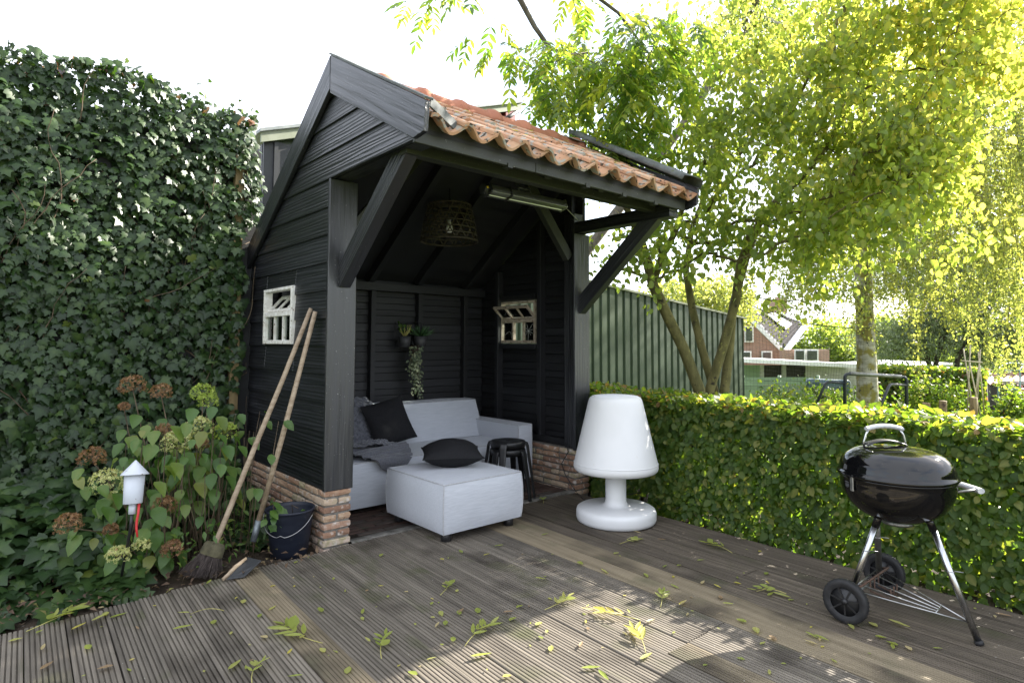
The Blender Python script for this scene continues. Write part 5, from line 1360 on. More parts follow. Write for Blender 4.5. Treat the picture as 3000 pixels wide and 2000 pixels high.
for hx_, hy_, hr, mt, yy in HEADS:
    c = PY(hx_ * K, hy_ * K, yy); R0 = hr * K / FPX * (c - CAM).dot(_f) * (0.95 if mt == 'fl_brown' else 1.12)
    nf = int(40 + hr * 6.5)
    u = rand_unit(nf); u[:, 2] = np.where(u[:, 2] < -0.45, -u[:, 2], u[:, 2])
    rr = R0 * (0.86 + 0.22 * rng.random(nf))
    Pp = np.array(c) + u * rr[:, None] * np.array([1, 1, 0.92])
    o = leaf_stuff('flower_head', hyd, FLOR, Pp, frames(rand_unit(nf), u + 0.45 * rand_unit(nf)), rng.uniform(0.014, 0.021, nf), np.clip(rng.beta(2, 1.6, nf) - 0.15 * (u[:, 2] < 0.1), 0, 1), MAT[mt])
    if 'kind' in o: del o['kind']
    o['label'] = {'fl_brown': 'dry brown flower head', 'fl_cream': 'pale cream flower head', 'fl_green': 'lime green flower head'}[mt]
    root = Vector((-0.62 + (c.x + 0.62) * 0.45 + random.uniform(-0.06, 0.06), 0.42 + random.uniform(-0.1, 0.12), -0.03))
    mid = root + (c - root) * 0.55 + Vector((0, 0, 0.06))
    stems.tube([root, mid, c + Vector((0, 0, -R0 * 0.2))], [0.0042, 0.0034, 0.0025], 6)
    for k in range(7):
        q = rand_unit(1)[0]; stems.tube([c + Vector((0, 0, -R0 * 0.35)), c + Vector((q[0] * R0 * 0.75, q[1] * R0 * 0.75, abs(q[2]) * R0 * 0.4))], 0.0012, 4)
    nl = random.randint(5, 8)
    for k in range(nl):
        t = random.uniform(0.35, 0.95); b_ = root + (c - root) * t + Vector((0, 0, 0.05 * (1 - t)))
        an = random.uniform(0, 6.28); d_ = Vector((math.cos(an), math.sin(an), 0)); hydpos.append((b_, d_))
for k in range(95):
    root = Vector((random.uniform(-1.05, -0.34), random.uniform(0.2, 0.75), -0.03)); tp_ = root + Vector((random.uniform(-0.12, 0.12), random.uniform(-0.12, 0.05), random.uniform(0.25, 0.85)))
    stems.tube([root, root + (tp_ - root) * 0.5 + Vector((random.uniform(-0.02, 0.02), 0, 0)), tp_], [0.0035, 0.003, 0.0015], 5)
    if random.random() < 0.8: hydpos.append((tp_, Vector((random.uniform(-1, 1), random.uniform(-1, 0.3), 0)).normalized()))
stems.build('stems', MAT['stem'], hyd)
EXTRA = [(725, 475), (820, 490), (690, 1010), (735, 590), (870, 555), (960, 625), (905, 515), (1050, 620), (1140, 570), (1255, 540), (1180, 640), (1230, 680), (1215, 770), (1095, 740), (1060, 860), (1170, 925), (715, 1010), (560, 880), (500, 890), (480, 760), (540, 760), (500, 655), (420, 710), (905, 935), (965, 905), (870, 880), (1020, 985), (940, 1010), (860, 1080), (880, 1150), (935, 1165), (855, 1210), (570, 1105), (640, 1120), (575, 1035), (685, 775), (610, 830), (700, 880), (850, 740), (1270, 700), (1340, 530), (1285, 590), (1125, 490), (1185, 440), (820, 440), (900, 440), (1235, 300), (1120, 310)]
for ex, ey in EXTRA:
    p = PY(ex / 1.96, 1050 + ey / 1.96, random.uniform(0.08, 0.40)); hydpos.append((p + Vector((0, 0, 0.03)), Vector((random.uniform(-1, 1), -0.8, 0)).normalized()))
n = len(hydpos)
P = np.array([list(a + b_ * 0.03) for a, b_ in hydpos]); D_ = np.array([list(b_) for a, b_ in hydpos])
tip = D_ + np.stack([np.zeros(n), -0.3 * np.ones(n), -0.7 - 0.5 * rng.random(n)], 1)
nr = D_ * 0.5 + np.stack([rng.normal(0, 0.25, n), -0.6 + rng.normal(0, 0.25, n), 0.9 * np.ones(n)], 1)
foliage(hyd, oval(0.33, 0.12, 0.28, True), oval(0.33, 0.12, 0.28, True), P, tip, nr, np.clip(rng.normal(0.092, 0.02, n), 0.05, 0.13), rng.random(n), MAT['hyd'], 300)

# litter and seedlings on the bed
n = 900
X_ = rng.uniform(-1.75, 0.0, n); Yv = rng.uniform(-0.14, 1.0, n) ; P = np.stack([X_, Yv, 0.012 + 0.02 * rng.random(n) + 0.03 * np.clip(Yv, 0, 1)], 1)
lit = leaf_stuff('leaf_litter', None, oval(0.25, 0.1, 0.2), P, frames(rand_unit(n) * [1, 1, 0.25], rand_unit(n) * 0.5 + [0, 0, 1]), rng.uniform(0.02, 0.05, n), np.clip(rng.beta(2.5, 1.2, n), 0, 1), MAT['fallen'])
MAT['litter'] = leafmat('brown_litter', [(0, (0.03, 0.018, 0.01)), (0.6, (0.075, 0.045, 0.025)), (0.9, (0.13, 0.085, 0.05)), (1, (0.16, 0.17, 0.04))], 0.1, 0.8)
lit.data.materials.clear(); lit.data.materials.append(MAT['litter'])
tag(lit, 'brown dry leaf litter on the bed under the hydrangea', 'leaf litter', kind='stuff')
n = 260
X_ = np.concatenate([rng.uniform(-0.55, -0.02, 190), rng.uniform(-0.8, -0.5, 70)]); Yv = np.concatenate([rng.uniform(0.18, 0.8, 190), rng.uniform(0.02, 0.3, 70)])
P = np.stack([X_, Yv, rng.uniform(0.02, 0.22, n)], 1)
und = leaf_stuff('undergrowth', None, oval(0.2, 0.06, 0.15), P, frames(rand_unit(n) + [0, -0.4, -0.2], rand_unit(n) * 0.5 + [0, -0.4, 1]), rng.uniform(0.03, 0.065, n), rng.uniform(0.3, 1.0, n), MAT['hyd'])
tag(und, 'low green weeds growing between the broom and brick plinth', 'weeds', kind='stuff')
# weed growing out of the bucket
wd_ = empty('bucket_weed', (-0.27, 0.10, 0.1), 'leafy green weed growing at the left of the dark blue bucket', 'weed')
wt = PY(628 * K, 1160 * K, 0.05); wroot = Vector((-0.21, 0.12, 0.10))
MB().tube([wroot, (wroot + wt) / 2 + Vector((-0.02, 0, 0.03)), wt], 0.003, 6).build('stem', MAT['stem'], wd_)
MB().tube([Vector((-0.12, 0.15, 0.1)), Vector((-0.15, 0.12, 0.27)), PY(685 * K, 1135 * K + 40, 0.1)], 0.0022, 5).build('stem', MAT['ferrule'] if False else MAT['stem'], wd_)
WL = [(628, 1160), (635, 1178), (612, 1200), (628, 1195), (650, 1190), (620, 1180), (640, 1205), (615, 1215), (632, 1210), (645, 1175), (622, 1050), (640, 1168)]
P = np.array([list(PY(a * K, b_ * K, 0.04 + 0.03 * random.random())) for a, b_ in WL]); n = len(P)
foliage(wd_, oval(0.34, 0.06, 0.12, True), oval(0.34, 0.06, 0.12, True), P + [0, 0, 0.02], np.stack([rng.normal(0, 0.8, n), -0.5 * np.ones(n), -0.6 * np.ones(n)], 1), np.stack([rng.normal(0, 0.3, n), -0.7 * np.ones(n), 0.8 * np.ones(n)], 1), rng.uniform(0.05, 0.085, n), rng.uniform(0, 0.6, n), MAT['hyd'], 300)

# ------------------------------------------------------------------ beech hedge along the deck
hedge = empty('hedge', (2.6, -2.2, -0.05), 'clipped beech hedge running along the right edge of the deck', 'hedge')
def hx0(y): return np.where(y > 0.05, 2.56, np.where(y < -0.15, 2.31, 2.31 + (y + 0.15) / 0.2 * 0.25))
def hedge_leaves(n, layer):
    y = -5.3 + 6.9 * rng.random(n)
    und_ = np.array([noise.noise(Vector((0, a * 2.3, 3))) for a in y])
    ztop = 0.865 + 0.035 * und_
    if layer == 'front':
        z = -0.04 + rng.random(n) ** 0.95 * (ztop + 0.04); d_ = rng.random(n) ** 1.5 * 0.16
        bul = np.array([noise.noise(Vector((b * 3, a * 3, 9))) for a, b in zip(y, z)])
        x = hx0(y) + d_ - 0.035 * bul + 0.02
        nr = np.stack([-1 + rng.normal(0, 0.25, n), rng.normal(-0.1, 0.4, n), 0.4 + rng.normal(0, 0.35, n)], 1)
        tip = np.stack([-0.35 + rng.normal(0, 0.3, n), rng.normal(0, 0.8, n), -0.75 + rng.normal(0, 0.4, n)], 1)
    elif layer == 'top':
        x = hx0(y) + rng.random(n) * 0.56; d_ = rng.random(n) ** 1.5 * 0.10
        z = ztop - d_ + 0.02; 
        nr = np.stack([rng.normal(0, 0.5, n), rng.normal(0, 0.5, n), np.ones(n)], 1)
        tip = np.stack([rng.normal(-0.2, 0.8, n), rng.normal(0, 0.8, n), 0.1 + rng.normal(0, 0.5, n)], 1)
    else:
        x = hx0(y) + 0.12 + rng.random(n) * 0.48; z = 0.02 + rng.random(n) * (ztop - 0.05); d_ = np.full(n, 0.3)
        nr = rand_unit(n) + [0.3, 0, 0.5]; tip = rand_unit(n) + [0, 0, -0.5]
    P = np.stack([x, y, z - 0.03], 1)
    thin = np.clip(z / 0.08, 0.75, 1)                      # bare feet near the ground
    gap = np.array([noise.noise(Vector((b * 2.5, a * 2.5, 21))) for a, b in zip(y, z)])
    keep = (rng.random(n) < thin) & ~((gap > 0.42) & (z < 0.45) & (rng.random(n) < 0.6))
    rn_ = np.clip(rng.beta(2, 2.6, n) + (0.06 + 0.26 * rng.random(n)) * (layer == 'top'), 0, 0.985)  # top leaves tinted paler to stand for sunlight on the hedge top
    return P[keep], tip[keep], nr[keep], np.clip(rng.lognormal(-3.04, 0.22, n), 0.026, 0.075)[keep], rn_[keep], d_[keep]
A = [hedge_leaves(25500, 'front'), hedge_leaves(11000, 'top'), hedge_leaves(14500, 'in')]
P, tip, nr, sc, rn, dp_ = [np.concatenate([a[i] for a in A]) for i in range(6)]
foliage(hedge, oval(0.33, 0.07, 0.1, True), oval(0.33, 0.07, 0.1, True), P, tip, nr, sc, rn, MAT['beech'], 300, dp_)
hb_ = MB(); random.seed(41)
for i in range(46):
    y = -5.2 + i * 0.145 + random.uniform(-0.04, 0.04); x = float(hx0(np.array(y))) + 0.28 + random.uniform(-0.06, 0.06)
    p = Vector((x, y, -0.12)); pts = [p]; 
    for k in range(5): p = p + Vector((random.uniform(-0.035, 0.035), random.uniform(-0.04, 0.04), 0.17)); pts.append(p)
    hb_.tube(pts, [0.017, 0.015, 0.012, 0.009, 0.006, 0.004], 6)
    for k in range(7):
        q = pts[random.randint(1, 4)]; e = q + Vector((random.uniform(-0.26, 0.2), random.uniform(-0.2, 0.2), random.uniform(-0.02, 0.18))); hb_.tube([q, (q + e) / 2 + Vector((0, 0, 0.02)), e], [0.006, 0.004, 0.002], 4)
hb_.build('stems', MAT['darktwig'], hedge)

# ------------------------------------------------------------------ trees
def grow(stems_, anchors, r_tip=0.0022, pw=2.3, wig=0.06, minr=0.0018):
    """stems_: list of (points, radii). Each anchor is joined to the nearest wood; radii follow the load. Returns node arrays."""
    pos, par, fixed, plen = [], [], [], []
    for pts, rad in stems_:
        prev = -1
        for i, (p, r) in enumerate(zip(pts, rad)):
            pos.append(np.array(p, float)); par.append(prev); fixed.append(r); plen.append(0 if prev < 0 else plen[prev] + np.linalg.norm(pos[-1] - pos[prev])); prev = len(pos) - 1
    st_n = len(pos)
    PA = np.zeros((st_n + len(anchors) * 4, 3)); PA[:st_n] = np.array(pos); PLn = np.zeros(len(PA)); PLn[:st_n] = plen; cnt = st_n
    base = np.array(pos)
    order = np.argsort([np.min(np.linalg.norm(base - a, axis=1)) for a in anchors])
    for ai in order:
        a = anchors[ai]
        dv = np.linalg.norm(PA[:cnt] - a, axis=1) + 0.18 * PLn[:cnt] + 1.5 * np.clip(PA[:cnt, 2] - a[2] - 0.1, 0, 9) * 0.3
        j = int(np.argmin(dv)); s_ = PA[j].copy(); L0 = np.linalg.norm(a - s_)
        prev = j
        for t in (0.34, 0.67, 1.0):
            q = s_ + (a - s_) * t + (rng.normal(0, wig, 3) * L0 * 0.5 + np.array([0, 0, 0.10 * L0 * math.sin(t * math.pi)])) * (t < 1)
            PA[cnt] = q; PLn[cnt] = PLn[prev] + np.linalg.norm(q - PA[prev]); par.append(prev); fixed.append(0); prev = cnt; cnt += 1
    load = np.zeros(cnt)
    kids = np.zeros(cnt, int)
    for i in range(cnt):
        if par[i] >= 0: kids[par[i]] += 1
    for i in range(cnt): load[i] = r_tip ** pw if kids[i] == 0 else 0
    for i in range(cnt - 1, -1, -1):
        if par[i] >= 0 and i >= st_n: load[par[i]] += load[i]
    rad = np.maximum(load ** (1 / pw), minr)
    for i in range(st_n): rad[i] = fixed[i]
    return PA[:cnt], par, rad, st_n
def branches(mb, PA, par, rad, st_n):
    for i in range(st_n, len(PA)):
        j = par[i]; r0 = min(rad[j], rad[i] * 1.5) if j < st_n else rad[j]
        mb.tube([PA[j], PA[i]], [r0, rad[i]], 6 if rad[i] > 0.008 else 4 if rad[i] > 0.004 else 3, cap=False)
def spray(anch, k, spread, droop=0.8):
    n = len(anch) * k
    P = np.repeat(anch, k, 0) + rng.normal(0, spread, (n, 3)) * [1, 1, 0.8]
    tip = rng.normal(0, 0.6, (n, 3)) + [0, 0, -droop]
    nr = rng.normal(0, 0.55, (n, 3)) + [0, 0, 0.75]
    return P, tip, nr
def cloud(ells, n, freq=1.1, thr=-0.12, seed=0.0):
    """points through a union of ellipsoids, thinned by noise so the crown has clumps and gaps; mostly near the shell"""
    out = []
    vol = np.array([e[3] * e[4] * e[5] for e in ells]) if len(ells[0]) > 4 else np.array([e[3] ** 3 for e in ells]); pr = vol / vol.sum()
    while len(out) < n:
        e = ells[rng.choice(len(ells), p=pr)]
        u = rand_unit(1)[0] * (0.35 + 0.65 * rng.random() ** 0.5)
        s_ = np.array(e[3:6]) if len(e) > 4 else np.array([e[3]] * 3)
        p = np.array(e[:3]) + u * s_
        if noise.noise(Vector((*(p * freq),)) + Vector((seed, 0, 0))) > thr: out.append(p)
    return np.array(out)
def ptd(x, y, d): return np.array(PD(x * K, y * K, d))

# the multi-stemmed dogwood behind the hedge
tree = empty('dogwood_tree', (3.95, -0.3, -0.1), 'multi-stemmed tree with large yellow-green crown behind the hedge', 'tree')
DT = 6.25
def st(pts, rad): return ([Vector(ptd(*p)) for p in pts], rad)
STEMS = [st([(1612, 985, DT), (1606, 895, DT), (1570, 800, DT), (1535, 730, DT), (1500, 655, DT), (1488, 605, DT), (1470, 545, DT - 0.1), (1440, 480, DT - 0.15), (1420, 400, DT - 0.2), (1390, 320, DT - 0.2)], [0.068, 0.060, 0.056, 0.055, 0.053, 0.050, 0.040, 0.032, 0.024, 0.014]),
         st([(1500, 648, DT), (1520, 590, DT + 0.05), (1550, 535, DT + 0.1), (1570, 470, DT + 0.2), (1585, 380, DT + 0.2), (1590, 280, DT + 0.2)], [0.040, 0.036, 0.032, 0.026, 0.020, 0.012]),
         st([(1632, 985, DT + 0.1), (1630, 895, DT + 0.1), (1660, 800, DT + 0.05), (1690, 690, DT), (1700, 610, DT), (1722, 545, DT), (1775, 470, DT - 0.1), (1830, 420, DT - 0.2), (1900, 340, DT - 0.3), (1950, 240, DT - 0.4), (1990, 120, DT - 0.4)], [0.055, 0.050, 0.048, 0.046, 0.043, 0.040, 0.033, 0.027, 0.022, 0.016, 0.009]),
         st([(1650, 985, DT + 0.25), (1640, 895, DT + 0.25), (1612, 800, DT + 0.3), (1590, 710, DT + 0.35), (1575, 620, DT + 0.4), (1590, 520, DT + 0.5), (1640, 400, DT + 0.6), (1690, 260, DT + 0.6)], [0.05, 0.046, 0.043, 0.041, 0.036, 0.028, 0.020, 0.012]),
         st([(1668, 985, DT + 0.15), (1664, 900, DT + 0.15), (1676, 790, DT + 0.2), (1684, 700, DT + 0.3), (1715, 590, DT + 0.4), (1750, 500, DT + 0.5), (1850, 470, DT + 0.6), (1960, 440, DT + 0.6), (2080, 400, DT + 0.5)], [0.056, 0.050, 0.047, 0.043, 0.038, 0.030, 0.022, 0.015, 0.009]),
         st([(1493, 640, DT), (1440, 620, DT - 0.1), (1380, 612, DT - 0.1)], [0.02, 0.016, 0.010])]
tb = MB()
for pts, rad in STEMS[:5]: tb.tube(pts, rad, 12)
tb.tube(STEMS[5][0], STEMS[5][1], 8)
tb.build('trunk', MAT['twig'], tree)
def e3(x, y, d, rx, ry=None, rz=None):
    p = ptd(x, y, d); ry = ry or rx; return (*p, rx, ry, rz or rx)
ELL = [e3(1420, 430, DT, 0.62), e3(1380, 260, DT - 0.3, 0.62), e3(1330, 180, DT - 0.2, 0.5), e3(1560, 300, DT, 0.8), e3(1560, 480, DT - 0.2, 0.62), e3(1720, 380, DT - 0.2, 0.85, 0.9, 0.8), e3(1760, 200, DT, 0.9), e3(1900, 300, DT - 0.3, 0.95, 1, 0.85),
       e3(1960, 120, DT - 0.3, 0.95), e3(2080, 270, DT - 0.5, 0.9, 1, 0.8), e3(2150, 130, DT - 0.5, 0.85), e3(1860, 500, DT - 0.4, 0.75, 0.8, 0.5), e3(2030, 460, DT - 0.5, 0.7, 0.8, 0.5), e3(1480, 640, DT - 0.2, 0.32, 0.35, 0.28), e3(1640, 600, DT, 0.5, 0.5, 0.35), e3(1770, 600, DT - 0.1, 0.45, 0.5, 0.32),
       e3(1400, 640, DT - 0.5, 0.2, 0.25, 0.28), e3(1900, 610, DT - 0.3, 0.42, 0.5, 0.25), e3(1840, 0, DT, 0.8), e3(2060, -60, DT - 0.3, 1.0), e3(1640, 80, DT + 0.1, 0.55), e3(1530, 100, DT, 0.4), e3(2250, 0, DT - 0.6, 0.9), e3(1480, 30, DT + 0.3, 0.4), e3(2230, 230, DT - 0.8, 0.7), e3(1790, 650, DT - 0.1, 0.4, 0.45, 0.28), e3(1950, 580, DT - 0.3, 0.6, 0.6, 0.34), e3(2090, 560, DT - 0.5, 0.55, 0.6, 0.34), e3(2180, 420, DT - 0.6, 0.6), e3(1420, 560, DT - 0.2, 0.4, 0.45, 0.3), e3(1560, 560, DT, 0.5, 0.5, 0.3)]
anch = cloud(ELL, 1600, 1.5, 0.0, 3.0)
ext = []                                              # crown clusters added along the sun's rays to shade most of the deck
while len(ext) < 240:
    fx_, fy_ = rng.uniform(-2.2, 0.75), rng.uniform(-1.42, 0.2)
    xs_ = rng.uniform(3.7, 5.6); t_ = (xs_ - fx_) / SUN.x
    q_ = np.array([xs_, fy_ + SUN.y * t_, SUN.z * t_])
    if q_[2] > 1.9 and noise.noise(Vector(q_ * 1.4)) > -0.25: ext.append(q_)
while len(ext) < 440:
    fx_, fy_ = rng.uniform(-0.8, 0.72), rng.uniform(-1.50, -0.55)
    xs_ = rng.uniform(3.9, 5.2); t_ = (xs_ - fx_) / SUN.x
    q_ = np.array([xs_, fy_ + SUN.y * t_, SUN.z * t_])
    if q_[2] > 1.85: ext.append(q_)
anch = np.concatenate([anch, np.array(ext)])
PA, par, rad, sn = grow(STEMS, anch)
bb_ = MB(); branches(bb_, PA, par, rad, sn); bb_.build('branches', MAT['twig'], tree)
P, tip, nr = spray(anch, 13, 0.095)
# leaves in the sun's path removed so a bright patch reaches the deck
def sun_foot(P): t = P[:, 2] / SUN.z; return P[:, 0] - SUN.x * t, P[:, 1] - SUN.y * t
fx, fy = sun_foot(P)
wob = np.array([0.18 * noise.noise(Vector((a * 2.2, b_ * 2.2, 0))) for a, b_ in zip(fx, fy)])
gapm = (fx < 0.95) & (fx > -0.45) & (fy + wob < -1.55) & (fy > -3.4)
keep = ~gapm
P, tip, nr = P[keep], tip[keep], nr[keep]; n = len(P)
# sun on the crown's right and top put into leaf colour: paler, yellower
yel = np.clip((P @ RN - (np.array(ptd(1850, 300, DT)) @ RN)) * 0.09, -0.12, 0.20) + np.clip((P[:, 2] - 3.2) * 0.05, -0.05, 0.1)
rn = np.clip(rng.beta(2, 2.4, n) * 0.8 + yel, 0, 1)
foliage(tree, oval(0.32, 0.08, 0.16, True), oval(0.32, 0.08, 0.16, True), P, tip, nr, np.clip(rng.lognormal(-2.72, 0.2, n), 0.035, 0.10), rn, MAT['dogwood'], 300)

# ash bough reaching in from the tree whose trunk leans in at the upper left
ashp = empty('ash_tree', (-2.9, 2.6, -0.1), 'ash tree with a leafy bough hanging over the shed roof', 'tree')
DA = 5.3
tl = [Vector((-2.95, 2.55, -0.1)), Vector((-2.75, 2.6, 2.0)), Vector(ptd(-18, 30, 6.2)) + Vector((-0.15, 0, 0)), Vector(ptd(30, -140, 6.2)), Vector(ptd(200, -420, 6.0))]
bough = [tl[-1], Vector(ptd(560, -330, 5.8)), Vector(ptd(900, -150, 5.5)), Vector(ptd(1150, -60, DA)), Vector(ptd(1195, 0, DA)), Vector(ptd(1228, 62, DA)), Vector(ptd(1262, 110, DA)), Vector(ptd(1300, 128, DA)), Vector(ptd(1350, 122, DA + 0.1))]
b2 = [bough[3], Vector(ptd(1300, -60, DA)), Vector(ptd(1420, 30, DA + 0.1)), Vector(ptd(1480, 110, DA + 0.2))]
b3 = [bough[2], Vector(ptd(960, -50, DA)), Vector(ptd(1000, -20, DA))]
AST = [(tl, [0.17, 0.15, 0.13, 0.11, 0.08]), (bough, [0.07, 0.06, 0.05, 0.034, 0.026, 0.022, 0.018, 0.014, 0.009]), (b2, [0.03, 0.02, 0.014, 0.008]), (b3, [0.02, 0.012, 0.006])]
tb = MB()
for pts, rad in AST: tb.tube(pts, rad, 12)
MAT['ashbark'] = surf('grey_brown_bark', (0.06, 0.05, 0.038), (0.13, 0.115, 0.09), (16, 16, 6), 1, 6, 0.9, 0.5, 0.004, 0.05, 0.3)
tb.build('trunk', MAT['ashbark'], ashp)
EA = [e3(1230, 80, DA, 0.36), e3(1160, 40, DA - 0.1, 0.26), e3(1180, 130, DA - 0.1, 0.15, 0.2, 0.15), e3(1300, 170, DA, 0.36), e3(1390, 120, DA, 0.42), e3(1400, 250, DA + 0.1, 0.36), e3(1480, 200, DA + 0.2, 0.42), e3(1310, 270, DA, 0.25), e3(1500, 60, DA, 0.35), e3(980, 0, DA, 0.20, 0.22, 0.10), e3(1040, -10, DA, 0.16, 0.2, 0.08), e3(1340, 20, DA, 0.3), e3(1440, 330, DA, 0.22)]
EA = [(a, b_, c, d * 1.2, e * 1.2, f * 1.2) for a, b_, c, d, e, f in EA]
anch = cloud(EA, 210, 1.3, -0.12, 9.0)
PA, par, rad, sn = grow(AST, anch, 0.0016)
bb_ = MB(); branches(bb_, PA, par, rad, sn); 
# pinnate leaves: leaflets along a drooping rachis
LP, LT, LN, LS, LR = [], [], [], [], []
for a in anch:
    for q in range(2):
        an = rng.uniform(0, 6.28); out_ = np.array([math.cos(an), math.sin(an), rng.uniform(-0.9, 0.1)]); out_ /= np.linalg.norm(out_)
        ln = rng.uniform(0.16, 0.26); sd_ = np.cross(out_, [0, 0, 1.0]); sd_ /= np.linalg.norm(sd_); up_ = np.cross(sd_, out_)
        c_ = rng.random()
        pts = [a + out_ * ln * t + np.array([0, 0, -0.10 * t * t * ln / 0.2]) for t in (0, 0.35, 0.7, 1.0)]
        bb_.tube(pts, 0.0012, 3, cap=False)
        for i, t in enumerate((0.35, 0.55, 0.75, 0.92)):
            pc = a + out_ * ln * t + np.array([0, 0, -0.10 * t * t * ln / 0.2])
            for s_ in (-1, 1):
                LP.append(pc); LT.append(sd_ * s_ + out_ * 0.6 + np.array([0, 0, -0.5])); LN.append(up_ + rng.normal(0, 0.25, 3)); LS.append(rng.uniform(0.075, 0.11)); LR.append(np.clip(c_ + rng.normal(0, 0.1), 0, 1))
        LP.append(pts[-1]); LT.append(out_ + np.array([0, 0, -0.6])); LN.append(up_); LS.append(rng.uniform(0.08, 0.115)); LR.append(c_)
bb_.build('branches', MAT['ashbark'], ashp)
foliage(ashp, oval(0.17, 0.05, 0.14, True), oval(0.17, 0.05, 0.14, True), np.array(LP), np.array(LT), np.array(LN), np.array(LS), np.array(LR), MAT['ash'], 250)
# ================================================================== BEYOND THE HEDGE
# birch with weeping strands
MAT['birchbark'] = surf('birch_bark', (0.22, 0.21, 0.16), (0.46, 0.44, 0.37), (6, 6, 16), 1, 6, 0.8, 0.5, 0.006, 0.05, 0.3, spots=[((0.22, 0.19, 0.05), 7, 0.44, 0.12), ((0.05, 0.045, 0.035), 13, 0.62, 0.05)])
birch = empty('birch_tree', (*ptd(1990, 1000, 9.4)[:2], -1.2), 'weeping birch with pale mossy trunk beyond the hedge', 'tree')
DB = 9.4
BST = [([Vector(ptd(1995, 1010, DB)), Vector(ptd(1993, 925, DB)), Vector(ptd(1990, 820, DB)), Vector(ptd(1986, 720, DB)), Vector(ptd(1982, 600, DB)), Vector(ptd(1978, 420, DB)), Vector(ptd(1990, 200, DB)), Vector(ptd(2000, -100, DB)), Vector(ptd(2010, -400, DB))], [0.185, 0.155, 0.135, 0.125, 0.118, 0.105, 0.09, 0.07, 0.04]),
       ([Vector(ptd(1980, 450, DB)), Vector(ptd(2060, 300, DB)), Vector(ptd(2180, 160, DB)), Vector(ptd(2320, 120, DB))], [0.05, 0.04, 0.03, 0.015]),
       ([Vector(ptd(1985, 330, DB)), Vector(ptd(1900, 180, DB + 0.3)), Vector(ptd(1800, 60, DB + 0.4)), Vector(ptd(1720, 20, DB + 0.4))], [0.05, 0.035, 0.025, 0.012]),
       ([Vector(ptd(1984, 520, DB)), Vector(ptd(1900, 420, DB - 0.2)), Vector(ptd(1830, 400, DB - 0.2))], [0.03, 0.02, 0.01])]
b = MB()
for pts, rad in BST: b.tube(pts, rad, 16)
b.build('trunk', MAT['birchbark'], birch)
kn = Vector(ptd(1978, 718, DB - 0.125))
kx = -vf; ky = Vector((0, 0, 1)); kz = vr
MB().lathe([(0.02, -0.01), (0.03, 0.0), (0.052, 0.012), (0.066, 0.008), (0.07, -0.012)], 18, basis(kn, vr, Vector((0, 0, 1)), -vf)).build('knot_hole', MAT['darktwig'], birch)
SB = MB(); LP, LS, LR = [], [], []
random.seed(77)
def strand(x, y, d, length, dens=80):
    p = Vector(ptd(x, y, d)); pts = [p.copy()]; dx = Vector((random.uniform(-0.25, 0.25), random.uniform(-0.25, 0.25), -0.25))
    m = max(3, int(length / 0.14))
    for k in range(m):
        dx = dx * 0.75 + Vector((random.uniform(-0.05, 0.05), random.uniform(-0.05, 0.05), -0.25)); dx.normalize(); p = p + dx * (length / m); pts.append(p.copy())
    SB.tube(pts, [0.004 * (1 - 0.8 * i / len(pts)) for i in range(len(pts))], 3, cap=False)
    c_ = random.random()
    for k in range(int(length * dens)):
        t = random.random() * (len(pts) - 1); i = min(int(t), len(pts) - 2); q = pts[i] + (pts[i + 1] - pts[i]) * (t - i)
        LP.append(np.array(q) + rng.normal(0, 0.035, 3)); LS.append(random.uniform(0.035, 0.06)); LR.append(min(1, max(0, c_ * 0.6 + random.uniform(-0.1, 0.5))))
# curtain groups (x, y, count, spread, length)
for x, y, c, sx, sy, ln in ((1880, 520, 34, 45, 40, 0.9), (1780, 560, 20, 70, 50, 0.9), (1960, 560, 16, 30, 60, 0.8), (2120, 480, 40, 100, 90, 1.1), (2240, 440, 46, 80, 110, 1.4), (2320, 520, 34, 50, 120, 1.4), (2060, 380, 40, 90, 100, 1.3), (2200, 220, 60, 120, 100, 1.4), (2300, 120, 50, 80, 100, 1.5), (1760, 40, 26, 70, 40, 0.7), (2000, 150, 46, 130, 120, 1.5), (2300, 300, 46, 70, 120, 1.5), (2080, 620, 16, 60, 40, 0.6), (2190, 640, 16, 50, 40, 0.6), (1830, 640, 10, 30, 30, 0.5), (2300, -20, 40, 80, 60, 1.4)):
    for k in range(int(c * 1.35)): strand(random.gauss(x, sx), random.gauss(y, sy), DB + random.uniform(-0.9, 1.1), ln * random.uniform(0.6, 1.2))
SB.build('branches', MAT['stem'], birch)
P = np.array(LP); n = len(P)
leaf_stuff('crown', birch, oval(0.36, 0.05, 0.1), P, frames(rng.normal(0, 0.5, (n, 3)) + [0, 0, -0.8], rng.normal(0, 0.7, (n, 3)) + [0, 0, 0.6]), np.array(LS), np.array(LR), MAT['birch'])

# grey-leaved trees and bushes further off
def bushy(name, label, base, ells, nanch, k, spread, size, tm, mat, stems_, bark, seed, rlo=0.0, rhi=1.0, grp=None, thr=-0.1, fq=1.1):
    t = empty(name, base, label, 'tree' if 'tree' in name else 'shrub', grp)
    a = cloud(ells, nanch, fq, thr, seed)
    PA, par, rad, sn = grow(stems_, a, 0.004, 2.3, 0.08, 0.004)
    b = MB()
    for pts, rr in stems_: b.tube(pts, rr, 8)
    b.build('trunk', MAT[bark], t)
    b = MB(); branches(b, PA, par, rad, sn); b.build('branches', MAT[bark], t)
    P, tip, nr = spray(a, k, spread, 0.3); n = len(P)
    leaf_stuff('crown', t, tm, P, frames(tip, nr), np.clip(rng.normal(size, size * 0.2, n), size * 0.5, size * 1.6), np.clip(rlo + (rhi - rlo) * rng.beta(2, 2, n), 0, 1), MAT[mat])
    return t
DW = 17.0
def wst(pts, r0): return ([Vector(ptd(*p)) for p in pts], list(np.linspace(r0, r0 * 0.3, len(pts))))
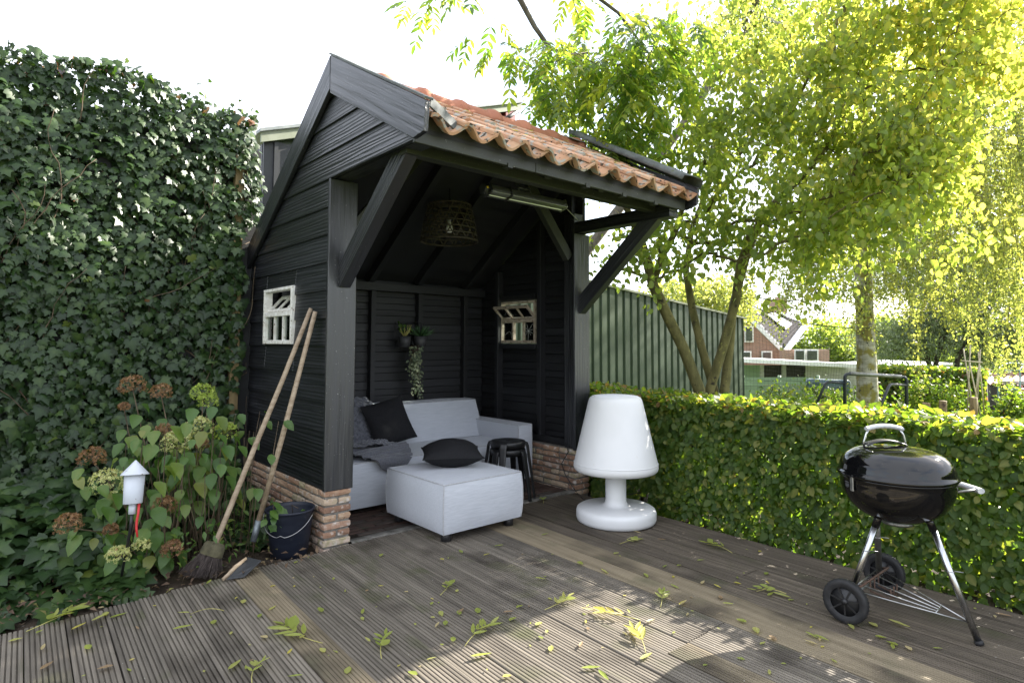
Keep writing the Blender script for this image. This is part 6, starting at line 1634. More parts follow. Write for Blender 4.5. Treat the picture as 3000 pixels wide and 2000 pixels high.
bushy('willow_tree', 'large grey-green willow behind the far hedge', (*ptd(2160, 900, DW)[:2], -1.9), [e3(2130, 700, DW, 1.3, 1.3, 1.0), e3(2230, 650, DW, 1.3), e3(2060, 720, DW, 0.9), e3(2280, 740, DW, 1.0, 1, 0.8), e3(2160, 780, DW, 1.0, 1, 0.6), e3(2330, 640, DW + 1, 1.2), e3(2180, 560, DW + 0.5, 1.2), e3(2040, 780, DW, 0.9, 1, 0.6), e3(2250, 790, DW, 1.0, 1, 0.6), e3(2010, 640, DW + 1, 0.9), e3(2350, 760, DW, 0.9)], 2300, 15, 0.2, 0.13, oval(0.14, 0.03, 0.08), 'willow',
      [wst([(2130, 930, DW), (2135, 840, DW), (2110, 740, DW), (2080, 660, DW)], 0.09), wst([(2145, 930, DW), (2150, 830, DW), (2180, 720, DW), (2200, 600, DW)], 0.09), wst([(2190, 930, DW), (2200, 820, DW), (2250, 740, DW), (2290, 650, DW)], 0.08)], 'darktwig', 1.0)
bushy('birch_thicket_tree', 'pale sunlit tree at the far right edge behind the hoop frame', (*ptd(2330, 900, 21)[:2], -1.9), [e3(2320, 720, 21, 1.6), e3(2380, 560, 21, 2.0), e3(2400, 800, 20, 1.3), e3(2300, 800, 21, 0.9)], 500, 14, 0.2, 0.13, oval(0.3, 0.05, 0.1), 'birch', [wst([(2340, 940, 21), (2340, 800, 21), (2350, 600, 21)], 0.2)], 'darktwig', 5.0)
bushy('roadside_tree', 'round pale green tree top above the green wall', (*ptd(1680, 900, 30)[:2], -2.2), [e3(1560, 690, 30, 2.2, 2.2, 1.0), e3(1650, 690, 30, 1.8, 1.8, 1.0), e3(1700, 715, 32, 1.2, 1.2, 0.8)], 500, 14, 0.3, 0.2, oval(0.3, 0.05, 0.1), 'birch', [wst([(1640, 900, 30), (1640, 760, 30), (1630, 690, 30)], 0.2)], 'darktwig', 8.0)
bushy('maple_tree', 'tall airy green tree top above the dogwood crown', (*ptd(1290, 950, 15)[:2], -1.9), [e3(1740, 30, 15, 1.1, 1.1, 0.9), e3(1790, -40, 15, 1.3), e3(1700, 60, 15, 0.5), e3(1830, 40, 15, 0.8)], 520, 14, 0.15, 0.09, oval(0.3, 0.05, 0.1), 'dogwood', [wst([(1290, 950, 15), (1330, 600, 15), (1560, 300, 15), (1720, 60, 15), (1780, -120, 15)], 0.16)], 'ashbark', 14.0, 0.0, 0.5)
bushy('maple_tree', 'dull green tree filling the sky at the upper right', (*ptd(2300, 950, 16)[:2], -1.9), [e3(2310, 260, 16, 1.6, 1.6, 2.2), e3(2250, 480, 16, 1.2, 1.2, 1.4), e3(2340, 60, 16, 1.4), e3(2330, 560, 16, 1.1), e3(2270, 60, 16, 0.9)], 900, 13, 0.17, 0.10, oval(0.3, 0.05, 0.1), 'willow', [wst([(2420, 950, 16), (2400, 700, 16), (2350, 400, 16), (2320, 100, 16)], 0.2)], 'ashbark', 19.0, 0.0, 0.6)
for i, (x, y, d, lab) in enumerate(((1900, 800, 44, 'dense green tree closing the view behind the outbuilding'), (2010, 780, 46, 'dense green tree behind the birch trunk'), (2110, 800, 44, 'dense green tree behind the willow'), (2230, 790, 46, 'dense green tree behind the bamboo canes'), (2360, 790, 42, 'dense green tree at the right edge behind the shelter'))):
    bushy('treeline_tree', lab, (*ptd(x, 900, d)[:2], -2.2), [e3(x, y, d, 2.6, 2.6, 1.5), e3(x - 50, y + 25, d, 1.9, 1.9, 1.1), e3(x + 50, y + 25, d, 1.9, 1.9, 1.1), e3(x, y - 30, d, 1.6, 1.6, 1.2)], 420, 12, 0.42, 0.30, oval(0.3, 0.05, 0.1), 'dogwood', [wst([(x, 900, d), (x, y, d)], 0.2)], 'darktwig', 30.0 + i, 0.0, 0.5, 'trees along the far boundary')
# shrubs behind the hedge below the netting
for (x, y, d, r, lab, sd) in ((1790, 935, 9.5, 0.36, 'loose green shrub behind the hedge beneath the wire netting', 2.0), (1870, 925, 9.5, 0.36, 'yellow-green shrub beside the tubular frame', 3.0), (1960, 925, 10.5, 0.42, 'leafy shrub growing at the foot of the birch trunk', 4.0), (2270, 935, 8.5, 0.35, 'bright shrub beside the bamboo canes', 6.0), (2140, 905, 9.0, 0.3, 'small pale green shrub in front of the far hedge', 7.0)):
    bushy('garden_shrub', lab, (*ptd(x, y + 60, d)[:2], -1.0), [e3(x, y, d, r * 1.3, r * 1.3, r), e3(x + 30, y + 20, d, r, r, r * 0.7), e3(x - 30, y + 15, d, r, r, r * 0.7)], 150, 12, 0.08, 0.06, oval(0.3, 0.06, 0.1), 'beech', [wst([(x, y + 90, d), (x, y, d)], 0.02)], 'darktwig', sd, 0.15, 0.95, 'shrubs behind the hedge')
# far clipped hedge
DH = 12.0
fh = empty('hedge', (*ptd(2130, 980, DH)[:2], -1.9), 'sunlit clipped hedge beyond the birch trunk', 'hedge')
a, b_ = ptd(2000, 843, DH + 0.6), ptd(2262, 838, DH - 0.6); zt_ = 0.80
n = 9000; u = rng.random(n); base = a[None, :] * (1 - u[:, None]) + b_[None, :] * u[:, None]
dir_ = (b_ - a); dir_[2] = 0; dir_ /= np.linalg.norm(dir_); nrm_ = np.array([dir_[1], -dir_[0], 0]); nrm_ = nrm_ if nrm_ @ FN < 0 else -nrm_
mode = rng.random(n) < 0.72
zz = np.where(mode, -1.6 + (zt_ + 1.6) * rng.random(n), zt_ - 0.05 * rng.random(n)); off = np.where(mode, 0.1 * rng.random(n), -0.9 * rng.random(n))
P = base * [1, 1, 0] + np.stack([np.zeros(n), np.zeros(n), zz], 1) + nrm_ * off[:, None]
nr = np.where(mode[:, None], nrm_ + rng.normal(0, 0.4, (n, 3)) + [0, 0, 0.3], rng.normal(0, 0.4, (n, 3)) + [0, 0, 1])
leaf_stuff('leaves', fh, oval(0.34, 0.07, 0.1), P, frames(rng.normal(0, 0.6, (n, 3)) + [0, 0, -0.5], nr), rng.uniform(0.07, 0.11, n), np.clip(rng.beta(2, 2, n) + 0.15, 0, 1), MAT['beech'])
hm = MB(); c0_, c1_ = Vector(a) - Vector(nrm_) * 0.25, Vector(b_) - Vector(nrm_) * 0.25
for t in np.linspace(0, 1, 20):
    p = c0_ + (c1_ - c0_) * float(t); p.z = -1.9; hm.tube([p, p + Vector((0, 0, 2.5))], [0.03, 0.01], 5)
hm.build('stems', MAT['darktwig'], fh)
cm = MB(); q0, q1 = Vector(a) - Vector(nrm_) * 0.2, Vector(b_) - Vector(nrm_) * 0.2; q2, q3 = q1 - Vector(nrm_) * 0.5, q0 - Vector(nrm_) * 0.5
cm.poly([(q.x, q.y, z_) for z_ in (-1.9, 0.66) for q in (q0, q1, q2, q3)], [(0, 1, 5, 4), (1, 2, 6, 5), (2, 3, 7, 6), (3, 0, 4, 7), (4, 5, 6, 7)]); cm.build('inner_wood', MAT['darktwig'], fh)

# brick house far off
MAT['farbrick'] = None
def brickwall_mat(name):
    m, t = newmat(name)
    out = N(t, 'ShaderNodeOutputMaterial'); p = N(t, 'ShaderNodeBsdfPrincipled', Roughness=0.9)
    tc_ = N(t, 'ShaderNodeTexCoord'); mp_ = N(t, 'ShaderNodeMapping'); mp_.inputs['Rotation'].default_value = (math.radians(90), 0, 0); L(t, tc_.outputs['Object'], mp_.inputs[0])
    br = N(t, 'ShaderNodeTexBrick', Scale=3.2); br.inputs['Color1'].default_value = (0.33, 0.19, 0.14, 1); br.inputs['Color2'].default_value = (0.26, 0.155, 0.115, 1); br.inputs['Mortar'].default_value = (0.30, 0.26, 0.22, 1); br.inputs['Mortar Size'].default_value = 0.02
    L(t, mp_.outputs[0], br.inputs['Vector']); L(t, br.outputs[0], p.inputs['Base Color']); L(t, p.outputs[0], out.inputs[0])
    return m
MAT['farbrick'] = brickwall_mat('far_brickwork')
MAT['slate'] = surf('dark_roof_tiles', (0.04, 0.038, 0.04), (0.075, 0.07, 0.07), (6, 6, 6), 1, 4, 0.95, 0.6, 0.02, 0.05, 0.05)
MAT['white'] = surf('white_house_paint', (0.72, 0.72, 0.70), (0.8, 0.8, 0.78), (3, 3, 3), 1, 3, 0.5, 0.02)
MAT['darkglass'] = surf('dark_window_glass', (0.03, 0.035, 0.04), (0.06, 0.065, 0.07), (3, 3, 3), 1, 3, 0.08, 0.0, spec=0.8)
DHs = 40.0
hs = empty('brick_house', (*ptd(1780, 1000, DHs)[:2], -4.0), 'red brick house with white gable boards and dark tiled roof in the distance', 'house')
def hp(x, y, dd=0.0): return Vector(ptd(x, y, DHs + dd))
def face(pts, name, mat, par, th=0.12):
    pts = [Vector(p) for p in pts]; n_ = len(pts); off_ = vf * th
    return MB().poly([tuple(p) for p in pts] + [tuple(p + off_) for p in pts], [tuple(range(n_ - 1, -1, -1)), tuple(range(n_, 2 * n_))] + [(i, (i + 1) % n_, n_ + (i + 1) % n_, n_ + i) for i in range(n_)]).build(name, MAT[mat], par)
wl = face([hp(1650, 960), hp(1900, 960), hp(1900, 802), hp(1800, 802), hp(1716, 716), hp(1650, 716 + 66)], 'wall', 'farbrick', hs, 0.4)
w2 = face([hp(1795, 960, -2.5), hp(1905, 960, -2.5), hp(1905, 803, -2.5), hp(1795, 803, -2.5)], 'wall', 'farbrick', hs, 0.3)
# roof: plane running back from the right verge of the gable
rA, rB = hp(1708, 712, -0.5), hp(1803, 806, -0.5)
rC, rD = hp(1848, 748, 4.5), hp(1772, 712, 7.0)
rfm = MB(); nn_ = 14
for i in range(nn_):
    t0_, t1_ = i / nn_, (i + 1) / nn_
    A0, A1, D0, D1 = rA + (rB - rA) * t0_, rA + (rB - rA) * t1_, rD + (rC - rD) * t0_, rD + (rC - rD) * t1_
    rfm.poly([A0 + Vector((0, 0, 0.03)), A1 + Vector((0, 0, 0.16)), D1 + Vector((0, 0, 0.16)), D0 + Vector((0, 0, 0.03))], [(0, 1, 2, 3)])
    rfm.poly([A1 + Vector((0, 0, 0.16)), A1 + Vector((0, 0, 0.03)), D1 + Vector((0, 0, 0.03)), D1 + Vector((0, 0, 0.16))], [(0, 1, 2, 3)])
rfo = rfm.build('roof', MAT['slate'], hs)
def beamw(p, q, wv, nm='bargeboard', mt='white', par=hs): 
    M_, L_ = frame_along(p, q, -vf); return MB().obox(M_, (L_, wv, 0.15)).build(nm, MAT[mt], par)
beamw(hp(1706, 716, -0.8), hp(1804, 812, -0.8), 0.24); beamw(hp(1712, 714, -0.8), hp(1640, 790, -0.8), 0.24); beamw(hp(1800, 812, -0.8), hp(1846, 752, 1.0), 0.34)
for (x0_, y0_, x1_, y1_, d_) in ((1711, 748, 1731, 786, -0.2), (1706, 806, 1726, 830, -0.2), (1750, 806, 1774, 830, -0.2), (1826, 802, 1850, 830, -2.8), (1852, 802, 1880, 830, -2.8)):
    fr_ = face([hp(x0_, y1_, d_), hp(x1_, y1_, d_), hp(x1_, y0_, d_), hp(x0_, y0_, d_)], 'window', 'white', hs, 0.1)
    m_ = 3.2; face([hp(x0_ + m_, y1_ - m_, d_ - 0.1), hp(x1_ - m_, y1_ - m_, d_ - 0.1), hp(x1_ - m_, y0_ + m_, d_ - 0.1), hp(x0_ + m_, y0_ + m_, d_ - 0.1)], 'pane', 'darkglass', fr_, 0.05)
face([hp(1709, 742, -0.25), hp(1735, 742, -0.25), hp(1735, 733, -0.25), hp(1709, 733, -0.25)], 'nest_box', 'mossywood', hs, 0.2)
# skylights lie on the roof plane
MAT['skylight'] = surf('skylight_painted_glare', (0.7, 0.72, 0.74), (0.78, 0.79, 0.8), rough=0.2, bump=0, spec=1.0)  # near-white base colour stands in for sun glare on the glass
def onroof(u, v): return rA + (rB - rA) * v + ((rD + (rC - rD) * v) - (rA + (rB - rA) * v)) * u + Vector((0, 0, 0.3))
for (u0, u1, v0, v1) in ((0.42, 0.68, 0.30, 0.80), (0.85, 0.97, 0.25, 0.6)):
    MB().poly([onroof(u0, v0), onroof(u1, v0), onroof(u1, v1), onroof(u0, v1)], [(0, 1, 2, 3)]).build('skylight', MAT['skylight'], rfo, solid=0.08)
ch = MB(); c_ = hp(1787, 712, 6.0)
ch.obox(basis(c_ + Vector((0, 0, 0.15)), vr, vf, Vector((0, 0, 1))), (0.95, 0.95, 1.3)).obox(basis(c_ + Vector((0.0, 0, 0.85)), vr, vf, Vector((0, 0, 1))), (0.3, 0.3, 0.25)).build('chimney', MAT['farbrick'], rfo)

# low outbuilding with flat white roof and green boards
ob = empty('outbuilding', (*ptd(1800, 900, 22)[:2], -2.0), 'low shed with flat white roof and dark openings below the house', 'outbuilding')
D2 = 22.0
def op(x, y, dd=0.0): return Vector(ptd(x, y, D2 + dd))
def slab(x0, y0, x1, y1, d0, d1, th, name, mat):
    A0, A1 = op(x0, y0, d0), op(x1, y1, d0); r_ = vf * (d1 - d0)
    zz = Vector((0, 0, th))
    return MB().poly([A0, A1, A1 + r_, A0 + r_, A0 + zz, A1 + zz, A1 + r_ + zz, A0 + r_ + zz], [(0, 3, 2, 1), (4, 5, 6, 7), (0, 1, 5, 4), (1, 2, 6, 5), (2, 3, 7, 6), (3, 0, 4, 7)]).build(name, MAT[mat], ob)
slab(1700, 832, 1990, 846, -1.2, 5, 0.14, 'roof', 'white'); slab(1990, 850, 2210, 838, -0.5, 4, 0.06, 'roof', 'white')
def oface(x0, y0, x1, y1, d_, name, mat, th=0.1):
    return MB().poly([tuple(op(x, y, d_ + e)) for e in (0, th) for x, y in ((x0, y1), (x1, y1), (x1, y0), (x0, y0))], [(3, 2, 1, 0), (4, 5, 6, 7), (0, 1, 5, 4), (1, 2, 6, 5), (2, 3, 7, 6), (3, 0, 4, 7)]).build(name, MAT[mat], ob)
MAT['darkopen'] = surf('dark_shed_boards', (0.03, 0.027, 0.025), (0.06, 0.055, 0.05), (30, 30, 2), 1, 4, 0.8, 0.3)
MAT['paleboard'] = surf('pale_grey_boards', (0.30, 0.30, 0.28), (0.40, 0.40, 0.38), (3, 3, 12), 1, 4, 0.7, 0.2)
MAT['midgreen'] = surf('mid_green_boards', (0.15, 0.22, 0.13), (0.20, 0.28, 0.17), (2, 2, 10), 1, 4, 0.6, 0.3, rnd=0.1)
oface(1700, 838, 1745, 900, 0.0, 'wall', 'midgreen'); oface(1745, 838, 1755, 900, 0.0, 'wall', 'paleboard'); oface(1755, 838, 1795, 880, 0.3, 'opening', 'darkopen'); oface(1795, 838, 1806, 900, 0.0, 'wall', 'paleboard')
oface(1806, 838, 1850, 880, 0.3, 'opening', 'darkopen'); oface(1850, 838, 2000, 960, 0.05, 'wall', 'paleboard')
gf = empty('board_fence', (*ptd(1780, 900, 19)[:2], -2.0), 'pale green horizontal board fence below the outbuilding', 'fence')
for i in range(5):
    y_ = 866 + i * 9.5
    MB().poly([tuple(Vector(ptd(x, yy, 19 + e))) for e in (0, 0.04) for x, yy in ((1705, y_ + 8.8), (1880, y_ + 8.8), (1880, y_), (1705, y_))], [(3, 2, 1, 0), (4, 5, 6, 7), (0, 1, 5, 4), (1, 2, 6, 5), (2, 3, 7, 6), (3, 0, 4, 7)]).build('board', MAT['midgreen'], gf)
for x in (1706, 1790, 1879): MB().tube([ptd(x, 862, 19.1), ptd(x, 960, 19.1)], 0.05, 6).build('post', MAT['midgreen'], gf)
tp_ = MB().poly([tuple(Vector(ptd(x, yy, 17 + e))) for e in (0, 0.8) for x, yy in ((1850, 905), (1955, 905), (1955, 872), (1850, 868))], [(3, 2, 1, 0), (4, 5, 6, 7), (0, 1, 5, 4), (1, 2, 6, 5), (2, 3, 7, 6), (3, 0, 4, 7)])
MAT['tarp'] = surf('dark_teal_tarpaulin', (0.02, 0.05, 0.055), (0.05, 0.09, 0.10), (3, 3, 3), 1, 4, 0.4, 0.4, 0.05)
tp_ = tp_.build('tarpaulin_stack', MAT['tarp'], bevel=0.1); tag(tp_, 'dark teal tarpaulin heap beside the pale outbuilding wall', 'tarpaulin')

# netting between the green wall and the birch
net = empty('wire_netting', (*ptd(1850, 950, 9.0)[:2], -1.0), 'sagging square wire netting strung from the green wall', 'netting')
MAT['netwire'] = surf('dark_net_wire', (0.03, 0.03, 0.03), (0.06, 0.06, 0.06), rough=0.6, bump=0)
nb = MB()
def netp(u, v):
    top_ = Vector(ptd(1705 + 300 * u, 690 + 62 * u + 22 * math.sin(u * math.pi), 9.2)); bot_ = Vector(ptd(1705 + 300 * u, 905, 9.2))
    return top_ + (bot_ - top_) * v + vf * 0.1 * math.sin(u * 7 + v * 2)
for i in range(41): nb.tube([netp(i / 40, v) for v in np.linspace(0, 1, 6)], 0.0014, 3, cap=False)
for j in range(25): nb.tube([netp(u, j / 24 + 0.010 * math.sin(u * 9 + j)) for u in np.linspace(0, 1, 12)], 0.0014, 3, cap=False)
nb.build('mesh', MAT['netwire'], net)
MB().tube([netp(u, 0) for u in np.linspace(0, 1, 14)], 0.007, 5).build('top_wire', MAT['netwire'], net)

# black tubular frame
tf = empty('tubular_frame', (*ptd(2010, 960, 6.9)[:2], -0.6), 'black steel tube frame with pale worn top rail behind the hedge', 'frame')
MAT['bluesteel'] = surf('dark_blue_steel_tube', (0.012, 0.016, 0.024), (0.02, 0.026, 0.036), rough=0.4, bump=0.05)
DF = 6.9
def fpnt(x, y, d=DF): return Vector(ptd(x, y, d))
def bend(pts, r, nm, mt):
    out = []
    for i, p in enumerate(pts):
        if 0 < i < len(pts) - 1:
            a, c = pts[i - 1], pts[i + 1]; k = 0.05
            for t in np.linspace(0, 1, 6):
                p0_ = p + (a - p).normalized() * k; p2_ = p + (c - p).normalized() * k; out.append(p0_ * (1 - t) ** 2 + p * 2 * t * (1 - t) + p2_ * t * t)
        else: out.append(p)
    MB().tube(out, r, 10).build(nm, MAT[mt], tf)
bend([fpnt(1940, 985), fpnt(1941, 858), fpnt(2082, 866), fpnt(2082, 985)], 0.019, 'tube', 'bluesteel')
bend([fpnt(1862, 960), fpnt(1898, 876), fpnt(1944, 880)], 0.015, 'tube', 'bluesteel'); bend([fpnt(2010, 960, DF - 0.4), fpnt(2044, 882, DF - 0.2), fpnt(2082, 884)], 0.015, 'tube', 'bluesteel')
MB().tube([fpnt(1952, 857.5), fpnt(2070, 864.5)], 0.0225, 10).build('top_rail', MAT['dullalu'], tf)

# bamboo cane wigwam
bc = empty('bamboo_canes', (*ptd(2230, 960, 8.2)[:2], -0.8), 'pale bamboo canes tied in a wigwam in front of the far hedge', 'canes')
MAT['cane'] = surf('pale_bamboo', (0.35, 0.29, 0.19), (0.48, 0.42, 0.30), (30, 30, 8), 1, 3, 0.6, 0.1)
for (x0_, y0_, x1_, y1_) in ((2213, 800, 2238, 960), (2229, 792, 2221, 960), (2252, 802, 2242, 960), (2247, 808, 2262, 960), (2226, 830, 2252, 955), (2250, 822, 2236, 955)):
    MB().tube([ptd(x0_, y0_, 8.2 + random.uniform(-0.1, 0.1)), ptd(x1_, y1_, 8.2 + random.uniform(-0.25, 0.25))], 0.0085, 6).build('cane', MAT['cane'], bc)
MB().tube([ptd(2208, 828, 8.1), ptd(2256, 832, 8.1)], 0.0085, 6).build('cane', MAT['cane'], bc)
for i, (x, y) in enumerate(((2128, 925), (2166, 920), (2236, 912))):
    o = MB().tube([ptd(x, y, 8.0), ptd(x, y + 70, 8.0)], 0.045, 8).build('wooden_stake', MAT['posttimber'])
    tag(o, ('short wooden stake nearest to the tubular frame', 'short wooden stake between two others before the far hedge', 'taller wooden stake behind the bamboo canes')[i], 'stake', 'stakes before the far hedge')

# rusty roofed shelter, hoop frame, bicycles at the far right
MAT['rustroof'] = surf('rusty_corrugated_roof', (0.16, 0.08, 0.05), (0.30, 0.18, 0.12), (2, 14, 2), 1, 5, 0.8, 0.4, 0.02)
shl = empty('bike_shelter', (*ptd(2320, 960, 13.5)[:2], -1.9), 'low shelter with rusty brown roof at the right edge', 'shelter')
def sp2(x, y, d): return Vector(ptd(x, y, d))
P = []
for i in range(25):
    t = i / 24
    for s_ in (0, 1):
        A0 = sp2(2262 + (2360 - 2262) * t, 880 + 6 * t, 12.6); A1 = sp2(2285 + (2390 - 2285) * t, 853 + 8 * t, 15.5)
        P.append((A0 if s_ == 0 else A1) + Vector((0, 0, 0.03 * math.sin(i * 1.57))))
MB().grid(P, 25, 2, smooth=False).build('roof', MAT['rustroof'], shl, solid=0.02)
MB().poly([sp2(2264, 884, 12.7), sp2(2300, 886, 12.7), sp2(2300, 940, 12.7), sp2(2264, 935, 12.7)], [(0, 1, 2, 3)]).build('wall', MAT['darkopen'], shl, solid=0.04)
for x in (2268, 2340): MB().tube([sp2(x, 884, 12.65), sp2(x, 985, 12.65)], 0.05, 6).build('post', MAT['darkopen'], shl)
MB().box(tuple(sp2(2300, 930, 13.2) - Vector((0.2, 0.2, 0.3))), tuple(sp2(2300, 930, 13.2) + Vector((0.45, 0.45, 0.45)))).build('bin', MAT['blackplastic'], shl, bevel=0.03)
hf = empty('hoop_frame', (*ptd(2300, 960, 9.8)[:2], -1.0), 'thin teal pipe hoop frame at the right edge', 'frame')
MAT['teal'] = surf('pale_teal_pipe', (0.12, 0.22, 0.24), (0.18, 0.30, 0.31), rough=0.5, bump=0)
for dx, dd in ((0, 0), (50, 0.4)):
    pts = [sp2(2293 + dx, 970, 9.8 + dd), sp2(2293 + dx, 850, 9.8 + dd)] + [sp2(2293 + dx + 35 * (1 - math.cos(q)), 850 - 14 * math.sin(q) * 1.2, 9.8 + dd + 0.2 * q) for q in np.linspace(0.3, math.pi, 8)] + [sp2(2363 + dx, 970, 10.6 + dd)]
    MB().tube(pts, 0.012, 6).build('hoop', MAT['teal'], hf)
for y in (850, 893, 930): MB().tube([sp2(2292, y, 9.8), sp2(2345, y, 10.2), sp2(2400, y, 10.6)], 0.009, 6).build('rail', MAT['teal'], hf)
MAT['redpaint'] = surf('dull_red_paint', (0.20, 0.015, 0.02), (0.28, 0.025, 0.03), rough=0.4, bump=0)
def bicycle(c, ang_, mat, label):
    r = empty('bicycle', c, label, 'bicycle', 'bicycles under the shelter')
    dv = Vector((math.cos(ang_), math.sin(ang_), 0)); n_ = Vector((-dv.y, dv.x, 0)); c = Vector(c); R_ = 0.34
    for s_ in (-0.52, 0.52):
        cc = c + dv * s_ + Vector((0, 0, R_))
        w_ = MB().tube([cc + dv * R_ * math.cos(q) + Vector((0, 0, R_ * math.sin(q))) for q in np.linspace(0, 2 * math.pi, 25)], 0.018, 6).build('wheel', MAT['rubber'], r)
        spk = MB()
        for k in range(8): q = k * math.pi / 4; spk.tube([cc, cc + dv * R_ * math.cos(q) + Vector((0, 0, R_ * math.sin(q)))], 0.003, 3)
        spk.build('spokes', MAT['wire'], w_)
    pt = lambda a, z: c + dv * a + Vector((0, 0, z))
    f_ = MB()
    for pts in ([pt(-0.52, R_), pt(-0.1, 0.3), pt(-0.2, 0.78)], [pt(-0.52, R_), pt(-0.18, 0.7)], [pt(-0.1, 0.3), pt(0.36, 0.72)], [pt(-0.18, 0.7), pt(0.36, 0.78)], [pt(0.52, R_), pt(0.36, 0.72), pt(0.32, 0.95)]): f_.tube(pts, 0.018, 6)
    f_.build('frame', MAT[mat], r)
    MB().tube([pt(0.28, 0.98) + n_ * 0.28, pt(0.34, 1.0), pt(0.28, 0.98) - n_ * 0.28], 0.013, 6).build('handlebar', MAT['dullalu'], r)
    MB().tube([pt(-0.36, 0.86), pt(-0.2, 0.87), pt(-0.08, 0.86)], [0.06, 0.045, 0.02], 8, flat=0.5).build('saddle', MAT['blackplastic'], r)
gz = -1.72
for i, (x, d_, mt, lab) in enumerate(((2330, 11.6, 'redpaint', 'bicycle with dull red frame under the rusty roof'), (2338, 11.0, 'bluesteel', 'dark bicycle standing nearest the hoop frame'), (2350, 12.2, 'blackplastic', 'black bicycle at the very right edge'))):
    p = Vector(ptd(x, 935, d_)); bicycle((p.x, p.y, p.z - 0.55), YAW * -1 + 0.5 + i * 0.25, mt, lab)

# ================================================================== FALLEN LEAVES
NAR, OVL = oval(0.115, 0.05, 0.10, True), oval(0.24, 0.07, 0.10, True)
vals = [0.05, 0.2, 0.35, 0.5, 0.62, 0.72, 0.8, 0.9, 0.97]
SING_X = []
random.seed(55)
NM = [leaf_variant(NAR, v, MAT['fallen'], 'leaflet') for v in vals]; OM = [leaf_variant(OVL, v, MAT['fallen'], 'leaflet') for v in vals]
for i_ in range(75):
    xq, yq = random.uniform(100, 2330), random.uniform(1250, 1560)
    pq = PZ(xq * K, yq * K)
    if pq.x > 2.15 or pq.y > -0.08 or (0.5 < pq.x < 1.35 and pq.y > -0.55) or (pq - Vector((1.853, -0.78, 0))).length < 0.33: continue
    SING_X.append((xq, yq, random.uniform(0.028, 0.06), random.uniform(0, 180), random.random() < 0.55))
for me in NM + OM:
    # curl the blade a little so that it casts its own shadow
    for v in me.vertices: v.co.z += 0.35 * (v.co.y - 0.5) ** 2 + 0.6 * v.co.x ** 2 + 0.02
random.seed(101)
SING = [(18, 1478, .05, 0, 1), (95, 1498, .055, 70, 0), (83, 1458, .04, 30, 1), (210, 1432, .08, 20, 0), (250, 1425, .075, 15, 0), (163, 1452, .07, 25, 0), (395, 1451, .075, 5, 0), (488, 1438, .055, 70, 1), (474, 1345, .055, 50, 0), (556, 1390, .055, 65, 1), (676, 1296, .04, 40, 1), (700, 1462, .03, 200, 1), (524, 1546, .085, 40, 0), (530, 1460, .03, 80, 1), (1055, 1266, .05, -50, 1), (1135, 1257, .06, 10, 0), (1110, 1278, .045, 20, 0), (1228, 1330, .06, -10, 0), (1326, 1293, .055, -30, 1), (1380, 1310, .06, -30, 0), (1243, 1232, .055, 20, 0), (1610, 1345, .06, 60, 0), (1733, 1445, .06, -60, 1), (1685, 1340, .04, 0, 1), (1640, 1345, .05, -30, 0), (1010, 1407, .05, -60, 1), (1052, 1412, .055, 45, 0), (1022, 1440, .05, 80, 1), (1080, 1515, .085, 10, 0), (1560, 1395, .07, 40, 0), (1555, 1302, .04, 30, 1), (1330, 1490, .05, 60, 0), (1335, 1540, .07, 5, 0), (1375, 1545, .07, -40, 0), (1470, 1520, .07, 30, 0), (990, 1392, .035, 60, 1), (830, 1420, .035, -60, 1), (1510, 1240, .05, 0, 0), (1455, 1222, .05, -10, 0), (1480, 1320, .05, -50, 1), (1600, 1290, .05, 20, 0), (1775, 1365, .08, -10, 0), (2040, 1428, .085, -12, 0), (1950, 1437, .05, -50, 1), (1870, 1462, .06, -15, 0), (1850, 1455, .055, -20, 0), (2010, 1465, .05, 10, 1), (1770, 1205, .05, 0, 1), (1700, 1240, .045, 10, 0), (2285, 1412, .06, 5, 0), (90, 1545, .07, 35, 0), (1230, 1440, .05, 30, 1), (1265, 1500, .05, 80, 1), (1000, 1445, .05, 55, 0), (890, 1375, .03, 70, 1), (1155, 1410, .05, 10, 0), (620, 1350, .03, 10, 1), (1410, 1275, .05, 30, 1), (1540, 1345, .05, -20, 0)]
def lie(me, p, s_, a_, parent=None, tilt=0.25, lift=0.004):
    M = Matrix.Translation((p.x, p.y, lift)) @ Matrix.Rotation(a_, 4, 'Z') @ Matrix.Rotation(random.uniform(-tilt, tilt) * 0.6, 4, 'Y') @ Matrix.Rotation(random.uniform(0, tilt) * 0.5, 4, 'X') @ Matrix.Diagonal((s_, s_, s_, 1))
    return inst('leaf' if parent else 'fallen_leaf', me, M, parent)
def img_ang(p, deg):
    """direction on the deck that appears turned by deg in the picture"""
    q = math.radians(deg); x, y = (p.x, p.y)
    d_ = Vector((p.x - CAM.x, p.y - CAM.y, 0)).normalized(); r_ = Vector((d_.y, -d_.x, 0)); v = r_ * math.cos(q) + d_ * math.sin(q) * 2.2
    return math.atan2(v.y, v.x) - math.pi / 2
for x, y, s_, dg, kind_ in SING + SING_X:
    p = PZ(x * K, y * K)
    v_ = random.choices(range(9), (1, 3, 4, 4, 3, 2, 0.7, 1.8, 1.4))[0]
    o = lie((OM if kind_ else NM)[v_], p, s_ * (1.0 if kind_ else 1.15), img_ang(p, dg), lift=0.005)
    tag(o, 'single loose fallen leaf lying flat on the ribbed deck', 'leaf', 'single fallen leaves on the deck')
for i in range(70):
    p = PZ(random.uniform(150, 2300) * K, random.uniform(1240, 1560) * K)
    if p.x > 2.2 or p.y > -0.05 or (p - Vector((1.853, -0.78, 0))).length < 0.32: continue
    if 0.55 < p.x < 1.3 and p.y > -0.5: continue
    o = lie(random.choice(OM), p, random.uniform(0.012, 0.026), random.uniform(0, 6.28), lift=0.004); tag(o, 'tiny scrap of dead leaf on the ribbed deck', 'leaf scrap', 'leaf scraps on the deck')
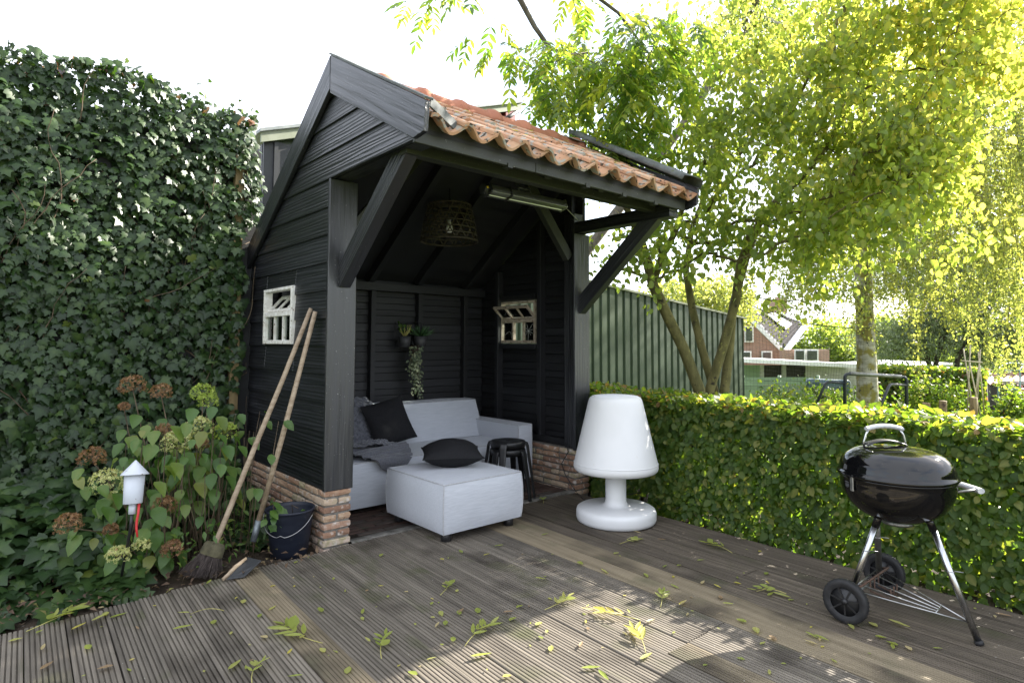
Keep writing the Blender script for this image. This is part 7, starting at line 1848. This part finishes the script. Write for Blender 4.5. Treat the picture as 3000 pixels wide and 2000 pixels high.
SPR = [(700, 1462, 150, 'big leafy green ash sprig on the paler deck board', .11, 5, 2), (880, 1492, 80, 'green leaf sprig below the big sprig on the deck', .075, 4, 1), (1095, 1465, 35, 'green ash sprig in front of the ottoman at the sun patch', .085, 5, 2), (1020, 1357, 55, 'small pale leaf sprig in front of the ottoman', .06, 4, 1), (1275, 1390, 30, 'drooping leaf sprig beside the sun patch', .075, 4, 3), (1425, 1418, 175, 'bright yellow leaf sprig at the edge of the sun patch', .085, 4, 6), (1470, 1478, 120, 'bleached leaf sprig lying in the sun patch', .085, 5, 5), (1442, 1247, 20, 'curled leaf sprig in front of the white lamp', .06, 4, 3), (1655, 1262, 160, 'fresh leaf sprig between lamp and barbecue', .08, 4, 1), (1247, 1153, 100, 'small leaf sprig beside the stool foot', .055, 5, 1), (1520, 1382, 80, 'curved leaf sprig right of the sun patch', .07, 4, 2), (590, 1550, 60, 'leaf sprig at the bottom edge of the deck', .06, 4, 2), (1775, 1363, 185, 'thin leaf sprig beside the barbecue wheel', .06, 4, 1), (110, 1430, 20, 'long pale leaf sprig at the bed edge by the ground ivy', .09, 5, 2), (480, 1408, 175, 'single leaf with a very long pale stalk on the deck', .075, 1, 3)]
MAT['stalk'] = surf('yellow_green_stalk', (0.30, 0.28, 0.07), (0.42, 0.38, 0.12), rough=0.6, bump=0)
for x, y, dg, lab, s_, nl, ci in SPR:
    s_ *= 0.88
    p = PZ(x * K, y * K); r = empty('leaf_sprig', (p.x, p.y, 0.0), lab, 'leaf sprig', 'leaf sprigs on the deck')
    a_ = img_ang(p, dg); d_ = Vector((-math.sin(a_), math.cos(a_), 0)); n_ = Vector((-d_.y, d_.x, 0)); Ls = s_ * (2.7 if nl > 1 else 2.2)
    cv = random.uniform(-0.25, 0.25)
    pt = lambda t: p - d_ * Ls * 0.45 + d_ * Ls * t + n_ * cv * Ls * t * (1 - t) * 2 + Vector((0, 0, 0.006 + 0.012 * math.sin(t * math.pi)))
    MB().tube([pt(t) for t in np.linspace(0, 1, 8)], [0.0018 - 0.0008 * t for t in np.linspace(0, 1, 8)], 5).build('stalk', MAT['stalk'], r)
    for k in range(nl):
        t = 0.36 + 0.64 * (k / max(1, nl - 1)) if nl > 1 else 1.0
        for sd_ in ((-1, 1) if (k < nl - 1) else (0,)):
            q = pt(min(t, 1.0)); la = a_ + sd_ * random.uniform(0.45, 0.8)
            v_ = min(8, max(0, ci + random.choice((-1, 0, 0, 1))))
            o = lie(NM[v_] if random.random() < 0.8 else OM[v_], q, s_ * random.uniform(0.85, 1.1), la, r, 0.5, q.z + 0.003)
# leaves caught on the tiles
for i in range(16):
    x = random.uniform(0.25, 2.3); d_ = random.uniform(0.15, 1.05); o_ = Vector((x, -ca * d_, 2.945 - sa * d_)) + Vector((0, -sa, ca)) * 0.088
    M = Matrix(((1, 0, 0, o_.x), (0, ca, -sa, o_.y), (0, sa, ca, o_.z), (0, 0, 0, 1))) @ Matrix.Rotation(random.uniform(0, 6.28), 4, 'Z') @ Matrix.Diagonal((0.06, 0.06, 0.06, 1))
    o = inst('fallen_leaf', random.choice(NM[:6]), M); tag(o, 'fallen green leaf lying on the terracotta roof tiles', 'leaf', 'fallen leaves on the roof')
# wall planter plants
al = empty('aloe_plant', (1.535, 1.335, 1.31), 'spiky green aloe in the right wall pot', 'plant')
b = MB()
for k in range(20):
    q = k * 2.4; el = 0.35 + 0.9 * (k / 20); l = 0.15 - 0.03 * (k / 20); dr_ = Vector((math.cos(q) * math.cos(el), math.sin(q) * math.cos(el) - 0.15, math.sin(el))); o_ = Vector((1.535, 1.335, 1.315))
    b.tube([o_, o_ + dr_ * l * 0.4 + Vector((0, 0, 0.008)), o_ + dr_ * l * 0.75, o_ + dr_ * l + Vector((0, 0, 0.01))], [0.011, 0.0125, 0.008, 0.001], 6, flat=0.5)
MAT['aloe'] = surf('aloe_green', (0.02, 0.06, 0.018), (0.04, 0.10, 0.03), (20, 20, 20), 1, 3, 0.5, 0.1)
b.build('leaf_rosette', MAT['aloe'], al)
cs = empty('yellow_stem_plant', (1.362, 1.335, 1.32), 'small plant with yellow stems in the left wall pot', 'plant')
b = MB()
for k in range(16): 
    q = k * 2.4; b.tube([Vector((1.362, 1.335, 1.315)), Vector((1.362 + 0.035 * math.cos(q), 1.33 + 0.03 * math.sin(q), 1.36)), Vector((1.362 + 0.06 * math.cos(q), 1.325 + 0.04 * math.sin(q), 1.375 + 0.03 * (k % 3)))], 0.0022, 4)
b.build('stems', MAT['stalk'], cs)
n = 16; q = rng.uniform(0, 6.28, n)
P = np.stack([1.362 + 0.06 * np.cos(q), 1.325 + 0.04 * np.sin(q), 1.37 + 0.08 * rng.random(n)], 1)
foliage(cs, oval(0.45, 0.05, 0.1, True), oval(0.45, 0.05, 0.1, True), P, rand_unit(n), rand_unit(n) + [0, -0.6, 0.5], rng.uniform(0.025, 0.04, n), rng.uniform(0.3, 0.7, n), MAT['hyd'], 300)
tr_ = empty('trailing_plant', (1.452, 1.31, 1.22), 'artificial trailing vine hanging from the round middle pot', 'plant')
b = MB(); LP = []
for k in range(13):
    x = 1.452 + random.uniform(-0.045, 0.045); y = 1.30 + random.uniform(-0.04, 0.03); l = random.uniform(0.2, 0.5); pts = [Vector((1.452, 1.31, 1.235))]
    for i in range(8): t = i / 7; pts.append(Vector((x + 0.03 * math.sin(t * 4 + k) + 0.02 * (t > 0.5), y, 1.235 - l * t + 0.01)))
    b.tube(pts, 0.0014, 4)
    for i in range(int(l * 75)): t = random.random(); LP.append((x + 0.03 * math.sin(t * 4 + k) + random.gauss(0, 0.012), y - 0.01 + random.gauss(0, 0.01), 1.235 - l * t))
b.build('stems', MAT['stem'], tr_)
MAT['vine'] = leafmat('grey_green_vine_leaf', [(0, (0.04, 0.06, 0.03)), (0.6, (0.10, 0.13, 0.07)), (1, (0.25, 0.27, 0.16))], 0.2, 0.6)
n = len(LP); P = np.array(LP)
foliage(tr_, oval(0.34, 0.08, 0.1, True), oval(0.34, 0.08, 0.1, True), P, np.stack([rng.normal(0, 0.8, n), -0.2 * np.ones(n), -0.7 * np.ones(n)], 1), np.stack([rng.normal(0, 0.4, n), -np.ones(n), 0.5 * np.ones(n)], 1), rng.uniform(0.02, 0.034, n), rng.random(n), MAT['vine'], 120)
